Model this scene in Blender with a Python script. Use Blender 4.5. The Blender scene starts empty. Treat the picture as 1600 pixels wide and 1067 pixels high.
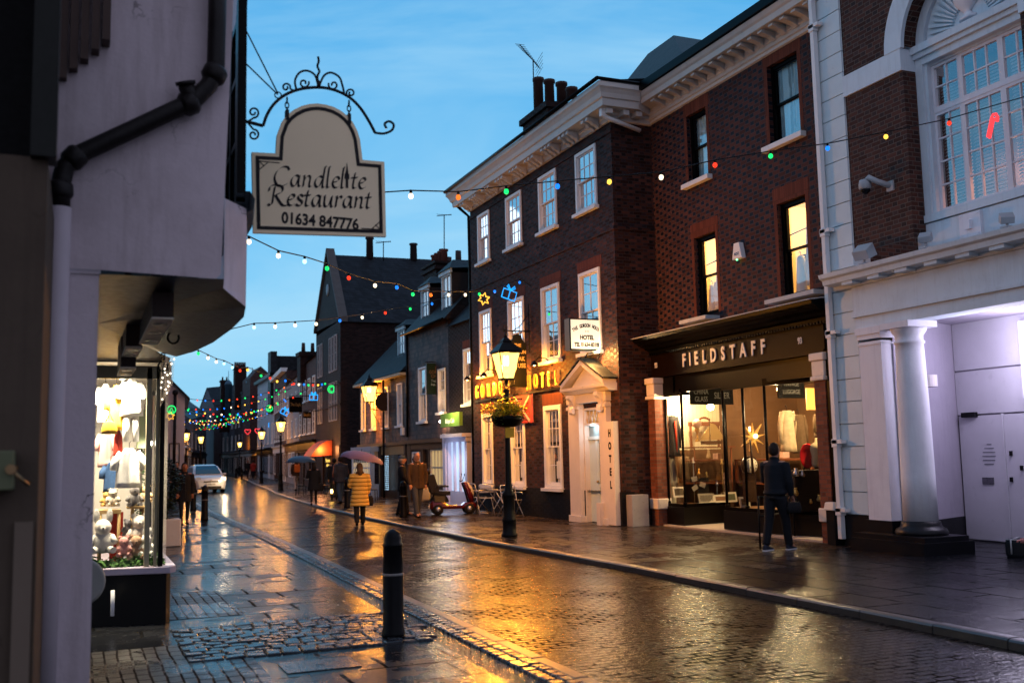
import bpy, bmesh, math, random
from mathutils import Vector, Matrix
R_ = random.Random(7)
rad = math.radians
C = bpy.context.scene.collection
sc = bpy.context.scene

# ------------------------------------------------------------------ camera
EYE = 1.68; FOC = 1590.0
YAW, PITCH, ROLL = rad(23.058), rad(6.376), rad(-1.25)
_F = Vector((math.sin(YAW)*math.cos(PITCH), math.cos(YAW)*math.cos(PITCH), math.sin(PITCH)))
_R0 = Vector((math.cos(YAW), -math.sin(YAW), 0)); _U0 = _R0.cross(_F)
_R = math.cos(ROLL)*_R0 + math.sin(ROLL)*_U0
_U = -math.sin(ROLL)*_R0 + math.cos(ROLL)*_U0
EYEP = Vector((0, 0, EYE))
cam = bpy.data.cameras.new('camera'); camo = bpy.data.objects.new('camera', cam); C.objects.link(camo)
cam.sensor_width = 36; cam.lens = FOC/1600*36; cam.clip_start = .1; cam.clip_end = 3000
m = Matrix.Identity(4)
for i in range(3):
    m[i][0] = _R[i]; m[i][1] = _U[i]; m[i][2] = -_F[i]; m[i][3] = EYEP[i]
camo.matrix_world = m
cam.dof.use_dof = True; cam.dof.focus_distance = 17; cam.dof.aperture_fstop = 1.8
sc.camera = camo

# measured points: where the sight line of photo pixel (px, py) meets a known wall or the ground
def _ray(px, py): return _F + _R*((px-800)/FOC) - _U*((py-533.5)/FOC)
def onG(px, py, z=0):
    r = _ray(px, py); return EYEP + r*((z-EYE)/r.z)
def onX(px, py, x):
    r = _ray(px, py); return EYEP + r*(x/r.x)
def onY(px, py, y):
    r = _ray(px, py); return EYEP + r*(y/r.y)

# ------------------------------------------------------------------ world, exposure
w = bpy.data.worlds.new('World'); sc.world = w; w.use_nodes = True
nt = w.node_tree; nt.nodes.clear()
def wn(t, **k):
    n = nt.nodes.new(t)
    for a, b in k.items(): setattr(n, a, b)
    return n
wo = wn('ShaderNodeOutputWorld'); bg = wn('ShaderNodeBackground'); nt.links.new(bg.outputs[0], wo.inputs[0])
sky = wn('ShaderNodeTexSky', sky_type='NISHITA', sun_disc=False, sun_elevation=rad(1.0), sun_rotation=rad(200), air_density=1.0, dust_density=.3, ozone_density=4.0)
tc = wn('ShaderNodeTexCoord'); mp = wn('ShaderNodeMapping'); mp.inputs['Scale'].default_value = (1.2, 1.2, 5.0)
mp.inputs['Rotation'].default_value = (0, 0, .5)
nz = wn('ShaderNodeTexNoise'); nz.inputs['Scale'].default_value = 1.6; nz.inputs['Detail'].default_value = 7; nz.inputs['Roughness'].default_value = .55
nz.inputs['Distortion'].default_value = .6
cr = wn('ShaderNodeValToRGB'); cr.color_ramp.elements[0].position = .40; cr.color_ramp.elements[1].position = .68
mx = wn('ShaderNodeMixRGB', blend_type='MIX'); mx.inputs[2].default_value = (.42, .70, .88, 1)
sc_ = wn('ShaderNodeMath', operation='MULTIPLY'); sc_.inputs[1].default_value = .6
# clear twilight sky colour by height, over the Sky Texture's own brightness
sep = wn('ShaderNodeSeparateXYZ'); gr = wn('ShaderNodeValToRGB')
e = gr.color_ramp.elements; e[0].position = 0; e[0].color = (.30, .62, .82, 1); e[1].position = .75; e[1].color = (.03, .21, .53, 1)
e2 = gr.color_ramp.elements.new(.12); e2.color = (.19, .56, .86, 1); e3 = gr.color_ramp.elements.new(.38); e3.color = (.055, .38, .76, 1)
L = nt.links.new
L(tc.outputs['Generated'], mp.inputs[0]); L(mp.outputs[0], nz.inputs[0]); L(nz.outputs[0], cr.inputs[0])
L(tc.outputs['Generated'], sep.inputs[0]); L(sep.outputs[2], gr.inputs[0])
L(cr.outputs[0], sc_.inputs[0]); L(sc_.outputs[0], mx.inputs[0]); L(gr.outputs[0], mx.inputs[1])
# unseen sky behind the camera and overhead, grey mauve cloud added to take blue off walls, clear blue only over the far end of the street
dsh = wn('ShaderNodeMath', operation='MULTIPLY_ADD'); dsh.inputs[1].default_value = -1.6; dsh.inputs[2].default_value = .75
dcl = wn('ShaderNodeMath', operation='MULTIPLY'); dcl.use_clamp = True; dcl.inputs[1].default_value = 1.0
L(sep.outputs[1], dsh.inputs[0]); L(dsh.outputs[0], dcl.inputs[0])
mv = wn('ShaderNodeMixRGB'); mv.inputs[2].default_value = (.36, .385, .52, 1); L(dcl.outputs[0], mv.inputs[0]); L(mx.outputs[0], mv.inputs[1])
add = wn('ShaderNodeMixRGB', blend_type='ADD'); add.inputs[0].default_value = .02
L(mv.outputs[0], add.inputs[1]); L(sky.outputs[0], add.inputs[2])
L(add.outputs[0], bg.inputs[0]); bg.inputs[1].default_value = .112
sun = bpy.data.lights.new('sun', 'SUN'); sun.energy = .004; sun.angle = rad(10); sun.color = (.8, .88, 1)
suno = bpy.data.objects.new('sun', sun); C.objects.link(suno); suno.rotation_euler = (rad(80), 0, rad(200))
sc.view_settings.view_transform = 'Standard'; sc.view_settings.look = 'None'; sc.view_settings.gamma = 1
sc.view_settings.exposure = 3.28
sc.cycles.use_denoising = True
sc.cycles.max_bounces = 6; sc.cycles.diffuse_bounces = 2; sc.cycles.glossy_bounces = 3; sc.cycles.transmission_bounces = 4; sc.cycles.transparent_max_bounces = 12
sc.cycles.sample_clamp_indirect = .6; sc.cycles.caustics_reflective = False; sc.cycles.caustics_refractive = False

# ------------------------------------------------------------------ materials
MATS = {}
class N:
    def __init__(s, name):
        s.m = bpy.data.materials.new(name); s.m.use_nodes = True; s.t = s.m.node_tree; s.t.nodes.clear()
        s.out = s.n('ShaderNodeOutputMaterial')
    def n(s, t, **k):
        q = s.t.nodes.new(t)
        for a, b in k.items(): setattr(q, a, b)
        return q
    def l(s, a, b): s.t.links.new(a, b)
    def math(s, op, a, b=None, c=None):
        q = s.n('ShaderNodeMath', operation=op)
        for i, v in enumerate((a, b, c)):
            if v is None: continue
            if isinstance(v, (int, float)): q.inputs[i].default_value = v
            else: s.l(v, q.inputs[i])
        return q.outputs[0]
    def mix(s, f, a, b, typ='MIX'):
        q = s.n('ShaderNodeMixRGB', blend_type=typ)
        for i, v in enumerate((f, a, b)):
            if isinstance(v, (int, float)): q.inputs[i].default_value = v
            elif isinstance(v, tuple): q.inputs[i].default_value = (*v[:3], 1)
            else: s.l(v, q.inputs[i])
        return q.outputs[0]
    def noise(s, scale, detail=3, rough=.5, vec=None, dist=0):
        q = s.n('ShaderNodeTexNoise'); q.inputs['Scale'].default_value = scale; q.inputs['Detail'].default_value = detail
        q.inputs['Roughness'].default_value = rough; q.inputs['Distortion'].default_value = dist
        if vec is None: vec = s.obj()
        s.l(vec, q.inputs[0]); return q.outputs[0]
    def obj(s):
        if not hasattr(s, '_o'): s._o = s.n('ShaderNodeTexCoord')
        return s._o.outputs['Object']
    def ramp(s, f, lo, hi):
        q = s.n('ShaderNodeMapRange'); q.clamp = True
        q.inputs[1].default_value = lo; q.inputs[2].default_value = hi; s.l(f, q.inputs[0]); return q.outputs[0]
    def bsdf(s, col, rough=.6, metal=0, spec=.16, coat=0, bump=None, bstr=.3, bdist=.02, emis=None, estr=0, trans=0, sheen=0):
        b = s.n('ShaderNodeBsdfPrincipled')
        for k, v in (('Base Color', col), ('Roughness', rough), ('Metallic', metal), ('Specular IOR Level', spec), ('Coat Weight', coat), ('Transmission Weight', trans)):
            if isinstance(v, (int, float)): b.inputs[k].default_value = v
            elif isinstance(v, tuple): b.inputs[k].default_value = (*v[:3], 1)
            else: s.l(v, b.inputs[k])
        if emis is not None:
            b.inputs['Emission Strength'].default_value = estr
            if isinstance(emis, tuple): b.inputs['Emission Color'].default_value = (*emis[:3], 1)
            else: s.l(emis, b.inputs['Emission Color'])
        if bump is not None:
            q = s.n('ShaderNodeBump'); q.inputs['Strength'].default_value = bstr; q.inputs['Distance'].default_value = bdist
            s.l(bump, q.inputs['Height']); s.l(q.outputs[0], b.inputs['Normal'])
        s.l(b.outputs[0], s.out.inputs[0]); s.b = b
        return s.m

def P(name, col, rough=.6, var=.2, scale=4, bump=.15, metal=0, coat=0, spec=.2, bdist=.01, wear=0):
    """painted / plain surface: mottled colour, uneven gloss, faint relief"""
    if name in MATS: return MATS[name]
    s = N(name); n1 = s.noise(scale, 4, .6); n2 = s.noise(scale*9, 3)
    f = s.math('ADD', s.math('MULTIPLY', n1, 2*var), 1-var)
    q = s.n('ShaderNodeVectorMath', operation='SCALE'); q.inputs[0].default_value = col[:3]; s.l(f, q.inputs[3])
    c = q.outputs[0]
    if wear:
        c = s.mix(s.math('MULTIPLY', s.ramp(s.noise(scale*2.5, 6, .7), .6, .72), wear), c, tuple(x*.35 for x in col[:3]))
    r = s.math('ADD', s.math('MULTIPLY', n2, .25), rough-.12)
    MATS[name] = s.bsdf(c, r, metal, spec, coat, s.math('ADD', n1, s.math('MULTIPLY', n2, .4)), bump, bdist)
    return MATS[name]

def EM(name, col, strength, sample=True, base=(.8, .8, .8)):
    if name in MATS: return MATS[name]
    if base == (.8, .8, .8): base = tuple(.5*min(1, c) for c in col)
    s = N(name); s.bsdf(base, .5, emis=col, estr=strength)
    if not sample: s.m.cycles.emission_sampling = 'NONE'
    MATS[name] = s.m; return s.m

def STREAK(name, col, dark, rough=.8, wear=.6, crack=1):
    """old plaster: rain streaks, blotches, hairline cracks"""
    if name in MATS: return MATS[name]
    s = N(name); mpn = s.n('ShaderNodeMapping'); s.l(s.obj(), mpn.inputs[0]); mpn.inputs['Scale'].default_value = (7, 7, .7)
    st = s.ramp(s.noise(1.4, 5, .65, vec=mpn.outputs[0]), .50, .78); bl = s.ramp(s.noise(1.3, 6, .7), .48, .72); fine = s.noise(38, 4, .6)
    vo = s.n('ShaderNodeTexVoronoi', feature='DISTANCE_TO_EDGE'); vo.inputs['Scale'].default_value = 1.1
    wv = s.n('ShaderNodeVectorMath', operation='ADD'); nn = s.n('ShaderNodeTexNoise'); nn.inputs['Scale'].default_value = 3; nn.inputs['Detail'].default_value = 6; s.l(s.obj(), nn.inputs[0]); s.l(s.obj(), wv.inputs[0]); s.l(nn.outputs[1], wv.inputs[1]); s.l(wv.outputs[0], vo.inputs[0])
    crk = s.math('MULTIPLY', s.math('LESS_THAN', vo.outputs[0], .006), s.math('MULTIPLY', s.ramp(s.noise(.9, 2), .48, .56), crack))
    c = s.mix(s.math('MULTIPLY', st, wear*.7), col, dark); c = s.mix(s.math('MULTIPLY', bl, wear*.55), c, dark); c = s.mix(s.math('MULTIPLY', crk, .8), c, tuple(x*.3 for x in dark))
    hg = s.math('ADD', s.math('MULTIPLY', fine, .5), s.math('SUBTRACT', s.noise(5, 4), s.math('MULTIPLY', crk, .8)))
    MATS[name] = s.bsdf(c, rough, bump=hg, bstr=.35, bdist=.012); return MATS[name]

def uv(s, along=None):
    """wall coordinates: u runs along the wall whichever way it faces, v is height"""
    q = s.n('ShaderNodeSeparateXYZ'); s.l(s.obj(), q.inputs[0])
    return s.math('ADD', q.outputs[0], q.outputs[1]), q.outputs[2]

def BRICK(name, stretch, head, mortar, headmix=1.0, h=.075, bw=.215, hw=.1025, var=.5, bump=.6, soot=.4):
    """Flemish bond brickwork"""
    if name in MATS: return MATS[name]
    s = N(name); u, v = uv(s); per = bw+hw+.02
    row = s.math('FLOOR', s.math('DIVIDE', v, h)); odd = s.math('FLOORED_MODULO', row, 2)
    up = s.math('ADD', s.math('DIVIDE', u, per), s.math('MULTIPLY', odd, .5))
    cell = s.math('FLOOR', up); pos = s.math('MULTIPLY', s.math('FRACT', up), per)
    fv = s.math('MULTIPLY', s.math('FRACT', s.math('DIVIDE', v, h)), h)
    ish = s.math('LESS_THAN', pos, hw+.01)
    m1 = s.math('LESS_THAN', pos, .010)
    m2 = s.math('MULTIPLY', s.math('GREATER_THAN', pos, hw+.010), s.math('LESS_THAN', pos, hw+.020))
    m3 = s.math('LESS_THAN', fv, .011)
    mor = s.math('MAXIMUM', s.math('MAXIMUM', m1, m2), m3)
    cv = s.n('ShaderNodeCombineXYZ'); s.l(s.math('ADD', cell, s.math('MULTIPLY', ish, .37)), cv.inputs[0]); s.l(row, cv.inputs[1])
    wn_ = s.n('ShaderNodeTexWhiteNoise', noise_dimensions='3D'); s.l(cv.outputs[0], wn_.inputs[0]); rnd = wn_.outputs[0]
    col = s.mix(s.math('MULTIPLY', ish, headmix), stretch, head)
    f = s.math('ADD', s.math('MULTIPLY', rnd, 2*var), 1-var)
    big = s.ramp(s.noise(.9, 5, .65), .3, .75); mpn = s.n('ShaderNodeMapping'); s.l(s.obj(), mpn.inputs[0]); mpn.inputs['Scale'].default_value = (3, 3, .35); stn = s.ramp(s.noise(1.5, 5, .7, vec=mpn.outputs[0]), .5, .75)
    big = s.math('MAXIMUM', big, s.math('MULTIPLY', stn, 1.15))
    f = s.math('MULTIPLY', f, s.math('SUBTRACT', 1.15, s.math('MULTIPLY', big, soot)))
    col = s.mix(1.0, col, f, 'MULTIPLY')
    col = s.mix(mor, col, mortar)
    rr = s.math('SUBTRACT', .8, s.math('MULTIPLY', s.math('MULTIPLY', ish, headmix), .25))
    hgt = s.math('ADD', s.math('SUBTRACT', 1, mor), s.math('MULTIPLY', s.noise(40, 3), .5))
    MATS[name] = s.bsdf(col, rr, bump=hgt, bstr=bump, bdist=.008); return MATS[name]

def TILES(name, col, col2, w=.17, h=.11, rough=.55, bump=.8, lift=.02):
    """overlapping rows of small tiles or slates"""
    if name in MATS: return MATS[name]
    s = N(name); u, v = uv(s)
    row = s.math('FLOOR', s.math('DIVIDE', v, h)); odd = s.math('FLOORED_MODULO', row, 2)
    up = s.math('ADD', s.math('DIVIDE', u, w), s.math('MULTIPLY', odd, .5)); cell = s.math('FLOOR', up)
    fu, fv = s.math('FRACT', up), s.math('FRACT', s.math('DIVIDE', v, h))
    cv = s.n('ShaderNodeCombineXYZ'); s.l(cell, cv.inputs[0]); s.l(row, cv.inputs[1])
    wn_ = s.n('ShaderNodeTexWhiteNoise', noise_dimensions='3D'); s.l(cv.outputs[0], wn_.inputs[0]); rnd = wn_.outputs[0]
    gap = s.math('LESS_THAN', fu, .07); edge = s.math('LESS_THAN', fv, .14)
    c = s.mix(rnd, col, col2); c = s.mix(s.math('MAXIMUM', s.math('MULTIPLY', gap, .8), s.math('MULTIPLY', edge, .75)), c, tuple(x*.25 for x in col))
    c = s.mix(s.math('MULTIPLY', s.ramp(s.noise(1.3, 5, .7), .45, .7), .45), c, tuple(x*.5 for x in col2))
    hg = s.math('ADD', s.math('SUBTRACT', s.math('SUBTRACT', 1, fv), s.math('MULTIPLY', gap, .5)), s.math('MULTIPLY', rnd, .45))
    MATS[name] = s.bsdf(c, rough, bump=hg, bstr=bump, bdist=lift); return MATS[name]

def GLASS(name='window_glass', tint=(1, 1, 1), refl=1.0, rough=.02):
    if name in MATS: return MATS[name]
    s = N(name); t = s.n('ShaderNodeBsdfTransparent'); t.inputs[0].default_value = (*tint, 1)
    g = s.n('ShaderNodeBsdfGlossy'); g.inputs['Roughness'].default_value = rough
    b = s.n('ShaderNodeBump'); b.inputs['Strength'].default_value = .05; b.inputs['Distance'].default_value = .02; s.l(s.noise(1.7, 2), b.inputs['Height']); s.l(b.outputs[0], g.inputs['Normal'])
    f = s.n('ShaderNodeFresnel'); f.inputs[0].default_value = 1.52
    fac = s.math('MINIMUM', s.math('MULTIPLY', f.outputs[0], 1.25*refl), .9)
    mxs = s.n('ShaderNodeMixShader'); s.l(fac, mxs.inputs[0]); s.l(t.outputs[0], mxs.inputs[1]); s.l(g.outputs[0], mxs.inputs[2]); s.l(mxs.outputs[0], s.out.inputs[0])
    MATS[name] = s.m; return s.m

def CURTAIN(name, col, dark=.45, freq=9, emis=0, ecol=None):
    """hanging folds: relief, with fold shading also painted as darker troughs"""
    if name in MATS: return MATS[name]
    s = N(name); u, v = uv(s); n = s.noise(1.6, 2)
    ph = s.math('ADD', s.math('MULTIPLY', u, freq*6.283), s.math('MULTIPLY', n, 7))
    wv = s.math('SINE', ph); h = s.math('ADD', wv, s.math('MULTIPLY', s.math('SINE', s.math('MULTIPLY', ph, 2.3)), .4))
    c = s.mix(s.math('MULTIPLY', s.ramp(h, -.2, -1.2), 1), col, tuple(x*dark for x in col))  # fold shade put into the colour: troughs of the waves darker
    MATS[name] = s.bsdf(c, .9, bump=h, bstr=.8, bdist=.02, emis=(ecol or col) if emis else None, estr=emis); return MATS[name]

# ------------------------------------------------------------------ mesh building
OFF = {}
def street(u, d, z): return (d, u, z)     # wall facing the street: u along y, d into the wall (+x)
def front(u, d, z): return (u, d, z)      # wall facing the camera: u along x, d into the wall (+y)
class MB:
    def __init__(s): s.v = []; s.f = []; s.sm = []
    def face(s, pts, smooth=False):
        i = len(s.v); s.v += [tuple(p) for p in pts]; s.f.append(tuple(range(i, i+len(pts)))); s.sm.append(smooth)
    def hexa(s, p):
        i = len(s.v); s.v += [tuple(q) for q in p]
        for f in ((0, 3, 2, 1), (4, 5, 6, 7), (0, 1, 5, 4), (1, 2, 6, 5), (2, 3, 7, 6), (3, 0, 4, 7)):
            s.f.append(tuple(i+k for k in f)); s.sm.append(False)
        return s
    def box(s, x0, x1, y0, y1, z0, z1):
        return s.hexa([(x0, y0, z0), (x1, y0, z0), (x1, y1, z0), (x0, y1, z0), (x0, y0, z1), (x1, y0, z1), (x1, y1, z1), (x0, y1, z1)])
    def bm(s, M, u0, u1, d0, d1, z0, z1):
        q = [M(u, d, z) for z in (z0, z1) for (u, d) in ((u0, d0), (u1, d0), (u1, d1), (u0, d1))]
        return s.hexa(q)
    def prism(s, poly, fn, a, b):
        """poly: 2-D outline; fn(p, q, t) -> 3-D point; swept from t=a to t=b"""
        i = len(s.v); n = len(poly)
        s.v += [tuple(fn(p, q, a)) for p, q in poly] + [tuple(fn(p, q, b)) for p, q in poly]
        s.f.append(tuple(range(i+n-1, i-1, -1))); s.f.append(tuple(range(i+n, i+2*n))); s.sm += [False, False]
        for k in range(n):
            s.f.append((i+k, i+(k+1) % n, i+n+(k+1) % n, i+n+k)); s.sm.append(False)
        return s
    def rings(s, rings, caps=True, smooth=True, closed=True):
        i = len(s.v); n = len(rings[0])
        for r in rings: s.v += [tuple(p) for p in r]
        for a in range(len(rings)-1):
            for k in range(n if closed else n-1):
                s.f.append((i+a*n+k, i+a*n+(k+1) % n, i+(a+1)*n+(k+1) % n, i+(a+1)*n+k)); s.sm.append(smooth)
        if caps:
            s.f.append(tuple(i+k for k in range(n-1, -1, -1))); s.f.append(tuple(i+(len(rings)-1)*n+k for k in range(n))); s.sm += [False, False]
        return s
    def tube(s, pts, r, n=8, caps=True):
        pts = [Vector(p) for p in pts]; rr = r if isinstance(r, (list, tuple)) else [r]*len(pts)
        out = []; ref = None
        for i, p in enumerate(pts):
            t = (pts[min(i+1, len(pts)-1)] - pts[max(i-1, 0)])
            if t.length < 1e-9: t = Vector((0, 0, 1))
            t.normalize()
            if ref is None: ref = Vector((1, 0, 0)) if abs(t.x) < .8 else Vector((0, 1, 0))
            a = (ref - t*ref.dot(t)).normalized(); b = t.cross(a); ref = a
            out.append([p + (a*math.cos(2*math.pi*k/n) + b*math.sin(2*math.pi*k/n))*rr[i] for k in range(n)])
        return s.rings(out, caps)
    def lathe(s, prof, c=(0, 0, 0), n=16, axis='z', sx=1, sy=1, arc=None):
        out = []
        for r, z in prof:
            ring = []
            for k in range(n):
                a = 2*math.pi*k/n
                x, y = r*math.cos(a)*sx, r*math.sin(a)*sy
                p = {'z': (x, y, z), 'x': (z, x, y), 'y': (x, z, y)}[axis]
                ring.append((c[0]+p[0], c[1]+p[1], c[2]+p[2]))
            out.append(ring)
        return s.rings(out)
    def ball(s, c, r, n=10, m=7, sc=(1, 1, 1)):
        return s.rings([[(c[0]+r*sc[0]*math.sin(math.pi*j/m)*math.cos(2*math.pi*k/n) if 0 < j < m else c[0]+.001*math.cos(2*math.pi*k/n),
                 c[1]+r*sc[1]*math.sin(math.pi*j/m)*math.sin(2*math.pi*k/n) if 0 < j < m else c[1]+.001*math.sin(2*math.pi*k/n),
                 c[2]-r*sc[2]*math.cos(math.pi*j/m)) for k in range(n)] for j in range(m+1)])
    def wall(s, M, u0, u1, z0, z1, holes=(), depth=.12, d=0):
        """wall sheet with openings and their reveals"""
        us = sorted({u0, u1, *[h[0] for h in holes], *[h[1] for h in holes]}); zs = sorted({z0, z1, *[h[2] for h in holes], *[h[3] for h in holes]})
        us = [u for u in us if u0 <= u <= u1]; zs = [z for z in zs if z0 <= z <= z1]
        for a, b in zip(us, us[1:]):
            for c, e in zip(zs, zs[1:]):
                mu, mz = (a+b)/2, (c+e)/2
                if any(h[0] < mu < h[1] and h[2] < mz < h[3] for h in holes): continue
                s.face([M(a, d, c), M(b, d, c), M(b, d, e), M(a, d, e)])
        for h in holes:
            dd = h[4] if len(h) > 4 else depth
            a, b, c, e = h[:4]
            s.face([M(a, d, c), M(a, d+dd, c), M(a, d+dd, e), M(a, d, e)]); s.face([M(b, d, c), M(b, d+dd, c), M(b, d+dd, e), M(b, d, e)])
            s.face([M(a, d, e), M(b, d, e), M(b, d+dd, e), M(a, d+dd, e)]); s.face([M(a, d, c), M(b, d, c), M(b, d+dd, c), M(a, d+dd, c)])
        return s
    def xf(s, fn): s.v = [tuple(fn(*p)) for p in s.v]; return s
    def join(s, o):
        i = len(s.v); s.v += o.v; s.f += [tuple(i+k for k in f) for f in o.f]; s.sm += o.sm; return s
    def mesh(s, name, off=(0, 0, 0)):
        me = bpy.data.meshes.new(name)
        me.from_pydata([(x-off[0], y-off[1], z-off[2]) for x, y, z in s.v], [], s.f)
        me.polygons.foreach_set('use_smooth', s.sm)
        b = bmesh.new(); b.from_mesh(me); bmesh.ops.recalc_face_normals(b, faces=b.faces); b.to_mesh(me); b.free()
        return me
    def build(s, name, mat, parent=None, bevel=0):
        off = OFF.get(parent.name, (0, 0, 0)) if parent else None
        if parent is None:
            xs, ys, zs = zip(*s.v); off = ((min(xs)+max(xs))/2, (min(ys)+max(ys))/2, min(zs))
        me = s.mesh(name, off); o = bpy.data.objects.new(name, me); C.objects.link(o)
        me.materials.append(mat)
        if parent: o.parent = parent; OFF[o.name] = off
        else: o.location = off; OFF[o.name] = off
        if bevel:
            b = o.modifiers.new('bevel', 'BEVEL'); b.width = bevel; b.segments = 2; b.limit_method = 'ANGLE'
        return o
def tag(o, label, cat, group=None):
    o['label'] = label; o['category'] = cat
    if group: o['group'] = group
    return o
def struct(o): o['kind'] = 'structure'; return o
def thing(name, label, cat, loc=(0, 0, 0), rotz=0, group=None, local=False):
    """an Empty at the thing's base; parts are written in world coordinates unless local=True"""
    o = bpy.data.objects.new(name, None); C.objects.link(o); o.location = loc; o.rotation_euler = (0, 0, rotz)
    o.empty_display_size = .2; OFF[o.name] = (0, 0, 0) if local else tuple(loc)
    return tag(o, label, cat, group)
def dup(root, loc=None, rotz=None, label=None):
    def cp(o, par):
        c = o.copy(); C.objects.link(c); c.parent = par
        for ch in o.children: cp(ch, c)
        return c
    r = cp(root, None)
    if loc is not None: r.location = loc
    if rotz is not None: r.rotation_euler = (0, 0, rotz)
    if label: r['label'] = label
    return r
def lamp(name, loc, energy, col, size=.1, parent=None):
    l = bpy.data.lights.new(name, 'POINT'); l.energy = energy; l.color = col; l.shadow_soft_size = size
    o = bpy.data.objects.new(name, l); C.objects.link(o)
    if parent:
        off = OFF.get(parent.name, (0, 0, 0)); o.parent = parent; o.location = (loc[0]-off[0], loc[1]-off[1], loc[2]-off[2])
    else: o.location = loc
    return o
def spot(name, loc, to, energy, col, angle=70, parent=None, size=.05):
    l = bpy.data.lights.new(name, 'SPOT'); l.energy = energy; l.color = col; l.spot_size = rad(angle); l.spot_blend = .7; l.shadow_soft_size = size
    o = bpy.data.objects.new(name, l); C.objects.link(o)
    d = Vector(to)-Vector(loc); o.rotation_euler = d.to_track_quat('-Z', 'Y').to_euler()
    if parent:
        off = OFF.get(parent.name, (0, 0, 0)); o.parent = parent; o.location = (loc[0]-off[0], loc[1]-off[1], loc[2]-off[2])
    else: o.location = loc
    return o
def TXT(body, size, M, u, z, d=0, ext=.01, sx=1.0, bold=0, shear=0, align='CENTER', space=1.0, angle=0):
    """lettering as mesh; M maps (u, d, z)"""
    cu = bpy.data.curves.new('t', 'FONT'); cu.body = body; cu.size = size; cu.extrude = ext/2; cu.align_x = align; cu.align_y = 'CENTER'
    cu.offset = bold; cu.shear = shear; cu.space_character = space; cu.resolution_u = 3
    o = bpy.data.objects.new('t', cu); C.objects.link(o)
    dg = bpy.context.evaluated_depsgraph_get(); me = bpy.data.meshes.new_from_object(o.evaluated_get(dg))
    mb = MB(); ca, sa = math.cos(angle), math.sin(angle)
    for v_ in me.vertices:
        x, y = v_.co.x*sx, v_.co.y
        mb.v.append(M(u + x*ca-y*sa, d - v_.co.z, z + x*sa+y*ca))
    for p in me.polygons: mb.f.append(tuple(p.vertices)); mb.sm.append(False)
    bpy.data.objects.remove(o); bpy.data.curves.remove(cu); bpy.data.meshes.remove(me)
    return mb
def mirr(u, d, z): return (d, -u, z)      # street wall read from the street: text runs towards -y
# ------------------------------------------------------------------ shared surfaces
WHITE = P('white_paint', (.80, .80, .80), .45, .08, 3, .1, wear=.25)
CREAM = P('cream_paint', (.74, .66, .58), .5, .1, 3, .1, wear=.35)
BLACKM = P('black_metal', (.006, .006, .007), .4, .3, 12, .1, spec=.12)
BLACKP = P('black_gloss_paint', (.0022, .002, .002), .34, .3, 6, .12, spec=.08)
DARKWOOD = P('dark_wood', (.035, .018, .010), .35, .4, 8, .3)
LEAD = P('lead_sheet', (.16, .17, .18), .45, .3, 6, .4)
GL = GLASS()
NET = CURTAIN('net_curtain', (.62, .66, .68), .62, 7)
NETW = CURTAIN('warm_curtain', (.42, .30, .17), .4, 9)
DARKROOM = P('dark_room', (.02, .018, .016), .8, .4, 3)
BR_HOTEL = BRICK('hotel_brick', (.056, .021, .016), (.014, .009, .012), (.040, .030, .029), .8, var=.65, soot=.6)
BR_RUB = BRICK('rubbed_brick', (.125, .036, .021), (.115, .033, .019), (.08, .03, .02), 0, h=.30, bw=.055, hw=.055, var=.18, soot=.35, bump=.2)
BR_FIELD = BRICK('chequered_brick', (.068, .027, .022), (.006, .008, .016), (.075, .050, .046), 1, h=.082, bw=.215, hw=.115, var=.3, soot=.3)
BR_RIGHT = BRICK('brown_brick', (.070, .029, .021), (.036, .018, .015), (.13, .10, .085), .8, var=.4, soot=.3, bump=.9)
BR_DARK = BRICK('sooty_brick', (.022, .010, .009), (.010, .007, .008), (.018, .015, .015), .7, var=.5, soot=.5)
BR_BLACK = BRICK('black_brick', (.008, .008, .010), (.007, .007, .009), (.004, .004, .005), .3, var=.3, soot=.2)
SLATE = TILES('slate_roof', (.018, .022, .028), (.006, .007, .009), .25, .16)
CLAYT = TILES('clay_tile_roof', (.026, .021, .021), (.006, .006, .007), .20, .13)
HUNG = TILES('hung_tiles', (.115, .062, .047), (.035, .022, .020), .22, .17, .6, 1.0, .04)

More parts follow.
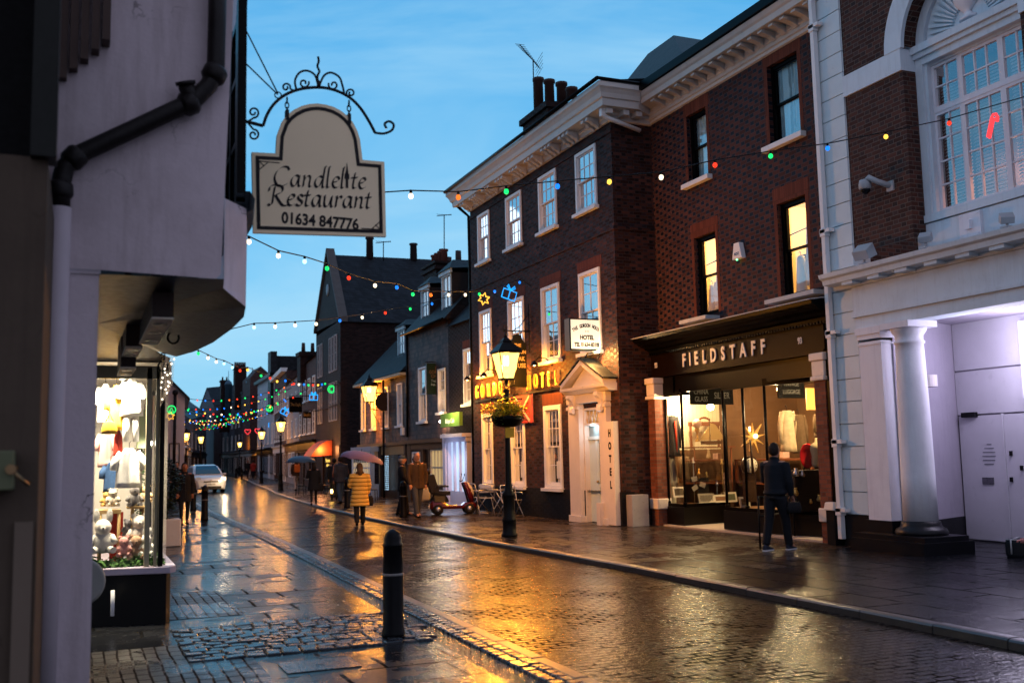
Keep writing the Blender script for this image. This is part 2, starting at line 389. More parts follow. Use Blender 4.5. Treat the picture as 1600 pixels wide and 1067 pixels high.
# ------------------------------------------------------------------ ground
def wetstone(name, col, bw, bh, joint, rough=(.10, .38), mix2=None, relief=.5, dist=.01, off=.5, swap=False, rot=0, ripple=0, rs=14, pud=.35, sq=1.0, jcol=.25, spec=.5):
    s = N(name); mpn = s.n('ShaderNodeMapping'); s.l(s.obj(), mpn.inputs[0]); mpn.inputs['Rotation'].default_value = (0, 0, rot)
    wob = s.n('ShaderNodeVectorMath', operation='ADD'); nn = s.n('ShaderNodeTexNoise'); nn.inputs['Scale'].default_value = 2.2; s.l(s.obj(), nn.inputs[0])
    sc2 = s.n('ShaderNodeVectorMath', operation='SCALE'); s.l(nn.outputs[1], sc2.inputs[0]); sc2.inputs[3].default_value = .045
    s.l(mpn.outputs[0], wob.inputs[0]); s.l(sc2.outputs[0], wob.inputs[1])
    b = s.n('ShaderNodeTexBrick'); s.l(wob.outputs[0], b.inputs[0]); b.offset = off; b.squash = sq; b.squash_frequency = 3
    b.inputs['Scale'].default_value = 1; b.inputs['Mortar Size'].default_value = joint; b.inputs['Mortar Smooth'].default_value = .25
    b.inputs['Brick Width'].default_value = bw; b.inputs['Row Height'].default_value = bh
    b.inputs['Color1'].default_value = (0, 0, 0, 1); b.inputs['Color2'].default_value = (1, 1, 1, 1); b.inputs['Mortar'].default_value = (.5, .5, .5, 1)
    tone = s.mix(b.outputs[0], col, mix2 or tuple(c*.55 for c in col))
    n1 = s.noise(.8, 6, .65); n2 = s.noise(7, 4, .6); n3 = s.noise(rs*3, 3, .6)
    tone = s.mix(s.math('MULTIPLY', s.ramp(n1, .35, .7), .5), tone, tuple(c*.5 for c in col))
    puddle = s.ramp(s.math('ADD', n1, s.math('MULTIPLY', n2, .3)), .72-pud*.3, .80-pud*.3)
    mor = s.math('MULTIPLY', b.outputs[1], s.math('SUBTRACT', 1, s.math('MULTIPLY', puddle, .7)))
    tone = s.mix(mor, tone, tuple(c*jcol for c in col))
    r = s.math('ADD', rough[0], s.math('MULTIPLY', s.math('SUBTRACT', 1, puddle), s.math('MULTIPLY', s.math('ADD', n2, .5), (rough[1]-rough[0]))))
    r = s.math('ADD', r, s.math('MULTIPLY', mor, .45))
    hg = s.math('ADD', s.math('SUBTRACT', 1, mor), s.math('MULTIPLY', s.math('MULTIPLY', b.outputs[0], .5), s.math('SUBTRACT', 1, s.math('MULTIPLY', puddle, .7))))
    hg = s.math('ADD', hg, s.math('MULTIPLY', s.noise(1.1, 2), 2.5))
    hg = s.math('ADD', hg, s.math('MULTIPLY', s.math('ADD', n3, n2), .45+ripple))
    sp = s.math('MULTIPLY', s.math('SUBTRACT', 1, s.math('MULTIPLY', mor, .92)), spec)
    s.bsdf(tone, r, spec=sp, bump=hg, bstr=relief, bdist=dist)
    MATS[name] = s.m; return s.m
ROADM = wetstone('wet_road_setts', (.016, .010, .008), .21, .105, .017, (.10, .20), (.009, .007, .007), .85, .010, ripple=.25, rs=8, pud=.5, rot=0, spec=.10)
FLAG = wetstone('wet_flagstones', (.022, .023, .026), .90, .60, .020, (.12, .34), (.014, .015, .018), .75, .007, ripple=.06, sq=.7, pud=.5, rot=rad(0), spec=.13)
FLAGR = wetstone('wet_brown_flags', (.036, .025, .020), .62, .45, .014, (.14, .36), (.026, .019, .016), .7, .007, ripple=.3, pud=.35, rot=rad(90), spec=.13)
FLAGN = wetstone('wet_dark_flags', (.013, .013, .016), .90, .62, .022, (.05, .20), (.007, .007, .009), .9, .008, ripple=.35, pud=.25, rot=rad(90), spec=.10)
PAVB = wetstone('wet_brick_paviors', (.026, .018, .017), .215, .11, .011, (.2, .42), (.014, .011, .012), .9, .008, rot=rad(90), pud=.3, spec=.6)
GRIT = wetstone('wet_channel', (.020, .016, .014), .5, .3, .004, (.05, .20), None, .8, .010, ripple=1.2, rs=12, pud=.9, spec=.8)
SETT = P('wet_sett', (.018, .018, .021), .27, .5, 3, .5, bdist=.01, spec=.5)
GRAN = P('granite_kerb', (.040, .036, .034), .35, .35, 7, .5, spec=.7, bdist=.006)

def sheet(name, mat, poly, z):
    mb = MB(); mb.face([(x, y, z) for x, y in poly]); return struct(mb.build(name, mat))
g = MB(); g.box(-400, 400, -60, 700, -.6, -.17); struct(g.build('ground', P('ground_earth', (.05, .045, .04), .6)))
KERB = [(7.35, -2), (7.42, 3), (7.48, 6.5), (7.56, 9), (7.62, 13.4), (7.52, 19.5), (7.6, 24), (7.72, 30), (8.05, 37), (8.6, 44.4), (9.3, 52.5), (10.5, 63), (12.3, 80), (14.6, 100), (20.5, 170)]
LK = [(3.60, -2), (3.60, 3), (3.66, 7.45), (3.75, 10.9), (3.82, 13.4), (3.98, 18), (4.15, 24.5), (4.32, 37), (4.75, 48), (5.9, 62), (7.6, 80), (10.0, 105), (15.5, 170)]
def lerp_line(line, y):
    for (x0, y0), (x1, y1) in zip(line, line[1:]):
        if y0 <= y <= y1: return x0+(x1-x0)*(y-y0)/(y1-y0)
    return line[-1][0]
sheet('road', ROADM, [(x+.02, y) for x, y in LK] + [(x-.01, y) for x, y in reversed(KERB)], -.085)
# left pavement of flags, with a gutter of setts, a shallow channel and an inset band of setts and paviors
FE = [(2.95, -2), (3.0, 3), (3.05, 7.5), (3.13, 9.7), (3.2, 11.5), (3.28, 13.2), (3.45, 17), (3.62, 20.3), (3.75, 24.5), (3.92, 37), (4.35, 48), (5.5, 62), (7.2, 80), (9.6, 105), (15, 170)]
LW = [(-1.5, -2), (-1.5, 60), (3, 80), (6, 105), (11, 170)]
p = MB()
for (a, b) in zip(FE, FE[1:]):
    p.face([(-2 if a[1] < 70 else a[0]-4, a[1], -.035), (a[0], a[1], -.035), (b[0], b[1], -.035), (-2 if a[1] < 70 else b[0]-4, b[1], -.035)])
    p.face([(a[0], a[1], -.035), (a[0], a[1], -.10), (b[0], b[1], -.10), (b[0], b[1], -.035)])
struct(p.build('pavement', FLAG))
sheet('brick_paving', PAVB, [(-2, 6), (1.45, 6), (1.45, 10.35), (-2, 10.35)], -.031)
sheet('brick_paving', PAVB, [(.6, 12.0), (1.75, 12.0), (1.75, 14.4), (.6, 14.4)], -.031)
sheet('gutter_channel', GRIT, [(x-.03, y) for x, y in FE] + [(x+.05, y) for x, y in reversed(LK)], -.093)
s1 = MB(); rr = random.Random(3)
def sett(mb, x, y, z, w, l, h, ang=0, tilt=.035):
    tx, ty = rr.uniform(-tilt, tilt), rr.uniform(-tilt, tilt); ca, sa = math.cos(ang), math.sin(ang); e = .012
    q = []
    for (k, zz) in ((0, -h), (0, -.008), (e, 0)):
        for (a, b) in ((-w/2+k, -l/2+k), (w/2-k, -l/2+k), (w/2-k, l/2-k), (-w/2+k, l/2-k)):
            q.append((x+a*ca-b*sa, y+a*sa+b*ca, z+zz+(a*tx+b*ty if zz > -h else 0)))
    i = len(mb.v); mb.v += q
    for r in (0, 4):
        for k in range(4): mb.f.append((i+r+k, i+r+(k+1) % 4, i+r+4+(k+1) % 4, i+r+4+k)); mb.sm.append(False)
    mb.f.append((i+8, i+9, i+10, i+11)); mb.sm.append(False)
y = 2.0
while y < 46:
    x = lerp_line(LK, y)
    for k, wd in ((0, .10), (1, .10)):
        sett(s1, x-.08-k*.125, y+rr.uniform(-.01, .01)+k*.06, -.068+rr.uniform(-.004, .004), .11, .125+rr.uniform(-.015, .01), .05, math.atan((lerp_line(LK, y+1)-x)*-1))
    y += .14
k_ = struct(s1.build('gutter_setts', SETT))
s2 = MB(); y = 2.0
while y < 60:
    x = lerp_line(LK, y); x2 = lerp_line(LK, y+.9)
    a = math.atan2(-(x2-x), .9); sett(s2, (x+x2)/2+.03, y+.45, -.066, .13, .88, .05, a, .006); y += .9
struct(s2.build('edging_stones', GRAN))
s3 = MB()
yy = 9.45
r_ = 0
while yy < 11.35:
    xx = .9 + (r_ % 2)*.05; x_end = lerp_line(FE, yy) - .02
    while xx < x_end:
        wd = rr.uniform(.13, .19); sett(s3, xx+wd/2, yy, -.018+rr.uniform(-.006, .006), wd-.012, .135, .03, rr.uniform(-.05, .05), .06); xx += wd
    yy += .148; r_ += 1
struct(s3.build('sett_band', SETT))
# right pavement: kerb stones, brown flags, darker flags near the camera
def strip(line, dx0, dx1, z):
    mb = MB()
    for a, b in zip(line, line[1:]): mb.face([(a[0]+dx0, a[1], z), (b[0]+dx0, b[1], z), (b[0]+dx1, b[1], z), (a[0]+dx1, a[1], z)])
    return mb
def clip_line(line, y0, y1):
    out = [(lerp_line(line, y0), y0)] + [p for p in line if y0 < p[1] < y1] + [(lerp_line(line, y1), y1)]; return out
kn = clip_line(KERB, 14.0, 36); kf = clip_line(KERB, 36, 170); kc = clip_line(KERB, -2, 14.0)
struct(strip(kn, .13, 6, 0).build('pavement', FLAGR)); struct(strip(kf, .13, 8, 0).build('pavement', FLAGR)); struct(strip(kc, .13, 9, 0).build('pavement', FLAGN))
kb = MB(); y = -2.0; rr = random.Random(5)
while y < 110:
    l = rr.uniform(.8, 1.1) if y < 50 else 3; x0, x1 = lerp_line(KERB, y), lerp_line(KERB, min(y+l, 169))
    dz = rr.uniform(-.004, .004)
    prof = [(0, -.16), (.004, -.02), (.02, -.002), (.05, .004), (.145, .002), (.145, -.16)]
    A = [(x0+q, y+.006, z+dz) for q, z in prof]; B = [(x1+q, y+l-.006, z+dz) for q, z in prof]
    kb.rings([A, B], smooth=False); y += l
struct(kb.build('kerb', GRAN))
# iron covers in the paving
for (x, y, a, b, z, lab) in ((1.9, 8.75, .62, .46, -.033, 'square iron inspection cover in the left pavement near the near bollard'), (9.2, 12.4, .5, .5, .002, 'square iron cover in the dark right pavement in front of the lit shop')):
    mb = MB(); mb.box(x-a/2, x+a/2, y-b/2, y+b/2, z, z+.006)
    mb.box(x-.03, x+.03, y-.02, y+.02, z+.006, z+.009)
    tag(mb.build('drain_cover', SETT), lab, 'drain cover')

# ------------------------------------------------------------------ windows
def sash(par, M, u0, u1, z0, z1, d=0.0, cols=3, rows=(2, 2), fr=.085, fm=None, cm=None, sill=True, bars=.02, stile=.045, room=False, sillm=None, cur=1.0, glass=None, proud=0, cd=.10, name='window'):
    fm = fm or WHITE; cm = cm or NET; mb = MB()
    for a, b, c, e in ((u0, u0+fr, z0, z1), (u1-fr, u1, z0, z1), (u0+fr, u1-fr, z1-fr, z1), (u0+fr, u1-fr, z0, z0+fr*.7)):
        mb.bm(M, a, b, d-proud, d+.13, c, e)
    a, b = u0+fr, u1-fr; lo, hi = z0+fr*.7, z1-fr; mid = lo+(hi-lo)*rows[1]/(rows[0]+rows[1]) if rows[0] else hi
    panes = []
    segs = [(mid, hi, rows[0], d+.035), (lo, mid+.03, rows[1], d+.075)] if rows[0] else [(lo, hi, rows[1], d+.04)]
    for (za, zb, n, dd) in segs:
        for q in ((a, a+stile, za, zb), (b-stile, b, za, zb), (a+stile, b-stile, zb-stile*.8, zb), (a+stile, b-stile, za, za+stile*(1.4 if za == lo else .8))):
            mb.bm(M, q[0], q[1], dd, dd+.038, q[2], q[3])
        for i in range(1, cols):
            u = a+stile+(b-a-2*stile)*i/cols; mb.bm(M, u-bars/2, u+bars/2, dd+.006, dd+.03, za+stile, zb-stile*.8)
        for j in range(1, n):
            z = za+(zb-za)*j/n; mb.bm(M, a+stile, b-stile, dd+.007, dd+.029, z-bars/2, z+bars/2)
        panes.append((a+stile, b-stile, za+.03, zb-.03, dd+.018))
    w_ = mb.build(name, fm, par)
    g_ = MB()
    for q in panes: g_.face([M(q[0], q[4], q[2]), M(q[1], q[4], q[2]), M(q[1], q[4], q[3]), M(q[0], q[4], q[3])])
    g_.build('glass', glass or GL, w_)
    if cm != 'none':
        c_ = MB(); n = max(10, int((b-a)*34)); prev = None
        for i in range(n+1):
            u = a+(b-a)*i/n; dd = d+.13+cd+.018*math.sin(i*1.9)+.012*math.sin(i*.7+u*3)
            if prev: c_.face([M(prev[0], prev[1], lo), M(u, dd, lo), M(u, dd, lo+(hi-lo)*cur), M(prev[0], prev[1], lo+(hi-lo)*cur)], True)
            prev = (u, dd)
        c_.build('curtain', cm, w_)
    if sill:
        s_ = MB(); s_.bm(M, u0-.07, u1+.07, d-.09-proud, d+.13, z0-.085, z0-.004); s_.build('sill', sillm or fm, w_)
    bk = MB(); bk.face([M(u0, d+.6, z0), M(u1, d+.6, z0), M(u1, d+.6, z1), M(u0, d+.6, z1)])
    for u in (u0, u1): bk.face([M(u, d+.13, z0), M(u, d+.6, z0), M(u, d+.6, z1), M(u, d+.13, z1)])
    if not room: bk.build('room', DARKROOM, w_)
    return w_
def cornice(mb, M, u0, u1, prof):
    """prof: list of (d, z) outline, d negative = proud of the wall"""
    mb.rings([[M(u0, d, z) for d, z in prof], [M(u1, d, z) for d, z in prof]], smooth=False)

# ------------------------------------------------------------------ the hotel
XH = 11.589
hotel = thing('brick_hotel', 'three storey red brown brick hotel with white sash windows, white cornice and pedimented doorway', 'hotel', (XH, 25.7, 0))
WY = [(29.79, 28.80), (27.45, 26.30), (25.08, 23.95), (22.78, 21.66)]
HS = lambda u, d, z: (XH+d, u, z)
holes = []
for (a, b) in WY: holes += [(b, a, 7.74, 9.30, .13), (b, a, 4.17, 6.20, .13)]
gw = [(29.72, 28.86), (27.50, 26.42), (25.10, 24.02)]
for (a, b) in gw: holes.append((b, a, .80, 2.98, .13))
holes.append((21.72, 22.74, 0, 2.78, .45))
mb = MB(); mb.wall(HS, 20.88, 30.5, .78, 9.72, [h for h in holes if h[2] > 0])
# wall behind the doorway is cut by hand below the plinth line
hm = mb
hm.v.clear(); hm.f.clear(); hm.sm.clear()
hm.wall(HS, 20.88, 30.5, .78, 9.72, [(h[0], h[1], max(h[2], .78), h[3], h[4]) for h in holes])
hm.face([(XH, 20.88, 0), (14, 20.88, 0), (14, 20.88, 9.72), (XH, 20.88, 9.72)])
hm.face([(XH, 30.5, 0), (16, 30.5, 0), (16, 30.5, 9.72), (XH, 30.5, 9.72)])
for z0, z1, dd in ((6.96, 7.035, .035), (9.34, 9.42, .03)): hm.bm(HS, 20.85, 30.53, -dd, -.001, z0, z1)
for z0, z1, dd in ((6.96, 7.035, .035),): hm.box(XH+.002, 12.7, 20.85, 20.879, z0, z1)
hm.build('wall', BR_HOTEL, hotel)
pl = MB()
for a, b in ((22.74, 30.52), (20.86, 21.72)): pl.bm(HS, a, b, -.04, .3, 0, .78)
pl.build('plinth', BR_BLACK, hotel)
for (a, b, zt, zz) in [(a, b, 9.30, 9.335) for a, b in WY]+[(a, b, 6.20, 6.50) for a, b in WY]+[(a, b, 2.98, 3.30) for a, b in gw]:
    lt = MB(); lt.bm(HS, b-.10, a+.10, -.006, .002, zt, zz); lt.build('brick_arch', BR_RUB, hotel)
NETB = CURTAIN('pale_net_curtain', (.66, .76, .80), .7, 6)
for i, (a, b) in enumerate(WY):
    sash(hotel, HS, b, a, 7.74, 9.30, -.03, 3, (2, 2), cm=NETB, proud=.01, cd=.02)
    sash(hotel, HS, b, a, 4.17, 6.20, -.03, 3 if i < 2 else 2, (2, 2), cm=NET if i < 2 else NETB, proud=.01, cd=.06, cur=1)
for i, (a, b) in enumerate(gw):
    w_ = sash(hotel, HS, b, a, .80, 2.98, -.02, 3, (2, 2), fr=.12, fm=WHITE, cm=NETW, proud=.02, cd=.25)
    if i: 
        nb = MB(); nb.bm(HS, b+.2, b+.5, .055, .06, 1.05, 1.5); nb.build('notice', P('paper', (.7, .7, .66), .8), w_)
# cornice
cn = MB()
prof = [(0, 9.60), (-.06, 9.62), (-.06, 9.72), (-.10, 9.74), (-.10, 9.80), (-.44, 9.82), (-.46, 9.98), (-.50, 10.0), (-.53, 10.10), (-.58, 10.18), (-.62, 10.22), (-.62, 10.33), (0, 10.36)]
out = []
for (ux, sx) in ((30.5, 1), (20.88, -1)):
    out.append([(XH+d, ux - sx*d if True else ux, z) for d, z in prof])
A = [(XH+d, 30.5-d, z) for d, z in prof]; B = [(XH+d, 20.88+d, z) for d, z in prof]; Cc = [(12.12 if d < -.1 else 12.72, 20.88+d, z) for d, z in prof]
cn.rings([A, B, Cc], smooth=False)
for g0 in range(9):
    u = 21.3 + g0*1.09
    for k in range(3 if 0 < g0 < 8 else 2):
        uu = u+k*.23; cn.rings([[(XH+d, uu+o, z) for d, z in ((-.10, 9.80), (-.40, 9.81), (-.42, 9.72), (-.30, 9.70), (-.24, 9.64), (-.16, 9.62), (-.10, 9.56))] for o in (0, .12)], smooth=False)
for xx in (11.3, 11.75, 12.1): cn.box(xx, xx+.16, 20.52, 20.78, 9.68, 9.80)
cn.build('cornice', P('cornice_paint', (.60, .58, .55), .5, .12, 3, .1, wear=.4), hotel)
gt = MB(); gt.tube([(XH-.66, 31.1, 10.36), (XH-.66, 20.25, 10.38)], .05, 8); gt.tube([(XH-.66, 20.25, 10.38), (12.1, 20.25, 10.38)], .04, 6)
gt.tube([(11.15, 30.9, 10.0), (11.35, 30.75, 9.75), (11.6, 30.66, 9.5), (11.62, 30.66, 6.0), (11.62, 30.66, 0.1)], .05, 8); gt.build('gutter', BLACKP, hotel)
dp = MB(); dp.box(11.21, 11.33, 20.62, 20.74, 9.62, 9.98); dp.tube([(11.27, 20.68, 9.66), (11.45, 20.66, 9.58), (12.3, 20.72, 9.40)], .055, 8); dp.build('downpipe', WHITE, hotel)
rf = MB(); rf.face([(XH-.5, 31, 10.40), (XH-.5, 20.4, 10.40), (14.2, 20.4, 10.9), (14.2, 31, 10.9)]); rf.build('roof', SLATE, hotel)
# hipped roof rising behind
rb = MB(); Z0 = 9.9
a_ = onX(955, 128, 13.2); ap = onX(1020, 79, 16.0)
rb.face([(12.9, 26.0, 10.3), (12.9, 19.3, 10.3), (16.0, ap.y-1.2, ap.z), (16.0, ap.y+.3, ap.z)]); rb.face([(12.9, 19.3, 10.3), (19, 19.3, 10.3), (18, ap.y-1.2, ap.z), (16, ap.y-1.2, ap.z)]); rb.build('hipped_roof', CLAYT, hotel)
ch = MB(); ch.box(13.6, 14.9, 28.6, 30.6, 10.3, 12.75); ch.box(13.5, 15.0, 28.5, 30.7, 12.75, 12.95); c_ = ch.build('chimney', BR_DARK, hotel)
for (px, pt) in ((841, 123), (858, 126), (877, 130), (893, 138)):
    q = onX(px, pt, 14.2); pm = MB(); pm.lathe([(.17, 12.95), (.16, q.z-.12), (.20, q.z-.1), (.20, q.z), (.13, q.z), (.12, q.z-.3)], (14.2, q.y, 0), 12); pm.build('chimney_pot', P('sooty_clay', (.05, .025, .02), .7, .4), c_)
# TV aerial
q = onX(835, 180, 14.2); q2 = onX(830, 70, 14.2)
ae = thing('tv_aerial', 'many pronged television aerial on a thin pole beside the hotel chimney pots', 'aerial', (14.2, q.y, 12.0))
mb = MB(); mb.tube([(14.2, q.y, 12.0), (14.2, q.y, onX(834, 95, 14.2).z)], .022, 6); mb.build('pole', BLACKM, ae)
mb = MB(); a = onX(812, 70, 14.2); b = onX(842, 106, 14.2); a = Vector(a); b = Vector(b); mb.tube([a, b], .018, 5)
for i in range(12):
    c = a.lerp(b, i/13); L_ = .30; mb.tube([c+Vector((-.1, L_*.6, .22*(i+5)/14)), c+Vector((.1, -L_*.6, -.22*(i+5)/14))], .009, 4)
for k in range(5): mb.tube([b+Vector((0, .28, -.3+k*.13)), b+Vector((0, -.32, -.1+k*.13))], .008, 4)
mb.build('antenna_rods', BLACKM, ae)
# doorway
ds = MB()
for a, b in ((22.76, 23.36), (21.34, 21.70)):
    ds.bm(HS, a, b, -.14, .02, .16, 2.92); ds.bm(HS, a-.03, b+.03, -.18, -.001, 0, .16); ds.bm(HS, a-.03, b+.03, -.18, 0, 2.78, 2.86)
ds.bm(HS, 22.70, 22.76, -.02, .14, 0, 2.78); ds.bm(HS, 21.68, 21.74, -.02, .14, 0, 2.78); ds.bm(HS, 21.74, 22.70, -.02, .03, 2.36, 2.42); ds.bm(HS, 21.74, 22.70, -.02, .03, 2.74, 2.80)
ds.bm(HS, 21.30, 23.40, -.16, 0, 2.92, 3.16)
cornice(ds, HS, 20.98, 23.34, [(0, 3.14), (-.22, 3.15), (-.30, 3.22), (-.36, 3.24), (-.37, 3.31), (0, 3.33)])
# raking pediment
for (a, b, c, e) in ((23.30, 3.30, 22.15, 3.93), (21.02, 3.30, 22.15, 3.93)):
    ds.hexa([(XH-.37, a, b), (XH, a, b), (XH, c, e-.10), (XH-.37, c, e-.10), (XH-.37, a, b+.11), (XH, a, b+.11), (XH, c, e+.02), (XH-.37, c, e+.02)])
ds.prism([(23.0, 3.33), (21.3, 3.33), (22.15, 3.84)], lambda p, q, t: (t, p, q), XH-.20, XH-.01)
for u in (23.0, 21.5):
    ds.rings([[(XH+d, u+o, z) for d, z in ((-.16, 2.70), (-.20, 2.66), (-.26, 2.70), (-.25, 2.78), (-.20, 2.86), (-.24, 2.98), (-.33, 3.06), (-.33, 3.14), (-.14, 3.14))] for o in (-.09, .09)], smooth=False)
ds.build('door_surround', CREAM, hotel, .006)
sl = MB()
for a in (23.36, 20.94): sl.hexa([(XH-.40, a, 3.42), (XH+.02, a, 3.42), (XH+.02, 22.15, 3.97), (XH-.40, 22.15, 3.97), (XH-.40, a, 3.45), (XH+.02, a, 3.45), (XH+.02, 22.15, 4.02), (XH-.40, 22.15, 4.02)])
sl.build('porch_roof', SLATE, hotel)
FAN = P('amber_fanlight', (.55, .38, .14), .4, .2, 6)
fn = MB(); fn.bm(HS, 21.74, 22.70, .06, .09, 2.42, 2.80)
fo = fn.build('fanlight', FAN, hotel)
ft = MB()
for k in range(5):
    u = 21.84+k*.19; ft.tube([(XH+.05, u, 2.44), (XH+.05, u+.09, 2.78), (XH+.05, u+.18, 2.44)], .012, 5)
ft.build('tracery', CREAM, fo)
DOORP = P('pale_green_paint', (.66, .80, .80), .35, .1, 3, .08, wear=.3)
HS0 = HS; HS = lambda u, d, z: HS0(u, d-.25, z)
dr = MB(); dr.bm(HS, 21.74, 22.70, .36, .40, 0.02, 2.40); dr.bm(HS, 21.74, 22.70, .32, .36, 2.02, 2.10); dr.bm(HS, 22.25, 22.33, .33, .36, .02, 2.02); 
for a, b, c, e in ((21.80, 22.2, 1.95, 2.02), (21.80, 22.2, .02, .2), (21.74, 21.84, .02, 2.02), (22.16, 22.25, .02, 2.02), (21.84, 22.16, .85, .95)): dr.bm(HS, a, b, .335, .36, c, e)
do = dr.build('door', DOORP, hotel)
dg_ = MB(); dg_.bm(HS, 21.84, 22.16, .350, .358, .95, 1.95); dg_.build('glass', P('black_glass', (.01, .012, .014), .08, .1), do)
dg_ = MB(); dg_.bm(HS, 21.76, 22.68, .350, .358, 2.10, 2.40); dg_.build('glass', P('sky_glass', (.25, .33, .34), .15, .1), do)
lamp('recess_fill', (XH-.03, 22.25, 2.33), .9, (.72, .88, 1), .08, do)  # unseen cold lamp added to brighten the door and its reveals
kn_ = MB(); kn_.ball((XH+.30, 22.2, 1.0), .035); kn_.xf(lambda x, y, z: (x-.25, y, z)); kn_.build('handle', P('brass', (.6, .4, .15), .3, .1, metal=1), do); HS = HS0
for u, h_ in ((21.68, .42),):
    gp = MB(); gp.bm(HS, 21.55, 21.72, -.26, -.14, 0, .52); gp.build('guard_post', CREAM, hotel)
# letters on the brick
LET = P('gilt_letters', (.85, .55, .12), .3, .1, 4, .05)
for word, ya, yb, in (('GORDON', 30.15, 27.15), ('HOTEL', 26.08, 23.85)):
    n = len(word)
    for i, chh in enumerate(word):
        u = ya + (yb-ya)*(i+.5)/n
        TXT(chh, .58, lambda a, d, z: (XH-.10+d, -a, z), -u, 3.66, 0, .05, .55, .002).build('wall_letter', LET, hotel)
bk = MB()
for k in range(9): bk.bm(HS, 23.9+k*.74, 23.93+k*.74, -.06, 0, 3.40, 3.44)
bk.bm(HS, 23.8, 26.4, -.06, -.04, 3.38, 3.42); bk.bm(HS, 27.1, 30.2, -.06, -.04, 3.38, 3.42); bk.build('letter_rail', BLACKM, hotel)
BULBW = EM('warm_bulb', (1, .66, .25), 1)
for i, (u, e) in enumerate(((29.6, 9), (28.2, 10), (26.0, 11), (24.5, 11))):
    lm = MB(); lm.tube([(XH, u, 4.02), (XH-.18, u, 4.22), (XH-.40, u, 4.26), (XH-.52, u, 4.12)], .014, 6)
    lm.lathe([(.03, 4.16), (.06, 4.12), (.12, 4.04), (.12, 4.03), (.05, 4.10)], (XH-.53, u, 0), 10)
    lo = lm.build('gooseneck_light', BLACKM, hotel)
    bb = MB(); bb.ball((XH-.53, u, 4.05), .035, 8, 6); bb.build('bulb', BULBW, lo)
    spot('sign_spot', (XH-.53, u, 4.00), (XH-.02, u, 3.45), e, (1, .50, .10), 130, lo, .04); lamp('sign_glow', (XH-.56, u, 3.93), e*2.6, (1, .34, .03), .05, lo)
# board with vertical lettering, low white box
vb = MB(); vb.box(XH-.16, XH-.02, 20.96, 21.32, .02, 2.42); vo = vb.build('lettered_board', CREAM, hotel)
for i, chh in enumerate('HOTEL'): TXT(chh, .24, lambda a, d, z: (XH-.165+d, -a, z), -21.14, 2.14-i*.30, 0, .008, .70, .010).build('lettering', BLACKP, vo)
lb = MB(); lb.box(11.66, 12.10, 20.60, 20.87, 0, .72); tag(lb.build('utility_box', P('grey_box_paint', (.30, .28, .30), .6, .2, 4, .2, wear=.6), None, .01), 'low off white box against the corner of the hotel beside its doorway', 'box')
# red banner
bn = thing('red_banner', 'faded red banner with pale crossed strokes hanging on the hotel front below the gilt letters', 'banner', (XH-.05, 26.7, 2.5))
mb = MB(); n = 16; prev = None
for i in range(n+1):
    u = 28.0 - 2.3*i/n; x = XH-.05-.02*math.sin(i*.8)
    if prev: mb.face([(prev[1], prev[0], 2.57+.01*(i % 3)), (x, u, 2.57), (x, u, 3.36), (prev[1], prev[0], 3.36)], True)
    prev = (u, x)
mb.build('cloth', P('banner_red', (.42, .055, .045), .6, .25, 5), bn)
mb = MB()
for a, b in (((26.9, 3.32), (25.9, 2.62)), ((25.9, 3.32), (26.9, 2.62))):
    d_ = (Vector((0, b[0]-a[0], b[1]-a[1]))).normalized(); nrm = Vector((0, -d_.z, d_.y))*.03
    mb.face([Vector((XH-.085, *a))+nrm, Vector((XH-.085, *a))-nrm, Vector((XH-.085, *b))-nrm*1.6, Vector((XH-.085, *b))+nrm*1.6])
mb.build('crossed_strokes', P('banner_pale', (.7, .45, .40), .7), bn)
TXT('Restaurant', .15, lambda a, d, z: (XH-.09+d, -a, z), -26.4, 3.02, 0, .004).build('lettering', P('banner_dark', (.10, .02, .02), .7), bn)
# hanging steak house sign, seen face on
y0 = 25.9; a = onY(796, 606, y0); b = onY(823, 606, y0); zt = onY(810, 522, y0).z; zb = a.z+.02
sg = thing('hanging_pub_sign', 'black arch topped sign with gilt lettering hanging behind the near street lamp', 'sign', (11.5, y0, zb))
x0_, x1_ = a.x, b.x; xc = (x0_+x1_)/2; wd = (x1_-x0_)
out = [(x0_, zb), (x1_, zb), (x1_, zt-.28), (x1_-.06, zt-.22)] + [(xc+.25*wd*math.cos(t), zt-.12+.12*math.sin(t)) for t in [math.pi*k/8 for k in range(9)]] + [(x0_+.06, zt-.22), (x0_, zt-.28)]
mb = MB(); mb.prism(out, lambda p, q, t: (p, t, q), y0-.03, y0+.03); mb.build('board', P('sign_black', (.010, .012, .010), .35), sg)
mb = MB()
for k, (t_, s_) in enumerate((('THE', .13), ('GORDON', .13), ('STEAK', .17), ('HOUSE', .17))):
    mb.join(TXT(t_, s_, front, xc, zt-.32-k*.19, y0-.035, .006, .85, .003))
mb.build('lettering', P('sign_gilt', (.60, .45, .20), .4), sg)
mb = MB(); zb2 = onY(800, 517, y0).z; mb.tube([(onY(785, 517, y0).x, y0, zb2), (XH+.02, y0, zb2)], .018, 6); mb.tube([(XH-.04, y0, onX(828, 475, XH).z), (XH-.04, y0, zb2-.6)], .016, 6)
mb.tube([(xc-.1, y0, zb2+.02), (xc+.1, y0, zb2+.14), (XH-.04, y0, zb2+.5)], .012, 6)
for k in (0, 1): mb.tube([(xc-.12+.24*k, y0, zb2), (xc-.12+.24*k, y0, zt-.14)], .010, 5)
mb.tube([(xc-.35+.07*math.cos(t), y0, zb2+.09+.07*math.sin(t)) for t in [k*.5 for k in range(12)]], .009, 5)
mb.build('bracket', BLACKM, sg)
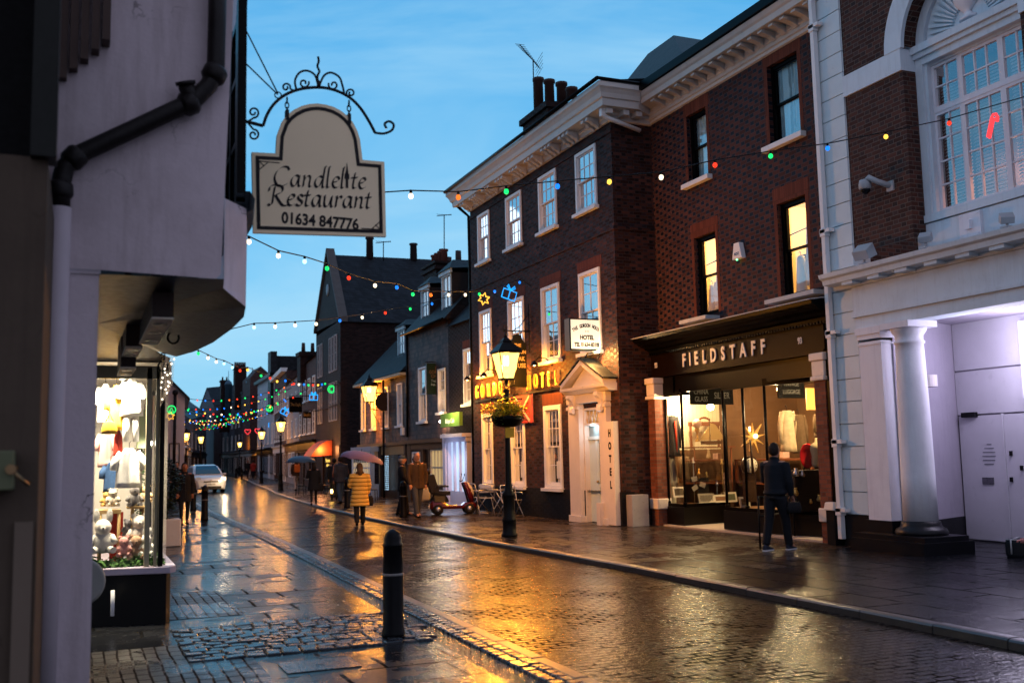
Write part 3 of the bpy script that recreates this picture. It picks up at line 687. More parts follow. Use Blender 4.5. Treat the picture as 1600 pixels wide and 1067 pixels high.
# illuminated box sign
y0 = 21.75; a = onY(889, 497, y0); b = onY(944, 548, y0)
bx = thing('lit_box_sign', 'glowing white box sign with black lettering standing out from the hotel corner', 'sign', (11.5, y0, b.z))
mb = MB(); mb.box(a.x, b.x, y0, y0+.26, b.z, a.z); mb.build('case', P('grey_case', (.10, .12, .14), .4), bx)
mb = MB()
for q in ((a.x, b.x, b.z, b.z+.03), (a.x, b.x, a.z-.03, a.z), (a.x, a.x+.025, b.z+.03, a.z-.03), (b.x-.025, b.x, b.z+.03, a.z-.03)): mb.box(q[0], q[1], y0-.03, y0-.001, q[2], q[3])
mb.build('rim', BLACKP, bx)
mb = MB(); mb.box(a.x+.025, b.x-.025, y0-.012, y0-.002, b.z+.03, a.z-.03); mb.build('face', EM('sign_glow', (1, .86, .66), .085), bx)
cx_ = (a.x+b.x)/2; mb = MB()
for i, chh in enumerate('THE GORDON HOUSE'):
    t = (i-7.5)/7.5; mb.join(TXT(chh, .115, front, cx_+t*.36, a.z-.17-.12*t*t, y0-.015, .004, .62, .006, angle=-t*.45))
mb.join(TXT('* *', .09, front, cx_, a.z-.33, y0-.015, .004)); mb.join(TXT('HOTEL', .15, front, cx_, (a.z+b.z)/2-.08, y0-.015, .004, .8, .007)); mb.join(TXT('TEL 01634-83100', .14, front, cx_, b.z+.13, y0-.015, .004, .68, .006))
mb.build('lettering', BLACKP, bx)
mb = MB(); mb.tube([(b.x+.02, y0+.13, b.z-.02), (11.3, y0+.13, b.z-.06), (XH, 22.9, b.z-.28)], .02, 6); mb.tube([(XH-.02, y0, b.z-.05), (XH-.1, y0, b.z-.2), (XH-.02, y0, b.z-.3), (XH-.02, y0, b.z-.9)], .012, 5); mb.build('bracket', BLACKM, bx)
lamp('box_light', (11.2, y0-.2, b.z-.08), 4, (1, .78, .45), .2, bx); spot('wash', (11.25, y0-.1, b.z-.05), (11.6, 21.0, 3.0), 34, (1, .46, .10), 150, bx, .1)

# ------------------------------------------------------------------ draper's shop with chequered brick
XF = 12.7
FS = lambda u, d, z: (XF+d, u, z)
fs = thing('chequered_brick_shop', 'chequered red and blue brick shop with black shopfront reading FIELDSTAFF and two lit upper windows', 'shop', (12.6, 17.6, 0))
uw = [(18.52, 19.30, 7.76, 9.33), (15.36, 16.30, 7.76, 9.40)]; lw = [(18.36, 19.20, 4.66, 6.46), (15.34, 16.20, 4.62, 6.53)]
mb = MB(); mb.wall(FS, 14.32, 20.88, 4.25, 9.85, [(*h, .2) for h in uw+lw]); mb.build('wall', BR_FIELD, fs)
for h in uw+lw:
    mb = MB(); mb.bm(FS, h[0]-.12, h[1]+.12, -.006, .002, h[3], h[3]+.32)
    mb.bm(FS, h[0]-.10, h[0]-.002, -.005, .002, h[2], h[3]); mb.bm(FS, h[1]+.002, h[1]+.10, -.005, .002, h[2], h[3]); mb.build('brick_dressing', BR_RUB, fs)
BLUEC = CURTAIN('blue_white_curtain', (.45, .72, .80), .45, 7)
for h in uw: sash(fs, FS, *h, .10, 1, (1, 1), fr=.07, fm=BLACKP, cm=BLUEC, sill=False, cd=-.01, glass=GLASS('dim_glass', (1, 1, 1), .3))
for h in uw: mb = MB(); mb.bm(FS, h[0]-.16, h[1]+.14, -.14, 0, h[2]-.13, h[2]-.02); mb.build('stone_sill', WHITE, fs, .01)
WROOM = EM('lit_room', (1, .62, .22), .022, base=(.75, .6, .38)); WROOMW = P('lit_room_wall', (.80, .66, .42), .8, .08, 2)
for i, h in enumerate(lw):
    w_ = sash(fs, FS, *h, .10, 1, (1, 1), fr=.07, fm=BLACKP, cm='none', sill=False, room=True, glass=MATS['dim_glass'])
    rm = MB(); x0, x1 = XF+.3, XF+2.6
    a, b, c, e = h[0]-.6, h[1]+.9, h[2]-.2, h[3]+.25
    rm.face([(x1, a, c), (x1, b, c), (x1, b, e), (x1, a, e)]); rm.face([(x0, a, e), (x1, a, e), (x1, b, e), (x0, b, e)]); rm.face([(x0, b, c), (x1, b, c), (x1, b, e), (x0, b, e)]); rm.face([(x0, a, c), (x1, a, c), (x1, a, e), (x0, a, e)]); rm.face([(x0, a, c), (x1, a, c), (x1, b, c), (x0, b, c)])
    ro = rm.build('room', WROOMW, w_); lamp('ceiling_light', (XF+1.1, (a+b)/2, e-.3), 23, (1, .58, .20), .15, w_)
    bm_ = MB(); bm_.box(XF+1.2, XF+1.4, a, b, h[3]-.95, h[3]-.80); bm_.tube([(XF+.45, h[1]+.2, h[3]-.55), (XF+.5, h[0]+.1, h[3]-.45)], .015); bm_.build('rail', DARKWOOD, w_)
# hanging garments behind the upper panes
CLOTH = P('white_cloth', (.72, .70, .66), .85, .12, 9, .4)
def dress(x, y, z, w_, h_, lab, mat=None, sleeves=False, nm='hanging_garment', cat='garment', ax='y', flare=1.25, thick=.07, grp='clothes hanging in the shop windows'):
    t = thing(nm, lab, cat, (x, y, z), group=grp)
    mb = MB(); out = []; n = 28
    for i in range(9):
        f = i/8; ww = w_*(.32+.18*min(1, f*6) + .5*f*(flare-.5))/1.0
        if f > .12: ww = w_*(.42+.16*f*flare)
        ring = []
        for k in range(n):
            a = 2*math.pi*k/n; pl_ = 1+.13*math.sin(a*9)*f
            uu, dd = ww*math.cos(a), thick*(.7+.7*f)*math.sin(a)*pl_*1.2
            ring.append((x+dd, y+uu, z-h_*f) if ax == 'y' else (x+uu, y+dd, z-h_*f))
        out.append(ring)
    mb.rings(out); mb.build('body', mat or CLOTH, t)
    if sleeves:
        mb = MB()
        for sg_ in (-1, 1):
            P0 = (0, sg_*w_*.40, -.03); P1 = (0, sg_*w_*.62, -h_*.35); P2 = (0, sg_*w_*.62, -h_*.8)
            pts = [(x+a, y+b, z+c) if ax == 'y' else (x+b, y+a, z+c) for a, b, c in (P0, P1, P2)]
            mb.tube(pts, [.055, .055, .045], 10)
        mb.build('sleeves', mat or CLOTH, t)
    hk = MB(); hk.tube([(x, y, z-.02), (x, y, z+.08), (x+.0, y+.03, z+.11), (x, y+.05, z+.08)], .006, 5)
    hk.tube([(x, y-w_*.4, z-.05), (x, y, z), (x, y+w_*.4, z-.05)] if ax == 'y' else [(x-w_*.4, y, z-.05), (x, y, z), (x+w_*.4, y, z-.05)], .008, 5)
    hk.build('hanger', BLACKM, t); return t
h = lw[0]
dress(XF+.34, 18.70, 6.15, .24, .95, 'long white nightdress in the upper pane of the left lit window')
dress(XF+.32, 18.74, 5.45, .26, .66, 'white blouse with short sleeves in the lower pane of the left lit window', sleeves=True)
dress(XF+.32, 19.02, 5.38, .18, .60, 'narrow white slip at the far side of the left lit window')
h = lw[1]
dress(XF+.34, 15.62, 6.35, .24, 1.05, 'long white gown in the upper pane of the right lit window')
dress(XF+.32, 15.62, 5.48, .22, .66, 'white blouse nearest the drainpipe in the right lit window', sleeves=True)
dress(XF+.32, 15.95, 5.45, .24, .85, 'pleated white skirt in the lower pane of the right lit window')
# cornice with modillions
cn = MB()
prof = [(0, 9.62), (-.05, 9.64), (-.05, 9.70), (-.09, 9.72), (-.09, 9.80), (-.12, 9.82), (-.12, 9.95), (-.50, 9.97), (-.52, 10.08), (-.56, 10.12), (-.60, 10.2), (0, 10.22)]
cornice(cn, FS, 14.0, 20.9, prof)
u = 14.45
while u < 20.2:
    cn.rings([[(XF+d, u+o, z) for d, z in ((-.12, 9.96), (-.44, 9.955), (-.46, 9.90), (-.34, 9.87), (-.22, 9.84), (-.12, 9.78))] for o in (0, .13)], smooth=False); u += .345
cn.build('cornice', MATS['cornice_paint'], fs)
rf = MB(); rf.hexa([(XF-.66, 14.0, 10.22), (XF+.3, 14.0, 10.25), (XF+.3, 20.35, 10.25), (XF-.66, 20.35, 10.22), (XF-.66, 14.0, 10.40), (XF+.3, 14.0, 10.45), (XF+.3, 20.35, 10.45), (XF-.66, 20.35, 10.40)])
rf.face([(XF-.5, 14, 10.42), (XF-.5, 20.35, 10.42), (16, 20.35, 11.4), (16, 14, 11.4)]); rf.build('gutter', BLACKP, fs)
# burglar alarm
al = thing('alarm_box', 'white wedge shaped burglar alarm box with a green light on the chequered brick', 'alarm box', (XF, 17.45, 5.7))
mb = MB(); mb.prism([(17.62, 5.66), (17.28, 5.66), (17.36, 6.0), (17.54, 6.0)], lambda p, q, t: (t, p, q), XF-.12, XF-.003); mb.build('case', WHITE, al, .01)
TXT('ADT', .09, mirr, -17.45, 5.76, XF-.125, .006).build('lettering', P('blue_ink', (.02, .12, .3), .5), al)
mb = MB(); mb.ball((XF-.08, 17.5, 5.655), .018, 6, 5); mb.build('green_light', EM('green_led', (.1, 1, .3), 1.2, False), al)
# black shopfront: lead flashing, entablature, fascia
sf = MB(); cornice(sf, FS, 14.45, 20.86, [(0, 3.98), (-.28, 3.99), (-.30, 4.05), (-.40, 4.08), (-.44, 4.13), (-.58, 4.17), (-.62, 4.22), (-.72, 4.26), (-.74, 4.32), (0, 4.40)])
for k in range(70): sf.bm(FS, 14.6+k*.089, 14.64+k*.089, -.34, -.27, 3.94, 3.985)
sf.build('entablature', BLACKP, fs)
ld = MB()
for k, (a, b) in enumerate(((14.45, 16.1), (16.1, 17.8), (17.8, 19.4), (19.4, 20.86))): ld.hexa([(XF-.78, a, 4.325), (XF-.003, a, 4.43), (XF-.003, b-.05, 4.43), (XF-.78, b-.05, 4.325), (XF-.78, a, 4.345), (XF-.003, a, 4.46), (XF-.003, b, 4.46), (XF-.78, b, 4.345)])
for a, b in ((14.75, 16.2), (18.25, 19.3)): ld.box(XF-.42, XF-.05, a, b, 4.50, 4.58)
ld.build('lead_flashing', P('skylit_lead', (.42, .44, .46), .4, .3, 6, .4), fs)  # lead lightened: the sky highlight on it is put into the colour
fa = MB(); fa.bm(FS, 14.75, 20.86, -.24, -.10, 3.47, 3.93); fa.bm(FS, 14.72, 20.88, -.29, -.10, 3.41, 3.47); fa.bm(FS, 14.72, 20.88, -.28, -.10, 3.93, 3.98)
fao = fa.build('fascia', P('varnished_fascia', (.0065, .0028, .0016), .45, .5, 5, .15, spec=.05), fs)
LETW = P('white_letters', (.78, .78, .80), .5, .04)
q0, q1 = onX(1064, 578, XF-.25).y, onX(1200, 540, XF-.25).y
LW_ = dict(F=.92, I=.5, E=.95, L=.9, D=1.1, S=1.0, T=1.0, A=1.12); tot_ = sum(LW_[c] for c in 'FIELDSTAFF'); cu_ = 0
for i, chh in enumerate('FIELDSTAFF'):
    u = q0+(q1-q0)*(cu_+LW_[chh]/2)/tot_; cu_ += LW_[chh]; TXT(chh, .40, mirr, -u, 3.70, XF-.255, .02, .76, .012).build('lettering', LETW, fao)
for u in (onX(1025, 575, 12.45).y, onX(1250, 537, 12.45).y): TXT('93', .17, mirr, -u, 3.70, XF-.25, .012, .75, .004).build('lettering', LETW, fao)
# structure of the front: brick piers with white capitals, head, pilaster
for yy in (20.62, 14.72):
    mb = MB(); mb.box(12.28, 12.62, yy-.15, yy+.15, 0.62, 2.92); mb.box(12.28, 12.62, yy-.15, yy+.15, 0, .38); po = mb.build('brick_pier', BR_RUB if False else BRICK('pier_brick', (.17, .055, .032), (.13, .045, .03), (.10, .07, .06), .3, var=.3), fs)
    mb = MB(); mb.box(12.22, 12.64, yy-.20, yy+.20, 3.26, 3.40); mb.box(12.25, 12.63, yy-.17, yy+.17, 2.98, 3.26); mb.box(12.22, 12.64, yy-.19, yy+.19, 2.90, 2.98); mb.build('capital', CREAM, po, .02); mb = MB(); mb.box(12.24, 12.63, yy-.18, yy+.18, .38, .62); mb.build('pier_base', CREAM, po, .02)
wf = MB()
wf.box(12.55, 12.66, 14.9, 20.5, 3.02, 3.42); wf.box(12.5, 14.0, 20.0, 20.46, 3.0, 3.4)
wf.box(14.3, 14.42, 14.4, 14.9, 0, 3.4); wf.box(12.30, 12.68, 14.34, 14.56, 0, 3.42)
wf.box(12.63, 15.6, 20.78, 20.86, 0, 3.45); wf.box(12.63, 15.6, 14.36, 14.42, 0, 3.45)
PATH1 = [(12.56, 20.46), (12.56, 19.78), (13.95, 20.10)]
PATH2 = [(12.56, 18.16), (12.56, 16.72), (12.95, 15.35), (12.95, 14.9)]
def path_front(path, zb, zt, tall, fr, glass, bars=()):
    for i, (a, b) in enumerate(zip(path, path[1:])):
        glass.face([(*a, zb+.02), (*b, zb+.02), (*b, zt), (*a, zt)])
    for (x, y) in list(path)+list(bars):
        fr.lathe([(.03, zb-.0), (.03, zt)], (x, y, 0), 8); fr.lathe([(.045, zb), (.045, zb+.05), (.03, zb+.06)], (x, y, 0), 8)
    for i, (a, b) in enumerate(zip(path, path[1:])):
        A, B = Vector((*a, 0)), Vector((*b, 0)); n_ = Vector((-(B-A).y, (B-A).x, 0)).normalized()*.04
        for z0, z1 in ((zt, zt+.14), (zb-.06, zb+.01)):
            fr.hexa([A-n_+Vector((0, 0, z0)), B-n_+Vector((0, 0, z0)), B+n_+Vector((0, 0, z0)), A+n_+Vector((0, 0, z0)), A-n_+Vector((0, 0, z1)), B-n_+Vector((0, 0, z1)), B+n_+Vector((0, 0, z1)), A+n_+Vector((0, 0, z1))])
glm = MB(); gl2 = MB(); path_front(PATH1, .50, 2.95, 0, wf, gl2); path_front(PATH2, .50, 2.95, 0, wf, glm, [(12.56, 17.45)])
wf.build('shop_window_frame', P('brown_black_paint', (.003, .002, .0016), .4, .4, 6, spec=.06), fs)
SGL = GLASS('shop_glass_mat', (1, 1, 1), .42); glm.build('shop_glass', SGL, fs); gl2.build('shop_glass', SGL, fs)
rs = MB()
rs.prism([(12.50, 20.48), (12.50, 19.74), (13.95, 20.04), (13.95, 20.48)], lambda p, q, t: (p, q, t), 0.0, .44)
rs.prism([(12.50, 18.22), (12.50, 16.70), (12.90, 15.30), (12.90, 14.9), (14.2, 14.9), (14.2, 18.22)], lambda p, q, t: (p, q, t), 0.05, .44)
rs.build('stall_riser', P('riser_black', (.0035, .0025, .0022), .35, .3, 5, spec=.25), fs)
st = MB(); st.box(12.35, 14.4, 14.6, 20.4, -.02, .035); st.build('threshold', P('pale_stone', (.42, .36, .30), .5, .2, 5), fs)
# room
PAN = s_ = N('panelled_boards'); u_, v_ = uv(s_); fr_ = s_.math('FRACT', s_.math('DIVIDE', u_, .11)); g_ = s_.math('LESS_THAN', fr_, .08)
s_.bsdf(s_.mix(s_.math('MULTIPLY', g_, .6), (.74, .66, .46), (.30, .24, .14)), .6, bump=s_.math('SUBTRACT', 1, g_), bstr=.4); PAN = s_.m
rmw = MB()
rmw.face([(12.66, 20.77, 1.72), (14.25, 20.77, 1.72), (14.25, 20.77, 3.3), (12.66, 20.77, 3.3)]); rmw.face([(12.66, 20.77, .44), (12.95, 20.77, .44), (12.95, 20.77, 1.72), (12.66, 20.77, 1.72)])
rmw.build('window_backboard', PAN, fs)
rm2 = MB(); rm2.face([(12.95, 20.772, .0), (16.6, 20.772, .0), (16.6, 20.772, 1.72), (12.95, 20.772, 1.72)]); rm2.face([(14.25, 20.772, 1.72), (16.6, 20.772, 1.72), (16.6, 20.772, 3.3), (14.25, 20.772, 3.3)]); rm2.face([(16.6, 14.42, .0), (16.6, 20.9, .0), (16.6, 20.9, 3.3), (16.6, 14.42, 3.3)]); rm2.face([(12.67, 14.42, 3.28), (16.6, 14.42, 3.28), (16.6, 20.9, 3.28), (12.67, 20.9, 3.28)])
rm2.face([(12.70, 14.42, 0.0), (16.6, 14.42, 0.0), (16.6, 14.42, 3.3), (12.7, 14.42, 3.3)]); rm2.face([(14.4, 14.4, .02), (16.6, 14.4, .02), (16.6, 20.9, .02), (14.4, 20.9, .02)]); rm2.build('shop_room', P('shop_room_brown', (.13, .065, .03), .6, .5, 1.5), fs)
dk = MB()
dk.prism([(12.60, 20.48), (12.60, 19.82), (13.95, 20.14), (13.95, 20.48)], lambda p, q, t: (p, q, t), .445, .50); dk.prism([(12.60, 18.14), (12.60, 16.74), (13.0, 15.34), (13.0, 14.95), (14.3, 14.95), (14.3, 18.14)], lambda p, q, t: (p, q, t), .445, .50); dk.build('display_shelf', P('shelf_wood', (.16, .08, .035), .4, .3, 5), fs)
BULB = EM('shop_bulb', (1, .72, .34), 1.5)
for (x, y, z, e) in ((13.0, 20.2, 2.95, 22), (13.6, 17.6, 2.95, 13), (13.4, 15.7, 2.95, 18), (15.2, 19.0, 2.9, 8), (15.4, 16.2, 2.6, 12)):
    b_ = MB(); b_.ball((x, y, z), .05, 8, 6); bo = b_.build('ceiling_bulb', BULB, fs); lamp('bulb_light', (x, y, z-.12), e*1.35, (1, .72, .36), .08, bo)
# hand-lettered boards hanging in the windows
SLB = P('slate_board', (.004, .004, .004), .7, .3, 8, spec=.02)
CHALK = P('chalk', (.10, .10, .10), .9, .3, 20)
for (px0, px1, yy, ln, lab) in ((1079, 1145, 19.80, (('CHINA', 'GLASS'), 'SILVER'), 'black chalk lettered board reading china glass silver in the left shop window'),
                             (1216, 1256, 17.9, (('VINTAGE', 'LUGGAGE'), ''), 'black lettered board reading vintage luggage in the right shop window')):
    y0 = yy-.2 if px0 < 1100 else 16.9
    a = onY(px0, 632 if px0 < 1100 else 622, y0); b = onY(px1, 605 if px0 < 1100 else 590, y0)
    t = thing('lettered_sign', lab, 'sign', ((a.x+b.x)/2, y0, a.z)); mb = MB(); mb.box(a.x, b.x, y0, y0+.02, a.z, b.z); mb.build('board', SLB, t)
    mb = MB(); w_ = b.x-a.x; h_ = b.z-a.z
    if ln[1]: mb.join(TXT(ln[0][0], h_*.42, front, a.x+w_*.25, a.z+h_*.72, y0-.004, .004, .75)); mb.join(TXT(ln[0][1], h_*.42, front, a.x+w_*.25, a.z+h_*.3, y0-.004, .004, .75)); mb.join(TXT(ln[1], h_*.52, front, a.x+w_*.73, a.z+h_*.5, y0-.004, .004, .7))
    else: mb.join(TXT(ln[0][0], h_*.30, front, a.x+w_*.5, a.z+h_*.68, y0-.004, .004, .75)); mb.join(TXT(ln[0][1], h_*.30, front, a.x+w_*.5, a.z+h_*.3, y0-.004, .004, .75))
    mb.build('lettering', CHALK, t)
    hg = MB(); [hg.tube([(x, y0, b.z), (x, y0, 3.1)], .006, 4) for x in (a.x+.05, b.x-.05)]; hg.build('chain', BLACKM, t)
# ------------------------------------------------------------------ classical brick and stucco building on the right
XR = 12.33
RS = lambda u, d, z: (XR+d, u, z)
STUC = STREAK('pale_stucco', (.68, .77, .84), (.38, .42, .45), .6, .5, 0)
STUCW = STREAK('white_stucco', (.82, .81, .86), (.50, .48, .54), .6, .45, 0)
rbld = thing('civic_building', 'brick building dressed in pale stucco with a large multi paned window and entrance column', 'building', (12.6, 11.5, 0))
mb = MB(); mb.wall(RS, 12.31, 13.68, 5.02, 7.83); mb.face([RS(12.31, 0, 5.02), RS(12.31, .38, 5.02), RS(12.31, .38, 7.83), RS(12.31, 0, 7.83)])
# spandrel above the band, cut to the arch
YC, ZS, RO, RI = 11.17, 8.22, 1.48, 1.10
prev = None
for k in range(19):
    a = math.pi*.5*k/18; y, z = YC+RO*math.cos(a), ZS+RO*math.sin(a)
    if prev: mb.face([RS(prev[0], 0, prev[1]), RS(13.68, 0, prev[1]), RS(13.68, 0, z), RS(y, 0, z)]); mb.face([RS(2*YC-prev[0], 0, prev[1]), RS(8.6, 0, prev[1]), RS(8.6, 0, z), RS(2*YC-y, 0, z)])
    prev = (y, z)
mb.wall(RS, 8.6, 13.68, ZS+RO, 11.2); mb.wall(RS, 8.6, 10.03, 5.02, 7.83)
for k in range(24):   # curved reveal
    a, b = math.pi*k/24, math.pi*(k+1)/24
    mb.face([RS(YC+RI*math.cos(a), .02, ZS+RI*math.sin(a)), RS(YC+RI*math.cos(b), .02, ZS+RI*math.sin(b)), RS(YC+RI*math.cos(b), .42, ZS+RI*math.sin(b)), RS(YC+RI*math.cos(a), .42, ZS+RI*math.sin(a))])
mb.build('brick_wall', BR_RIGHT, rbld)
for a, b in ((12.31, 13.69), (8.6, 10.03)): mb = MB(); mb.bm(RS, a, b, -.04, .4, 7.83, 8.20); mb.build('stone_band', STUC, rbld)
mb = MB()
for i in range(24):
    a, b = math.pi*i/24, math.pi*(i+1)/24
    q = []
    for dd in (-.05, .02):
        for (r, t) in ((RI, a), (RO, a), (RO, b), (RI, b)): q.append(RS(YC+r*math.cos(t), dd, ZS-.02+r*math.sin(t)))
    mb.hexa(q)
mb.build('archivolt', STUC, rbld)
# rusticated quoins
mb = MB(); mb.bm(RS, 13.69, 14.30, .02, .35, .1, 11.2)
z = .55
while z < 11: mb.bm(RS, 13.69, 14.30, -.03, .02, z, z+.372); z += .388
mb.build('quoins', P('quoin_paint', (.64, .74, .78), .5, .1, 3, .1, wear=.2), rbld)
dp = MB(); XP = 12.22
dp.box(XP-.045, XP+.045, 14.24, 14.33, .12, 11); 
for (px, py) in ((1272, 42), (1289, 362), (1300, 520), (1311, 690), (1322, 797)):
    z = onX(px, py, XP).z; dp.box(XP-.06, XP+.06, 14.10, 14.36, z-.03, z+.03); dp.box(XP-.06, XP+.06, 14.22, 14.35, z-.09, z+.05)
dp.build('downpipe', WHITE, rbld)
# entablature and cornice over the entrance
mb = MB()
cornice(mb, RS, 8.5, 14.14, [(0, 4.42), (-.10, 4.44), (-.12, 4.50), (-.34, 4.52), (-.36, 4.60), (-.42, 4.63), (-.44, 4.70), (.1, 4.78)])
u = 13.7
while u > 8.8: mb.bm(RS, u-.26, u, -.31, -.10, 4.46, 4.521); u -= .62
mb.bm(RS, 8.5, 13.72, -.08, .35, 3.96, 4.43); mb.bm(RS, 8.5, 13.74, -.11, .35, 3.90, 3.96); mb.bm(RS, 8.5, 13.70, -.06, .35, 3.70, 3.90)
mb.build('entablature', STUC, rbld)
mb = MB()
mb.bm(RS, 13.12, 13.64, -.07, .30, .48, 3.46)
mb.bm(RS, 13.08, 13.68, -.11, .30, 3.58, 3.70); mb.bm(RS, 13.10, 13.66, -.09, .30, 3.50, 3.58); mb.bm(RS, 13.10, 13.66, -.085, .3, 3.40, 3.43)
mb.build('pilaster', STUCW, rbld)
mb = MB(); mb.lathe([(.268, .50), (.264, 1.2), (.250, 2.2), (.225, 3.2), (.218, 3.34), (.242, 3.35), (.242, 3.38), (.22, 3.40), (.22, 3.48), (.27, 3.55), (.29, 3.60)], (XR+.14, 12.70, 0), 36)
mb.box(XR-.17, XR+.45, 12.39, 13.01, 3.60, 3.70); mb.build('column', STUCW, rbld)
BLK = P('black_plinth', (.007, .007, .009), .35, .4, 4, .3)
mb = MB(); mb.lathe([(.40, .28), (.41, .32), (.38, .38), (.33, .40), (.31, .44), (.30, .49), (.27, .50)], (XR+.14, 12.70, 0), 30)
mb.box(XR-.42, XR+.62, 12.10, 13.72, -.02, .20); mb.box(XR-.36, XR+.55, 12.14, 13.70, .20, .28); mb.bm(RS, 13.06, 13.70, -.12, .3, .28, .48); mb.bm(RS, 13.69, 14.30, -.05, .3, 0, .54)
mb.build('plinth', BLK, rbld)
# recessed entrance
mb = MB()
mb.face([(12.5, 13.10, .42), (14.74, 13.95, .42), (14.74, 13.95, 3.9), (12.5, 13.10, 3.9)])
mb.face([(12.4, 13.5, 3.88), (14.9, 14.2, 3.88), (14.9, 8, 3.88), (12.4, 8, 3.88)])
mb.face([(14.76, 13.96, 0), (14.76, 8.0, 0), (14.76, 8.0, 3.9), (14.76, 13.96, 3.9)])
mb.build('porch_wall', STREAK('lavender_wall', (.33, .30, .37), (.20, .18, .23), .7, .4, 0), rbld)
mb = MB(); mb.prism([(12.5, 13.07), (14.74, 13.93), (14.74, 14.0), (12.5, 13.2)], lambda p, q, t: (p, q, t), 0, .42); mb.build('skirting', BLK, rbld)
WD = P('grey_white_door', (.50, .48, .54), .5, .12, 2, .12, wear=.2)
mb = MB(); mb.box(14.70, 14.74, 12.98, 13.90, .02, 2.20); mb.box(14.69, 14.75, 12.94, 12.975, 0, 2.22); mb.box(14.70, 14.74, 12.3, 12.93, .02, 2.20); mb.box(14.71, 14.75, 12.2, 13.93, 2.23, 3.00); mb.box(14.71, 14.75, 12.2, 13.93, 3.03, 3.88)
dro = mb.build('door', WD, rbld, .004)
mb = MB(); a = onX(1535, 750, 14.69); mb.box(14.685, 14.70, a.y-.24, a.y, a.z-.07, a.z+.05); mb.build('letterbox', P('steel', (.2, .2, .22), .3, metal=1), dro)
mb = MB(); a = onX(1506, 650, 14.69); mb.box(14.62, 14.70, a.y-.3, a.y, a.z-.03, a.z+.06); mb.build('door_closer', BLACKM, dro)
mb = MB()
for (px, py) in ((1580, 707), (1581, 748), (1597, 730)): a = onX(px, py, 14.69); mb.box(14.66, 14.70, a.y-.02, a.y+.02, a.z-.05, a.z+.03)
mb.build('lock', BLACKM, dro)
mb = MB()
for k, wd in enumerate((.05, .10, .13, .14, .13, .10)):
    a = onX(1545, 694+k*6.2, 14.69); mb.box(14.693, 14.699, a.y-wd, a.y+wd, a.z-.008, a.z+.008)
mb.build('door_notice', P('grey_print', (.14, .14, .18), .8), dro)
mb = MB(); mb.box(14.60, 14.66, 10.2, 12.40, 2.45, 3.75); mb.build('lit_panel', EM('cold_panel', (.80, .76, 1), .13), rbld)
mb = MB(); mb.box(14.60, 14.70, 10.2, 12.2, .5, 2.42); mb.build('inner_door', WD, rbld)
lamp('porch_light', (14.1, 11.9, 3.3), 14, (.82, .76, 1), .5, rbld); lamp('porch_light', (12.9, 11.6, 3.3), 3, (.8, .74, 1), .4, rbld)
t = (1453-1440)/57; sp = Vector((12.5, 13.10, 0)).lerp(Vector((14.74, 13.95, 0)), .16)
sq_ = onY(1453, 595, 13.2)
sc1 = thing('wall_sconce', 'small half round wall light on the lavender wall beside the column', 'wall light', (sq_.x, 13.2, sq_.z))
mb = MB(); mb.prism([(-.14, .16), (.14, .16)] + [(.14*math.cos(t), -.13*math.sin(t)) for t in [math.pi*k/10 for k in range(11)]], lambda p, q, t: (sq_.x+p, 13.22+q, t), sq_.z-.10, sq_.z+.10); mb.build('shade', P('sconce_white', (.6, .55, .55), .5), sc1)
# window recess
XW = 12.70
WS = lambda u, d, z: (XW+d, u, z)
mb = MB(); mb.wall(WS, 8.6, 12.6, 4.7, 9.6, [(10.18, 12.10, 5.42, 7.86, .12)])
for a, b in ((12.10, 12.46), (9.86, 10.18)):
    mb.bm(WS, a, b, -.06, -.001, 5.30, 7.90); mb.bm(WS, a+.06, b-.0, -.10, -.06, 5.30, 7.90)
mb.bm(WS, 9.80, 12.50, -.10, -.001, 7.90, 8.02); mb.bm(WS, 9.78, 12.52, -.15, -.001, 8.02, 8.10); mb.bm(WS, 9.78, 12.52, -.20, -.001, 8.10, 8.22)
mb.bm(WS, 9.80, 12.46, -.13, -.001, 5.28, 5.40); mb.bm(WS, 9.6, 12.5, -.10, -.001, 4.78, 5.26)
mb.build('window_surround', STUC, rbld)
wn_ = MB()
for a, b, n in ((11.53, 12.10, 2), (10.75, 11.53, 3), (10.18, 10.75, 2)):
    for (c, e, m_) in ((7.10, 7.86, 2), (5.42, 7.06, 4)):
        for q in ((a+.0, a+.05, c, e), (b-.05, b-.0, c, e), (a+.05, b-.05, c, c+.06), (a+.05, b-.05, e-.05, e)): wn_.bm(WS, q[0], q[1], .03, .09, q[2], q[3])
        for i in range(1, n): u = a+.05+(b-a-.1)*i/n; wn_.bm(WS, u-.012, u+.012, .04, .08, c+.06, e-.05)
        for j in range(1, m_): z = c+.06+(e-c-.11)*j/m_; wn_.bm(WS, a+.05, b-.05, .041, .079, z-.012, z+.012)
wn_.bm(WS, 10.18, 12.10, .02, .1, 7.06, 7.10)
wo_ = wn_.build('window', STUCW, rbld)
mb = MB(); mb.face([WS(10.2, .06, 5.44), WS(12.08, .06, 5.44), WS(12.08, .06, 7.84), WS(10.2, .06, 7.84)]); mb.build('glass', MATS['dim_glass'], wo_)
s_ = N('louvre_shutter'); u_, v_ = uv(s_); f_ = s_.math('FRACT', s_.math('DIVIDE', v_, .055))
s_.bsdf(s_.mix(s_.math('LESS_THAN', f_, .35), (.26, .24, .24), (.07, .06, .06)), .5, bump=f_, bstr=.9, bdist=.02)
mb = MB()
for a, b in ((11.56, 12.06), (10.80, 11.48), (10.2, 10.7)):
    z = 5.46
    while z < 7.5:
        mb.hexa([WS(a, .16, z), WS(b, .16, z), WS(b, .20, z+.045), WS(a, .20, z+.045), WS(a, .17, z-.0), WS(b, .17, z-.0), WS(b, .21, z+.045), WS(a, .21, z+.045)]); z += .055
mb.build('shutter', P('shutter_paint', (.42, .40, .38), .5), wo_)
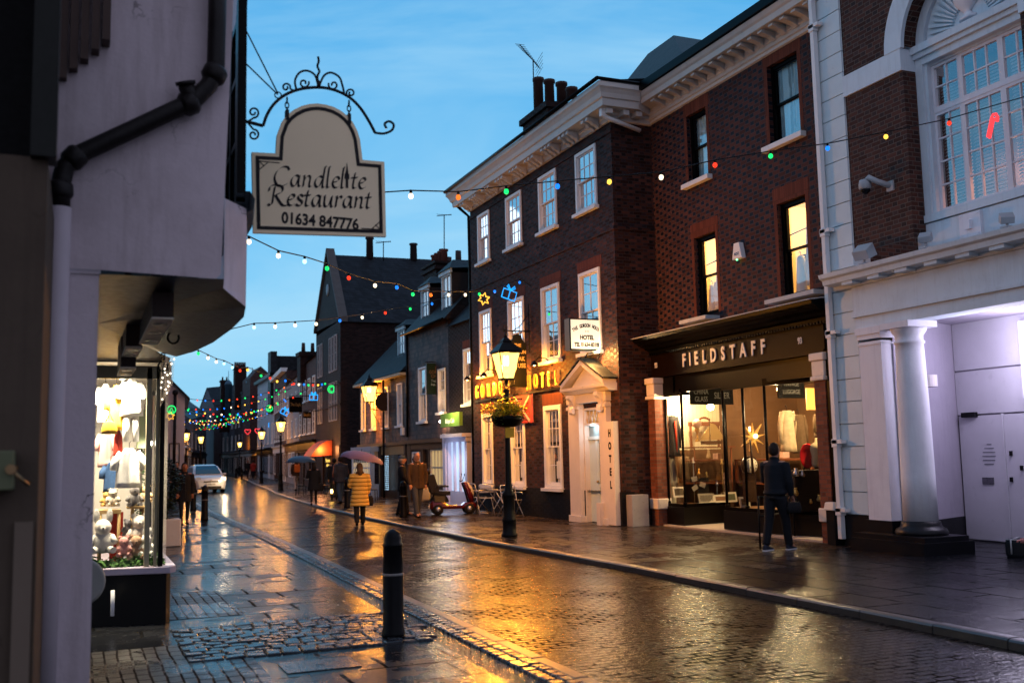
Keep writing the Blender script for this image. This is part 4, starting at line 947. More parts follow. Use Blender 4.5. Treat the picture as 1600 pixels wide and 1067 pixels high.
mb = MB(); mb.face([WS(10.1, .8, 5.3), WS(12.2, .8, 5.3), WS(12.2, .8, 8), WS(10.1, .8, 8)]); mb.build('room', P('dim_room', (.10, .085, .08), .8), wo_); lamp('room_light', (XW+.5, 11.1, 5.9), 3.5, (1, .42, .25), .2, wo_)
# sunburst and urn
mb = MB(); RL = 1.10
n = 30
mb.prism([(YC+RL*math.cos(math.pi*k/n), ZS+RL*math.sin(math.pi*k/n)) for k in range(n+1)], lambda p, q, t: (t, p, q), XW-.03, XW+.1)
for i in range(n):
    a, b = math.pi*i/n, math.pi*(i+1)/n; q = []
    for dd in (-.10, -.031):
        for (r, t) in ((RL-.17, a), (RL, a), (RL, b), (RL-.17, b)): q.append((XW+dd, YC+r*math.cos(t), ZS+r*math.sin(t)))
    mb.hexa(q)
mb.build('lunette', STUC, rbld)
mb = MB()
for i in range(25):
    t = math.pi*(i+.5)/25; ca, sa = math.cos(t), math.sin(t); r0, r1 = .36, .86-.05*(i % 2); wv = .030
    A = [(XW-.032, YC+r0*ca-wv*.3*sa, ZS+r0*sa+wv*.3*ca), (XW-.032, YC+r0*ca+wv*.3*sa, ZS+r0*sa-wv*.3*ca), (XW-.032, YC+r1*ca+wv*sa, ZS+r1*sa-wv*ca), (XW-.032, YC+r1*ca-wv*sa, ZS+r1*sa+wv*ca)]
    mb.hexa(A+[(x-.05, y, z) for x, y, z in A])
mb.build('sun_rays', STUC, rbld)
mb = MB(); uy = YC+.05
mb.lathe([(.16, 8.30), (.16, 8.34), (.10, 8.36), (.06, 8.42), (.10, 8.46), (.19, 8.54), (.24, 8.64), (.25, 8.68), (.17, 8.70), (.10, 8.76), (.03, 8.84)], (XW-.05, uy, 0), 18, sx=.5); mb.build('urn', STUCW, rbld)
mb = MB(); a = onX(1500, 330, XW-.12); b = onX(1536, 362, XW-.12); mb.box(XW-.16, XW-.101, b.y, a.y, 4.86, 5.24); 
for (yy, zz) in ((a.y-.04, 4.90), (b.y+.04, 4.90), (a.y-.04, 5.20), (b.y+.04, 5.20)): mb.ball((XW-.165, yy, zz), .012, 6, 4)
mb.box(XW-.22, XW-.16, (a.y+b.y)/2-.05, (a.y+b.y)/2+.05, 4.98, 5.12); mb.build('wall_cabinet', STUCW, rbld)
mb = MB(); mb.face([(XR+.3, 14.3, 0), (18, 14.3, 0), (18, 14.3, 11.2), (XR+.3, 14.3, 11.2)]); mb.face([(XR+.39, 12.6, 9.6), (XR+.39, 8.6, 9.6), (XR+.39, 8.6, 11.2), (XR+.39, 12.6, 11.2)]); mb.build('side_wall', BR_RIGHT, rbld)
mb = MB(); cornice(mb, RS, 8.6, 14.35, [(0, 11.0), (-.3, 11.2), (-.5, 11.4), (-.5, 11.55), (0, 11.6)]); mb.build('top_cornice', STUC, rbld)
# things fixed to it
GREYP = P('grey_plastic', (.42, .43, .45), .4, .08)
def floodlight(px, py, s, yawr, lab):
    a = onX(px, py, 12.12); t = thing('floodlight', lab, 'floodlight', (12.12, a.y, 4.77), group='floodlights standing on the entrance cornice')
    mb = MB(); h = a.z-4.77
    mb.tube([(12.12, a.y, 4.755), (12.12, a.y, 4.77+h*.6)], .02, 6); mb.box(12.04, 12.2, a.y-.06, a.y+.06, 4.745, 4.77); mb.build('bracket', GREYP, t)
    mb = MB(); q = [(-.5, -.5, -.35), (.5, -.5, -.5), (.5, .5, -.5), (-.5, .5, -.35), (-.5, -.5, .35), (.5, -.5, .5), (.5, .5, .5), (-.5, .5, .35)]
    ca, sa = math.cos(yawr), math.sin(yawr); rr_ = []
    for x, y, z in q:
        x, y, z = x*s*.8, y*s, z*s*.8; x, z = x*.85-z*.5, x*.5+z*.85; rr_.append((12.12+x*ca-y*sa, a.y+x*sa+y*ca, a.z+z))
    mb.hexa(rr_); mb.build('housing', GREYP, t, .012); return t
floodlight(1350, 395, .30, .2, 'largest grey floodlight on the entrance cornice beside the drainpipe')
floodlight(1446, 372, .19, .5, 'small grey floodlight on the cornice between the brick pier and the window')
floodlight(1573, 342, .19, .9, 'small grey floodlight on the cornice in front of the window panelling')
a = onX(1357, 290, XR-.25)
cc = thing('security_camera', 'grey dome security camera on a curved arm on the brown brick pier', 'security camera', (XR, a.y-.1, a.z-.1))
mb = MB(); x, y, z = XR-.25, a.y, a.z
mb.lathe([(.03, z+.13), (.09, z+.11), (.105, z+.05), (.105, z-.02), (.09, z-.05)], (x, y+.08, 0), 14); mb.tube([(x, y+.05, z+.08), (x, y-.02, z+.13), (x+.05, y-.14, z+.04), (XR, y-.24, z-.05)], [.05, .05, .045, .05], 8); mb.box(XR-.03, XR, y-.32, y-.17, z-.14, z+.03); mb.build('arm', GREYP, cc)
mb = MB(); mb.ball((x, y+.08, z-.05), .085, 12, 8); mb.build('dome', P('black_dome', (.01, .01, .012), .1, .1), cc)

# ------------------------------------------------------------------ near left building
PLAS = STREAK('lilac_plaster', (.68, .58, .62), (.28, .21, .21))
PLAS2 = STREAK('brown_plaster', (.085, .062, .045), (.030, .020, .016))
lb = thing('plaster_shop_building', 'old plastered building with a bulging bay and a black cast iron soil pipe', 'building', (.2, 8.5, 0))
YN = 6.4
def q(px, py, y=YN): a = onY(px, py, y); return (a.x, y, a.z)
mb = MB()
# upper wall facing the camera
xl, xr0, xr1 = onY(80, 300, YN).x, onY(345, 440, YN).x, onY(367, -40, YN).x
zt = 6.0; zb = 2.80
xtop = xr0+(xr1-xr0)*(zt-zb)/(onY(367, -40, YN).z-zb)
zbl = onY(160, 422, YN).z; xbl = onY(158, 422, YN).x
mb.face([(xl-.3, YN, zbl), (xbl, YN, zbl), (xr0-.03, YN, zb-.0), (xr0, YN, zb+.03), (xtop, YN, zt), (xl-.3, YN, zt)])
mb.box(xl-.25, xbl-.01, YN+.01, YN+.35, -.1, zbl)
# plastered street side and the bulging bay, by height rings
plan = [(.0, YN), (.8, YN), (.84, 6.75), (1.02, 7.0), (1.08, 7.5), (1.09, 8.2), (1.06, 9.2), (.98, 10.0), (.86, 10.5), (.70, 10.8), (.2, 10.9)]
def ring(z, k=0.0, inset=0.0):
    out = []
    for i, (x, y) in enumerate(plan):
        cx0, cy0 = .2, 8.6; sc_i = 1-inset if i > 2 else 1
        out.append(((x-cx0)*sc_i+cx0+(k if i > 2 else 0), (y-cy0)*sc_i+cy0 if i > 2 else y, z))
    return out
R0 = ring(2.72, -.0); R0 = [(x, y, 2.72 if 2 < i < 9 else 2.80) for i, (x, y, z) in enumerate(R0)]
mb.rings([r_[1:] for r_ in (R0, ring(2.80, .0), ring(3.2, .005), ring(3.40, .0))], caps=False, closed=False)
mb.rings([ring(4.95)[2:], ring(6.0)[2:]], caps=False, closed=False)
mb.rings([ring(3.40)[1:3], ring(6.0)[1:3]], caps=False, closed=False, smooth=False)
mb.build('plaster_wall', PLAS, lb)
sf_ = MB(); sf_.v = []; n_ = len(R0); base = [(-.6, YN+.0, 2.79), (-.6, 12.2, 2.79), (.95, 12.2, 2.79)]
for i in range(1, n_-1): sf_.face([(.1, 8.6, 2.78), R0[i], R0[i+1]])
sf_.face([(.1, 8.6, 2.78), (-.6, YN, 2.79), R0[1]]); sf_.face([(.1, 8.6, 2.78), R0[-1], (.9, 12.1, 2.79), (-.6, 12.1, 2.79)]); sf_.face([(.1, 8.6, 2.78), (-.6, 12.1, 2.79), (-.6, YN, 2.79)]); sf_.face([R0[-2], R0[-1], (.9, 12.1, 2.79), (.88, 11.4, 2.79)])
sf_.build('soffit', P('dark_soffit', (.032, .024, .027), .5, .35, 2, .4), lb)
ls = MB()
for k, (z, e) in enumerate(((3.38, .0), (3.38, .06), (3.46, .075), (3.52, .03), (3.53, -.04))):
    rg = []
    for (x, y, _) in ring(z)[3:]:
        v_ = Vector((x-.2, (y-8.6)*.6, 0)).normalized(); rg.append((x+v_.x*e, y+v_.y*e, z))
    if k: ls.rings([pr, rg], caps=False, closed=False)
    pr = rg
ls.build('lead_sill', LEAD, lb)
bw = MB(); gp_ = MB()
rg = ring(0)[3:]
rg = [(x-.04, y) for x, y, _ in rg]
for (x0, y0), (x1, y1) in zip(rg, rg[1:]):
    n = 2
    for i in range(n):
        x, y = x0+(x1-x0)*i/n, y0+(y1-y0)*i/n; bw.box(x-.03, x+.03, y-.03, y+.03, 3.5, 5.0)
    for z in (3.52, 4.0, 4.5, 4.93): bw.hexa([(x0-.025, y0, z), (x0+.025, y0, z), (x1+.025, y1, z), (x1-.025, y1, z), (x0-.025, y0, z+.045), (x0+.025, y0, z+.045), (x1+.025, y1, z+.045), (x1-.025, y1, z+.045)])
    gp_.face([(x0, y0, 3.5), (x1, y1, 3.5), (x1, y1, 5), (x0, y0, 5)])
bo = bw.build('bay_window', BLACKP, lb); gp_.build('glass', P('dark_pane', (.03, .05, .06), .06, .1), bo)
gt = MB(); 
pts = [onY(341, -60, YN-.09), onY(339, 40, YN-.09), onY(337, 112, YN-.09), onY(326, 134, YN-.09), onY(300, 160, YN-.09), onY(285, 166, YN-.09), onY(200, 206, YN-.09), onY(120, 243, YN-.09), onY(101, 262, YN-.09), onY(94, 292, YN-.09), onY(94, 330, YN-.09)]
PIPE = P('rusty_iron', (.010, .007, .007), .5, .5, 6, .6, wear=.3, spec=.25)
gt.tube(pts, .055, 14)
for i, e in ((2, .075), (4, .075), (7, .07), (9, .072)):
    a, b = Vector(pts[i]), Vector(pts[i+1]); d_ = (b-a).normalized(); gt.tube([a-d_*.03, a-d_*.01, a+d_*.05, a+d_*.07], [.058, e, e, .058], 14)
a = Vector(pts[4]); gt.tube([a+Vector((0, 0, .0)), a+Vector((-.04, -.04, .09))], [.045, .05], 12); gt.tube([a+Vector((-.04, -.04, .09)), a+Vector((-.045, -.045, .11))], [.06, .06], 12)
gt.build('soil_pipe', PIPE, lb)
pp = MB(); a = onY(94, 330, YN-.09); pp.tube([(a.x, a.y, a.z+.02), (a.x-.02, a.y, 0)], .062, 16); pp.build('painted_pipe', P('lilac_pipe', (.50, .43, .47), .6, .2, 3), lb)
pp = MB()
for k in range(5):
    x = onY(92+k*17, 60, YN-.2).x; z0 = onY(90+k*14, 108-k*14, YN-.2).z; pp.box(x, x+.045, YN-.02-.03*k*.5-.05, YN-.002, z0, 6.0)
pp.build('timber_mouldings', P('brown_moulding', (.10, .065, .055), .6, .3), lb)
# darkness at the extreme left: neighbouring passage
nb = thing('passage_frame', 'dark timber door case and brown plaster wall at the far left edge', 'door case', (-.3, 5.0, 0))
x1 = onY(79, 500, 5.0).x; x2 = onY(52, 120, 5.0).x
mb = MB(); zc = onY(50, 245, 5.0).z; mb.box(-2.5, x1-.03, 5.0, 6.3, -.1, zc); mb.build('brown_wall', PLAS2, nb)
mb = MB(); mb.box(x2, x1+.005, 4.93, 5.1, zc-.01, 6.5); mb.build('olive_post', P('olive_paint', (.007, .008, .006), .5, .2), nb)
mb = MB(); mb.box(-2.5, x2, 5.15, 6.3, zc+.001, 6.5); mb.build('black_recess', P('opening_black', (.004, .004, .004), .9), nb)  # dark opening: its shade painted as a near-black box
mb = MB(); xa = onY(25, 700, 5.0).x; mb.box(onY(22, 860, 5).x, x1-.045, 4.965, 5.0, -.1, onY(40, 815, 5).z); mb.build('plaster_patch', P('patched_plaster', (.16, .12, .09), .8, .15), nb)
mx_ = thing('meter_box', 'small olive green box with a hanging latch on the brown wall at the far left', 'box', (xa-.08, 4.9, onY(20, 765, 4.9).z))
mb = MB(); mb.box(xa-.25, xa, 4.86, 4.999, onY(20, 765, 4.9).z, onY(20, 704, 4.9).z); mb.build('case', P('olive_box', (.12, .13, .07), .5, .15), mx_, .006)
mb = MB(); a = onY(17, 733, 4.85); b = onY(44, 758, 4.85); mb.lathe([(.022, -.012), (.022, 0.012)], a, 10, 'y'); mb.tube([a, b], .008, 6); mb.build('latch', P('brass_latch', (.25, .16, .08), .35, .2, metal=1), mx_)
# soffit fittings: downlight boards, hooks, hanging sheet of lights
DLB = P('pale_board', (.85, .78, .66), .6, .15, 5)
def downlight(px0, px1, py, z, n, ln, lab, w_=.16):
    a = onG(px0, py, z); b = onG(px1, py, z); t = thing('downlight_board', lab, 'downlight', ((a.x+b.x)/2, a.y, z), group='downlight boards under the overhanging bay')
    mb = MB(); x0, x1 = a.x, b.x; y0, y1 = a.y, a.y+ln; mb.box(x0, x1, y0, y1, z, z+.012); mb.build('board', DLB, t)
    mb = MB(); mb.box(x0+.004, x1-.004, y0+.004, y1-.004, z+.0125, 2.775); mb.build('housing', P('brown_housing', (.05, .035, .03), .6), t)
    mb = MB()
    for k in range(n): mb.lathe([(.045, z-.004), (.045, z-.001)], ((x0+x1)/2, y0+ln*(k+.5)/n, 0), 14)
    mb.build('holes', BLACKM, t)
downlight(237, 273, 498, 2.60, 3, 1.5, 'nearest and longest downlight board under the bay with three dark holes')
downlight(196, 223, 543, 2.58, 2, .75, 'middle downlight board under the bay')
downlight(188, 213, 575, 2.50, 2, .9, 'farthest downlight board under the bay above the toy shop window')
def hookchain(px, py0, py1, y, lab):
    a = onY(px, py0, y); b = onY(px, py1, y); t = thing('hook', lab, 'hook', (a.x, y, b.z))
    mb = MB(); n = 5
    for k in range(n):
        z0 = 2.78+(b.z+.10-2.78)*k/n; z1 = 2.78+(b.z+.10-2.78)*(k+1)/n
        mb.tube([(a.x+.02*math.cos(s)*(k % 2), y+.02*math.cos(s)*((k+1) % 2), (z0+z1)/2+(z1-z0)*.55*math.sin(s)) for s in [i*.7 for i in range(10)]], .006, 5)
    mb.tube([(a.x+.045*math.cos(s), y, b.z+.05+.05*math.sin(s)) for s in [1.8+i*.55 for i in range(10)]], .010, 6); mb.build('iron_hook', BLACKM, t)
hookchain(271, 500, 537, 8.8, 'iron hook on a chain under the bay, nearest the sky')
hookchain(255, 545, 580, 10.6, 'smaller iron hook on a chain in front of the toy shop window top')
sh = thing('clear_sheet', 'clear plastic sheet with glints of fairy lights hanging beside the toy shop window', 'hanging sheet', (.98, 11.2, 2.2))
mb = MB(); a0, a1, a2, a3 = onY(252, 575, 11.2), onY(274, 556, 11.2), onY(270, 600, 11.2), onY(250, 637, 11.2)
pv = None
for i in range(9):
    f = i/8; t_ = Vector(a0).lerp(Vector(a1), f); b_ = Vector(a3).lerp(Vector(a2), f); dy = .03*math.sin(i*2.1)
    t_ = t_+Vector((0, dy, .12)); b_ = b_+Vector((0, dy, 0))
    if pv: mb.face([pv[0], t_, b_, pv[1]], True)
    pv = (t_, b_)
s_ = N('clear_plastic'); t1_ = s_.n('ShaderNodeBsdfTransparent'); g1_ = s_.n('ShaderNodeBsdfPrincipled'); g1_.inputs['Base Color'].default_value = (.8, .75, .68, 1); g1_.inputs['Roughness'].default_value = .25
m1_ = s_.n('ShaderNodeMixShader'); m1_.inputs[0].default_value = .30; s_.l(t1_.outputs[0], m1_.inputs[1]); s_.l(g1_.outputs[0], m1_.inputs[2]); s_.l(m1_.outputs[0], s_.out.inputs[0])
mb.build('sheet', s_.m, sh)
FAIRY = EM('fairy_white', (1, .86, .66), .4, False)
mb = MB(); rr = random.Random(9)
for i in range(16):
    f, g = rr.random(), rr.random(); p_ = Vector(a0).lerp(Vector(a1), f).lerp(Vector(a3).lerp(Vector(a2), f), g); mb.ball((p_.x, p_.y-.03, p_.z), .010, 5, 4)
o_ = mb.build('fairy_lights', FAIRY, sh); o_['kind'] = 'stuff'
# toy and clothes shop window
tsx = [(.2, 11.95), (.90, 11.78)]
ts = thing('toy_shopfront', 'brightly lit children\'s shop window on a black stall riser under the plaster bay', 'shopfront', (.4, 12.4, 0))
mb = MB(); mb.prism([(-.6, 12.14), (.2, 11.95), (.90, 11.78), (.95, 11.9), (.95, 15.2), (-.6, 15.2)], lambda p, q_, t: (p, q_, t), -.05, .50); mb.build('stall_riser', P('black_riser', (.006, .006, .006), .4, .3, 5), ts)
mb = MB(); mb.prism([(-.6, 12.08), (.2, 11.88), (.93, 11.70), (1.0, 11.82), (1.0, 15.2), (-.6, 15.2)], lambda p, q_, t: (p, q_, t), .50, .575); mb.build('sill', P('lilac_sill', (.42, .36, .44), .4, .1), ts, .01)
mb = MB()
xf = lambda px: onY(px, 700, 11.8).x
for (px0, px1, y, mt) in ((228, 236, 11.95, 0), (243, 248, 11.82, 0)):
    mb.box(xf(px0), xf(px1), 11.80, 11.88, .575, 2.72)
mb.box(-.5, xf(248), 11.80, 11.87, 2.60, 2.74)
fro = mb.build('gold_frame', P('pale_gold_frame', (.34, .30, .19), .35, .15), ts)
mb = MB(); mb.box(xf(249.5), xf(256.5), 11.76, 11.86, .575, 2.79); mb.box(.86, .93, 11.9, 15.2, 2.6, 2.8); mb.box(.86, .93, 13.4, 13.5, .575, 2.7); mb.box(.86, .93, 15.1, 15.2, .0, 3.0); mb.build('black_frame', BLACKP, ts)
mb = MB(); mb.face([(-.5, 11.84, .575), (xf(248), 11.84, .575), (xf(248), 11.84, 2.7), (-.5, 11.84, 2.7)]); mb.face([(.90, 11.9, .575), (.90, 15.1, .575), (.90, 15.1, 2.7), (.90, 11.9, 2.7)]); mb.build('glass', MATS['shop_glass_mat'], ts)
mb = MB(); mb.face([(-.8, 15.2, .0), (.9, 15.2, 0), (.9, 15.2, 2.8), (-.8, 15.2, 2.8)]); mb.face([(-.8, 11.8, 2.78), (.9, 11.8, 2.78), (.9, 15.2, 2.78), (-.8, 15.2, 2.78)]); mb.face([(-.8, 11.8, 0), (-.8, 15.2, 0), (-.8, 15.2, 2.8), (-.8, 11.8, 2.8)]); mb.build('white_interior', P('cream_interior', (.66, .62, .54), .7, .08), ts)
for (x, y, z, e) in ((.42, 11.93, 2.62, 26), (.0, 11.95, 2.6, 20), (.45, 14.2, 2.6, 9), (.72, 12.0, 1.9, 6)):
    b_ = MB(); b_.ball((x, y, z), .03, 8, 6); bo_ = b_.build('bulb', EM('cool_bulb', (1, .90, .72), 3), ts); spot('display_light', (x, y, z-.06), (x, y+(1.0 if y < 13 else 0), .6), e*1.3, (1, .86, .62), 150, bo_, .05)
mb = MB(); rr = random.Random(4)
for i in range(1500):
    x, y = rr.uniform(-.4, .88), rr.uniform(11.9, 12.16); z = .58+abs(rr.gauss(0, .04)); r_ = .028; a, b = rr.uniform(0, 6.28), rr.uniform(-.8, .8)
    d1 = Vector((math.cos(a)*r_, math.sin(a)*r_, math.sin(b)*r_)); d2 = Vector((-math.sin(a)*r_*.5, math.cos(a)*r_*.5, r_*.7)); c_ = Vector((x, y, z)); mb.face([c_-d1, c_+d2*.6, c_+d1, c_-d2*.6])
LEAF = P('leaf_green', (.05, .13, .025), .55, .5, 12)
o_ = mb.build('moss_trim', LEAF, None); tag(o_, 'strip of green artificial leaves along the foot of the toy shop window', 'greenery'); 
o_['kind'] = 'stuff'
# slim cylinder (rolled mat) and round bin edge
o_ = MB(); a = onY(176, 930, 11.72); o_.tube([(a.x, 11.70, onY(176, 962, 11.7).z), (a.x, 11.72, onY(176, 922, 11.7).z)], .02, 10); tag(o_.build('white_tube', WHITE), 'thin white tube fixed upright on the black stall riser', 'tube')
o_ = MB(); a = onY(146, 910, 9.5); o_.lathe([(.18, -.02), (.20, 0), (.20, .02), (.18, .03)], (a.x-.10, 9.6, a.z), 24, 'y'); o_.lathe([(.16, -.01), (.16, .01)], (a.x-.10, 9.6, a.z), 24, 'y'); o_.box(a.x-.14, a.x-.06, 9.58, 9.64, -.03, a.z-.15); tag(o_.build('round_plate', P('grey_plate', (.3, .3, .28), .4, .2)), 'round grey rimmed plate on a stem half hidden behind the plaster column', 'plate')
# clothes and toys in the window
def garment(px, py0, py1, wpx, y, mat, lab, sleeves=True, nm='child_garment', legs=False):
    a = onY(px, py0, y); b = onY(px, py1, y); wd = wpx*.0078
    t = thing(nm, lab, 'clothes', (a.x, y, b.z), group='children\'s clothes hanging in the toy shop window')
    H = a.z-b.z; mb = MB()
    if legs:
        for sg_ in (-1, 1): mb.tube([(a.x+sg_*wd*.2, y, a.z), (a.x+sg_*wd*.26, y, a.z-H*.5), (a.x+sg_*wd*.30, y+.01, b.z)], [wd*.24, wd*.2, wd*.17], 10)
        mb.lathe([(wd*.42, a.z-.12*H), (wd*.46, a.z)], (a.x, y, 0), 14, sy=.4)
    else:
        out = []
        for i in range(8):
            f = i/7; ww = wd*(.18+.30*min(1, f*4)+.12*f); out.append([(a.x+ww*math.cos(k*math.pi/9), y+.05*math.sin(k*math.pi/9)*(1+.3*math.sin(k*2.5)), a.z-H*f) for k in range(18)])
        mb.rings(out)
        if sleeves:
            for sg_ in (-1, 1): mb.tube([(a.x+sg_*wd*.34, y, a.z-.05), (a.x+sg_*wd*.62, y, a.z-H*.35), (a.x+sg_*wd*.68, y-.01, a.z-H*.55)], [.04, .045, .04], 9)
    mb.build('fabric', mat, t)
    hk = MB(); hk.tube([(a.x, y, a.z-.02), (a.x, y, a.z+.06), (a.x+.02, y, a.z+.08)], .004, 5); hk.build('hanger', BLACKM, t)
WC = P('bright_cotton', (.78, .76, .72), .9, .06, 8, .5); YEL = P('mustard_cloth', (.62, .36, .03), .8, .15, 8, .4); REDF = P('red_felt', (.34, .03, .015), .8, .1, 8, .3); BLF = P('blue_check', (.03, .07, .16), .8, .6, 30, .3)
garment(207, 592, 650, 26, 12.10, WC, 'white knitted baby jacket at the top of the toy shop window')
garment(205, 648, 690, 24, 12.12, WC, 'white baby trousers under the knitted jacket', False, legs=True)
garment(202, 700, 762, 30, 12.05, WC, 'large white hooded coat at mid height in the toy shop window')
garment(182, 602, 672, 18, 12.15, YEL, 'mustard yellow dress with white collar in the toy shop window')
garment(185, 672, 712, 11, 12.25, REDF, 'dark red felt stocking below the mustard dress', False, 'felt_stocking')
garment(173, 722, 768, 16, 12.30, BLF, 'dark blue checked shirt beside the white coat')
o_ = MB(); a = onY(171, 668, 12.0); o_.lathe([(.075, -.07), (.085, -.03), (.06, .05), (.03, .08)], a, 14, sy=.4); o_.tube([(a.x-.04, a.y, a.z+.06), (a.x, a.y, a.z+.16), (a.x+.04, a.y, a.z+.06)], .008, 6); tag(o_.build('felt_bag', P('ochre_felt', (.38, .22, .015), .8)), 'ochre felt bag hanging beside the mustard dress', 'bag')
WOODP = P('pale_wood', (.50, .33, .14), .5, .2, 6)
st = thing('toy_table', 'pale wooden table with toys on it in the toy shop window', 'table', (.45, 12.25, .575)); zt_ = onY(200, 795, 12.2).z
mb = MB(); mb.box(xf(158), xf(193), 12.1, 12.5, zt_-.04, zt_); mb.build('table_top', WOODP, st)
for (x, y) in ((xf(160), 12.12), (xf(190), 12.12), (xf(160), 12.45), (xf(190), 12.45)): mb = MB(); mb.tube([(x, y, .575), (x, y, zt_-.04)], .018, 8); mb.build('leg', WOODP, st)
st = thing('toy_stool', 'wooden stool with splayed legs carrying toys in the toy shop window', 'stool', (.72, 12.3, .575)); zs_ = onY(215, 790, 12.2).z; xc = xf(221)
mb = MB(); mb.lathe([(.12, zs_-.03), (.125, zs_-.01), (.12, zs_)], (xc, 12.25, 0), 20); mb.build('seat', WOODP, st)
for k in range(4): a_ = .8+k*math.pi/2; mb = MB(); mb.tube([(xc+.08*math.cos(a_), 12.25+.08*math.sin(a_), zs_-.03), (xc+.13*math.cos(a_), 12.25+.13*math.sin(a_), .575)], [.016, .013], 8); mb.build('leg', WOODP, st)
def plush(px, py, s, y, col, lab, ears='round'):
    a = onY(px, py, y); m_ = P('plush_'+col[0], col[1], .95, .12, 30, .8, bdist=.01); t = thing('soft_toy', lab, 'soft toy', (a.x, y, a.z), group='soft toys in the toy shop window')
    mb = MB(); mb.ball((a.x, y, a.z+s*.9), s, 12, 9, (1, .8, 1.05)); mb.ball((a.x, y-.02*s/.1, a.z+s*2.2), s*.72, 12, 9); mb.ball((a.x, y-s*.7, a.z+s*2.1), s*.3, 8, 6)
    for sg_ in (-1, 1):
        mb.ball((a.x+sg_*s*.55, y, a.z+s*(2.8 if ears == 'round' else 3.2)), s*.28, 8, 6, (1, .5, 1 if ears == 'round' else 2.4)); mb.tube([(a.x+sg_*s*.7, y-s*.2, a.z+s*1.4), (a.x+sg_*s*1.1, y-s*.6, a.z+s*.8)], [s*.3, s*.26], 8); mb.tube([(a.x+sg_*s*.5, y-s*.3, a.z+s*.25), (a.x+sg_*s*.9, y-s*1.1, a.z+s*.2)], [s*.36, s*.3], 8)
    mb.build('body', m_, t); mb = MB()
    for sg_ in (-1, 1): mb.ball((a.x+sg_*s*.25, y-s*.66, a.z+s*2.35), s*.07, 6, 4)
    mb.ball((a.x, y-s*1.0, a.z+s*2.15), s*.09, 6, 4); mb.build('eyes_and_nose', BLACKM, t)
plush(217, 850, .11, 12.10, ('white', (.66, .60, .54)), 'large white bear sitting under the stool in the toy shop window')
plush(212, 872, .085, 12.02, ('brown', (.30, .19, .12)), 'brown bear at the foot of the toy shop window')
plush(210, 790, .075, 12.22, ('grey', (.30, .28, .27)), 'grey rabbit lying on the stool top', 'long')
plush(228, 783, .06, 12.25, ('tan', (.45, .30, .15)), 'small tan bear at the right end of the stool')
plush(193, 868, .07, 12.0, ('rose', (.45, .22, .20)), 'small rose coloured bear between the doll and the brown bear')
plush(228, 866, .075, 12.02, ('snow', (.70, .68, .64)), 'small snow white rabbit at the right foot of the toy shop window', 'long')
plush(166, 790, .055, 12.3, ('honey', (.50, .32, .10)), 'honey coloured bear at the left end of the pale wooden table')
plush(200, 836, .06, 12.2, ('ash', (.25, .24, .25)), 'ash grey bear half way up beside the red board')
garment(226, 640, 700, 18, 12.4, P('sage_cloth', (.30, .36, .22), .8), 'sage green knitted vest near the gold frame of the toy shop window', False)
garment(165, 600, 660, 18, 12.4, WC, 'plain white baby vest at the left of the toy shop window')
garment(166, 672, 730, 18, 12.42, P('blush_cloth', (.60, .36, .32), .8), 'blush pink baby dress below the plain white vest')
plush(176, 790, .065, 12.25, ('oat', (.55, .48, .38)), 'oatmeal coloured toy on the pale wooden table')
plush(160, 862, .12, 12.05, ('linen', (.60, .57, .52)), 'large linen doll slumped at the left of the toy shop window', 'long')
o_ = MB(); a = onY(182, 825, 12.4); o_.box(a.x-.07, a.x+.07, 12.42, 12.44, .575, onY(182, 800, 12.4).z); tag(o_.build('red_board', REDF), 'upright red panel between the table and the stool in the toy shop window', 'panel')
o_ = MB(); rr = random.Random(12)
for i in range(900):
    z = rr.uniform(.6, 2.3); f = (z-.6)/1.7; rad_ = .16*(1-f*.75)*math.sqrt(rr.random()); a_ = rr.uniform(0, 6.28); c_ = Vector((xf(231)+rad_*math.cos(a_), 13.0+rad_*math.sin(a_), z)); d1 = Vector((math.cos(a_)*.05, math.sin(a_)*.05, -.02)); d2 = Vector((-math.sin(a_)*.012, math.cos(a_)*.012, 0)); o_.face([c_-d2, c_+d2, c_+d1])
t = thing('christmas_tree', 'slim green christmas tree with baubles behind the clothes in the toy shop window', 'christmas tree', (xf(231), 13.0, .5)); o_.build('needles', P('fir_green', (.03, .07, .02), .7, .4), t)
o_ = MB(); o_.tube([(xf(231), 13.0, .5), (xf(231), 13.0, 2.3)], [.02, .006]); o_.build('trunk', DARKWOOD, t)
for i in range(14): 
    a_ = rr.uniform(3.6, 5.8); z = rr.uniform(.8, 2.1); r_ = .15*(1-(z-.6)/1.7*.7); o_ = MB(); o_.ball((xf(231)+r_*math.cos(a_), 13.0+r_*math.sin(a_), z), .022, 8, 6); o_.build('bauble', P('bauble_glass', (.7, .6, .5), .12, .1, metal=1), t)
# planter box with clipped bush beyond the shop
pl_ = thing('planter', 'white square planter with a dark bush against the left shopfronts', 'planter', (1.78, 22.6, -.03)); mb = MB(); mb.box(1.45, 1.98, 22.35, 22.85, -.03, .52); mb.build('tub', CREAM, pl_, .015)
mb = MB(); rr = random.Random(6)
for i in range(1600):
    v_ = Vector((rr.gauss(0, 1), rr.gauss(0, 1), rr.gauss(0, 1))).normalized()*rr.uniform(.55, 1); c_ = Vector((1.7+v_.x*.30*(1+.3*math.sin(5*v_.z)), 22.6+v_.y*.3, 1.15+v_.z*.68)); a_ = rr.uniform(0, 6.28); d1 = Vector((math.cos(a_), math.sin(a_), rr.uniform(-.6, .6)))*.045; d2 = Vector((-math.sin(a_), math.cos(a_), rr.uniform(-.5, .5)))*.02; mb.face([c_-d1, c_+d2, c_+d1, c_-d2])
mb.tube([(1.72, 22.6, .4), (1.7, 22.6, 1.2)], .02, 6); mb.build('foliage', P('bush_leaf', (.02, .035, .018), .5, .5), pl_)

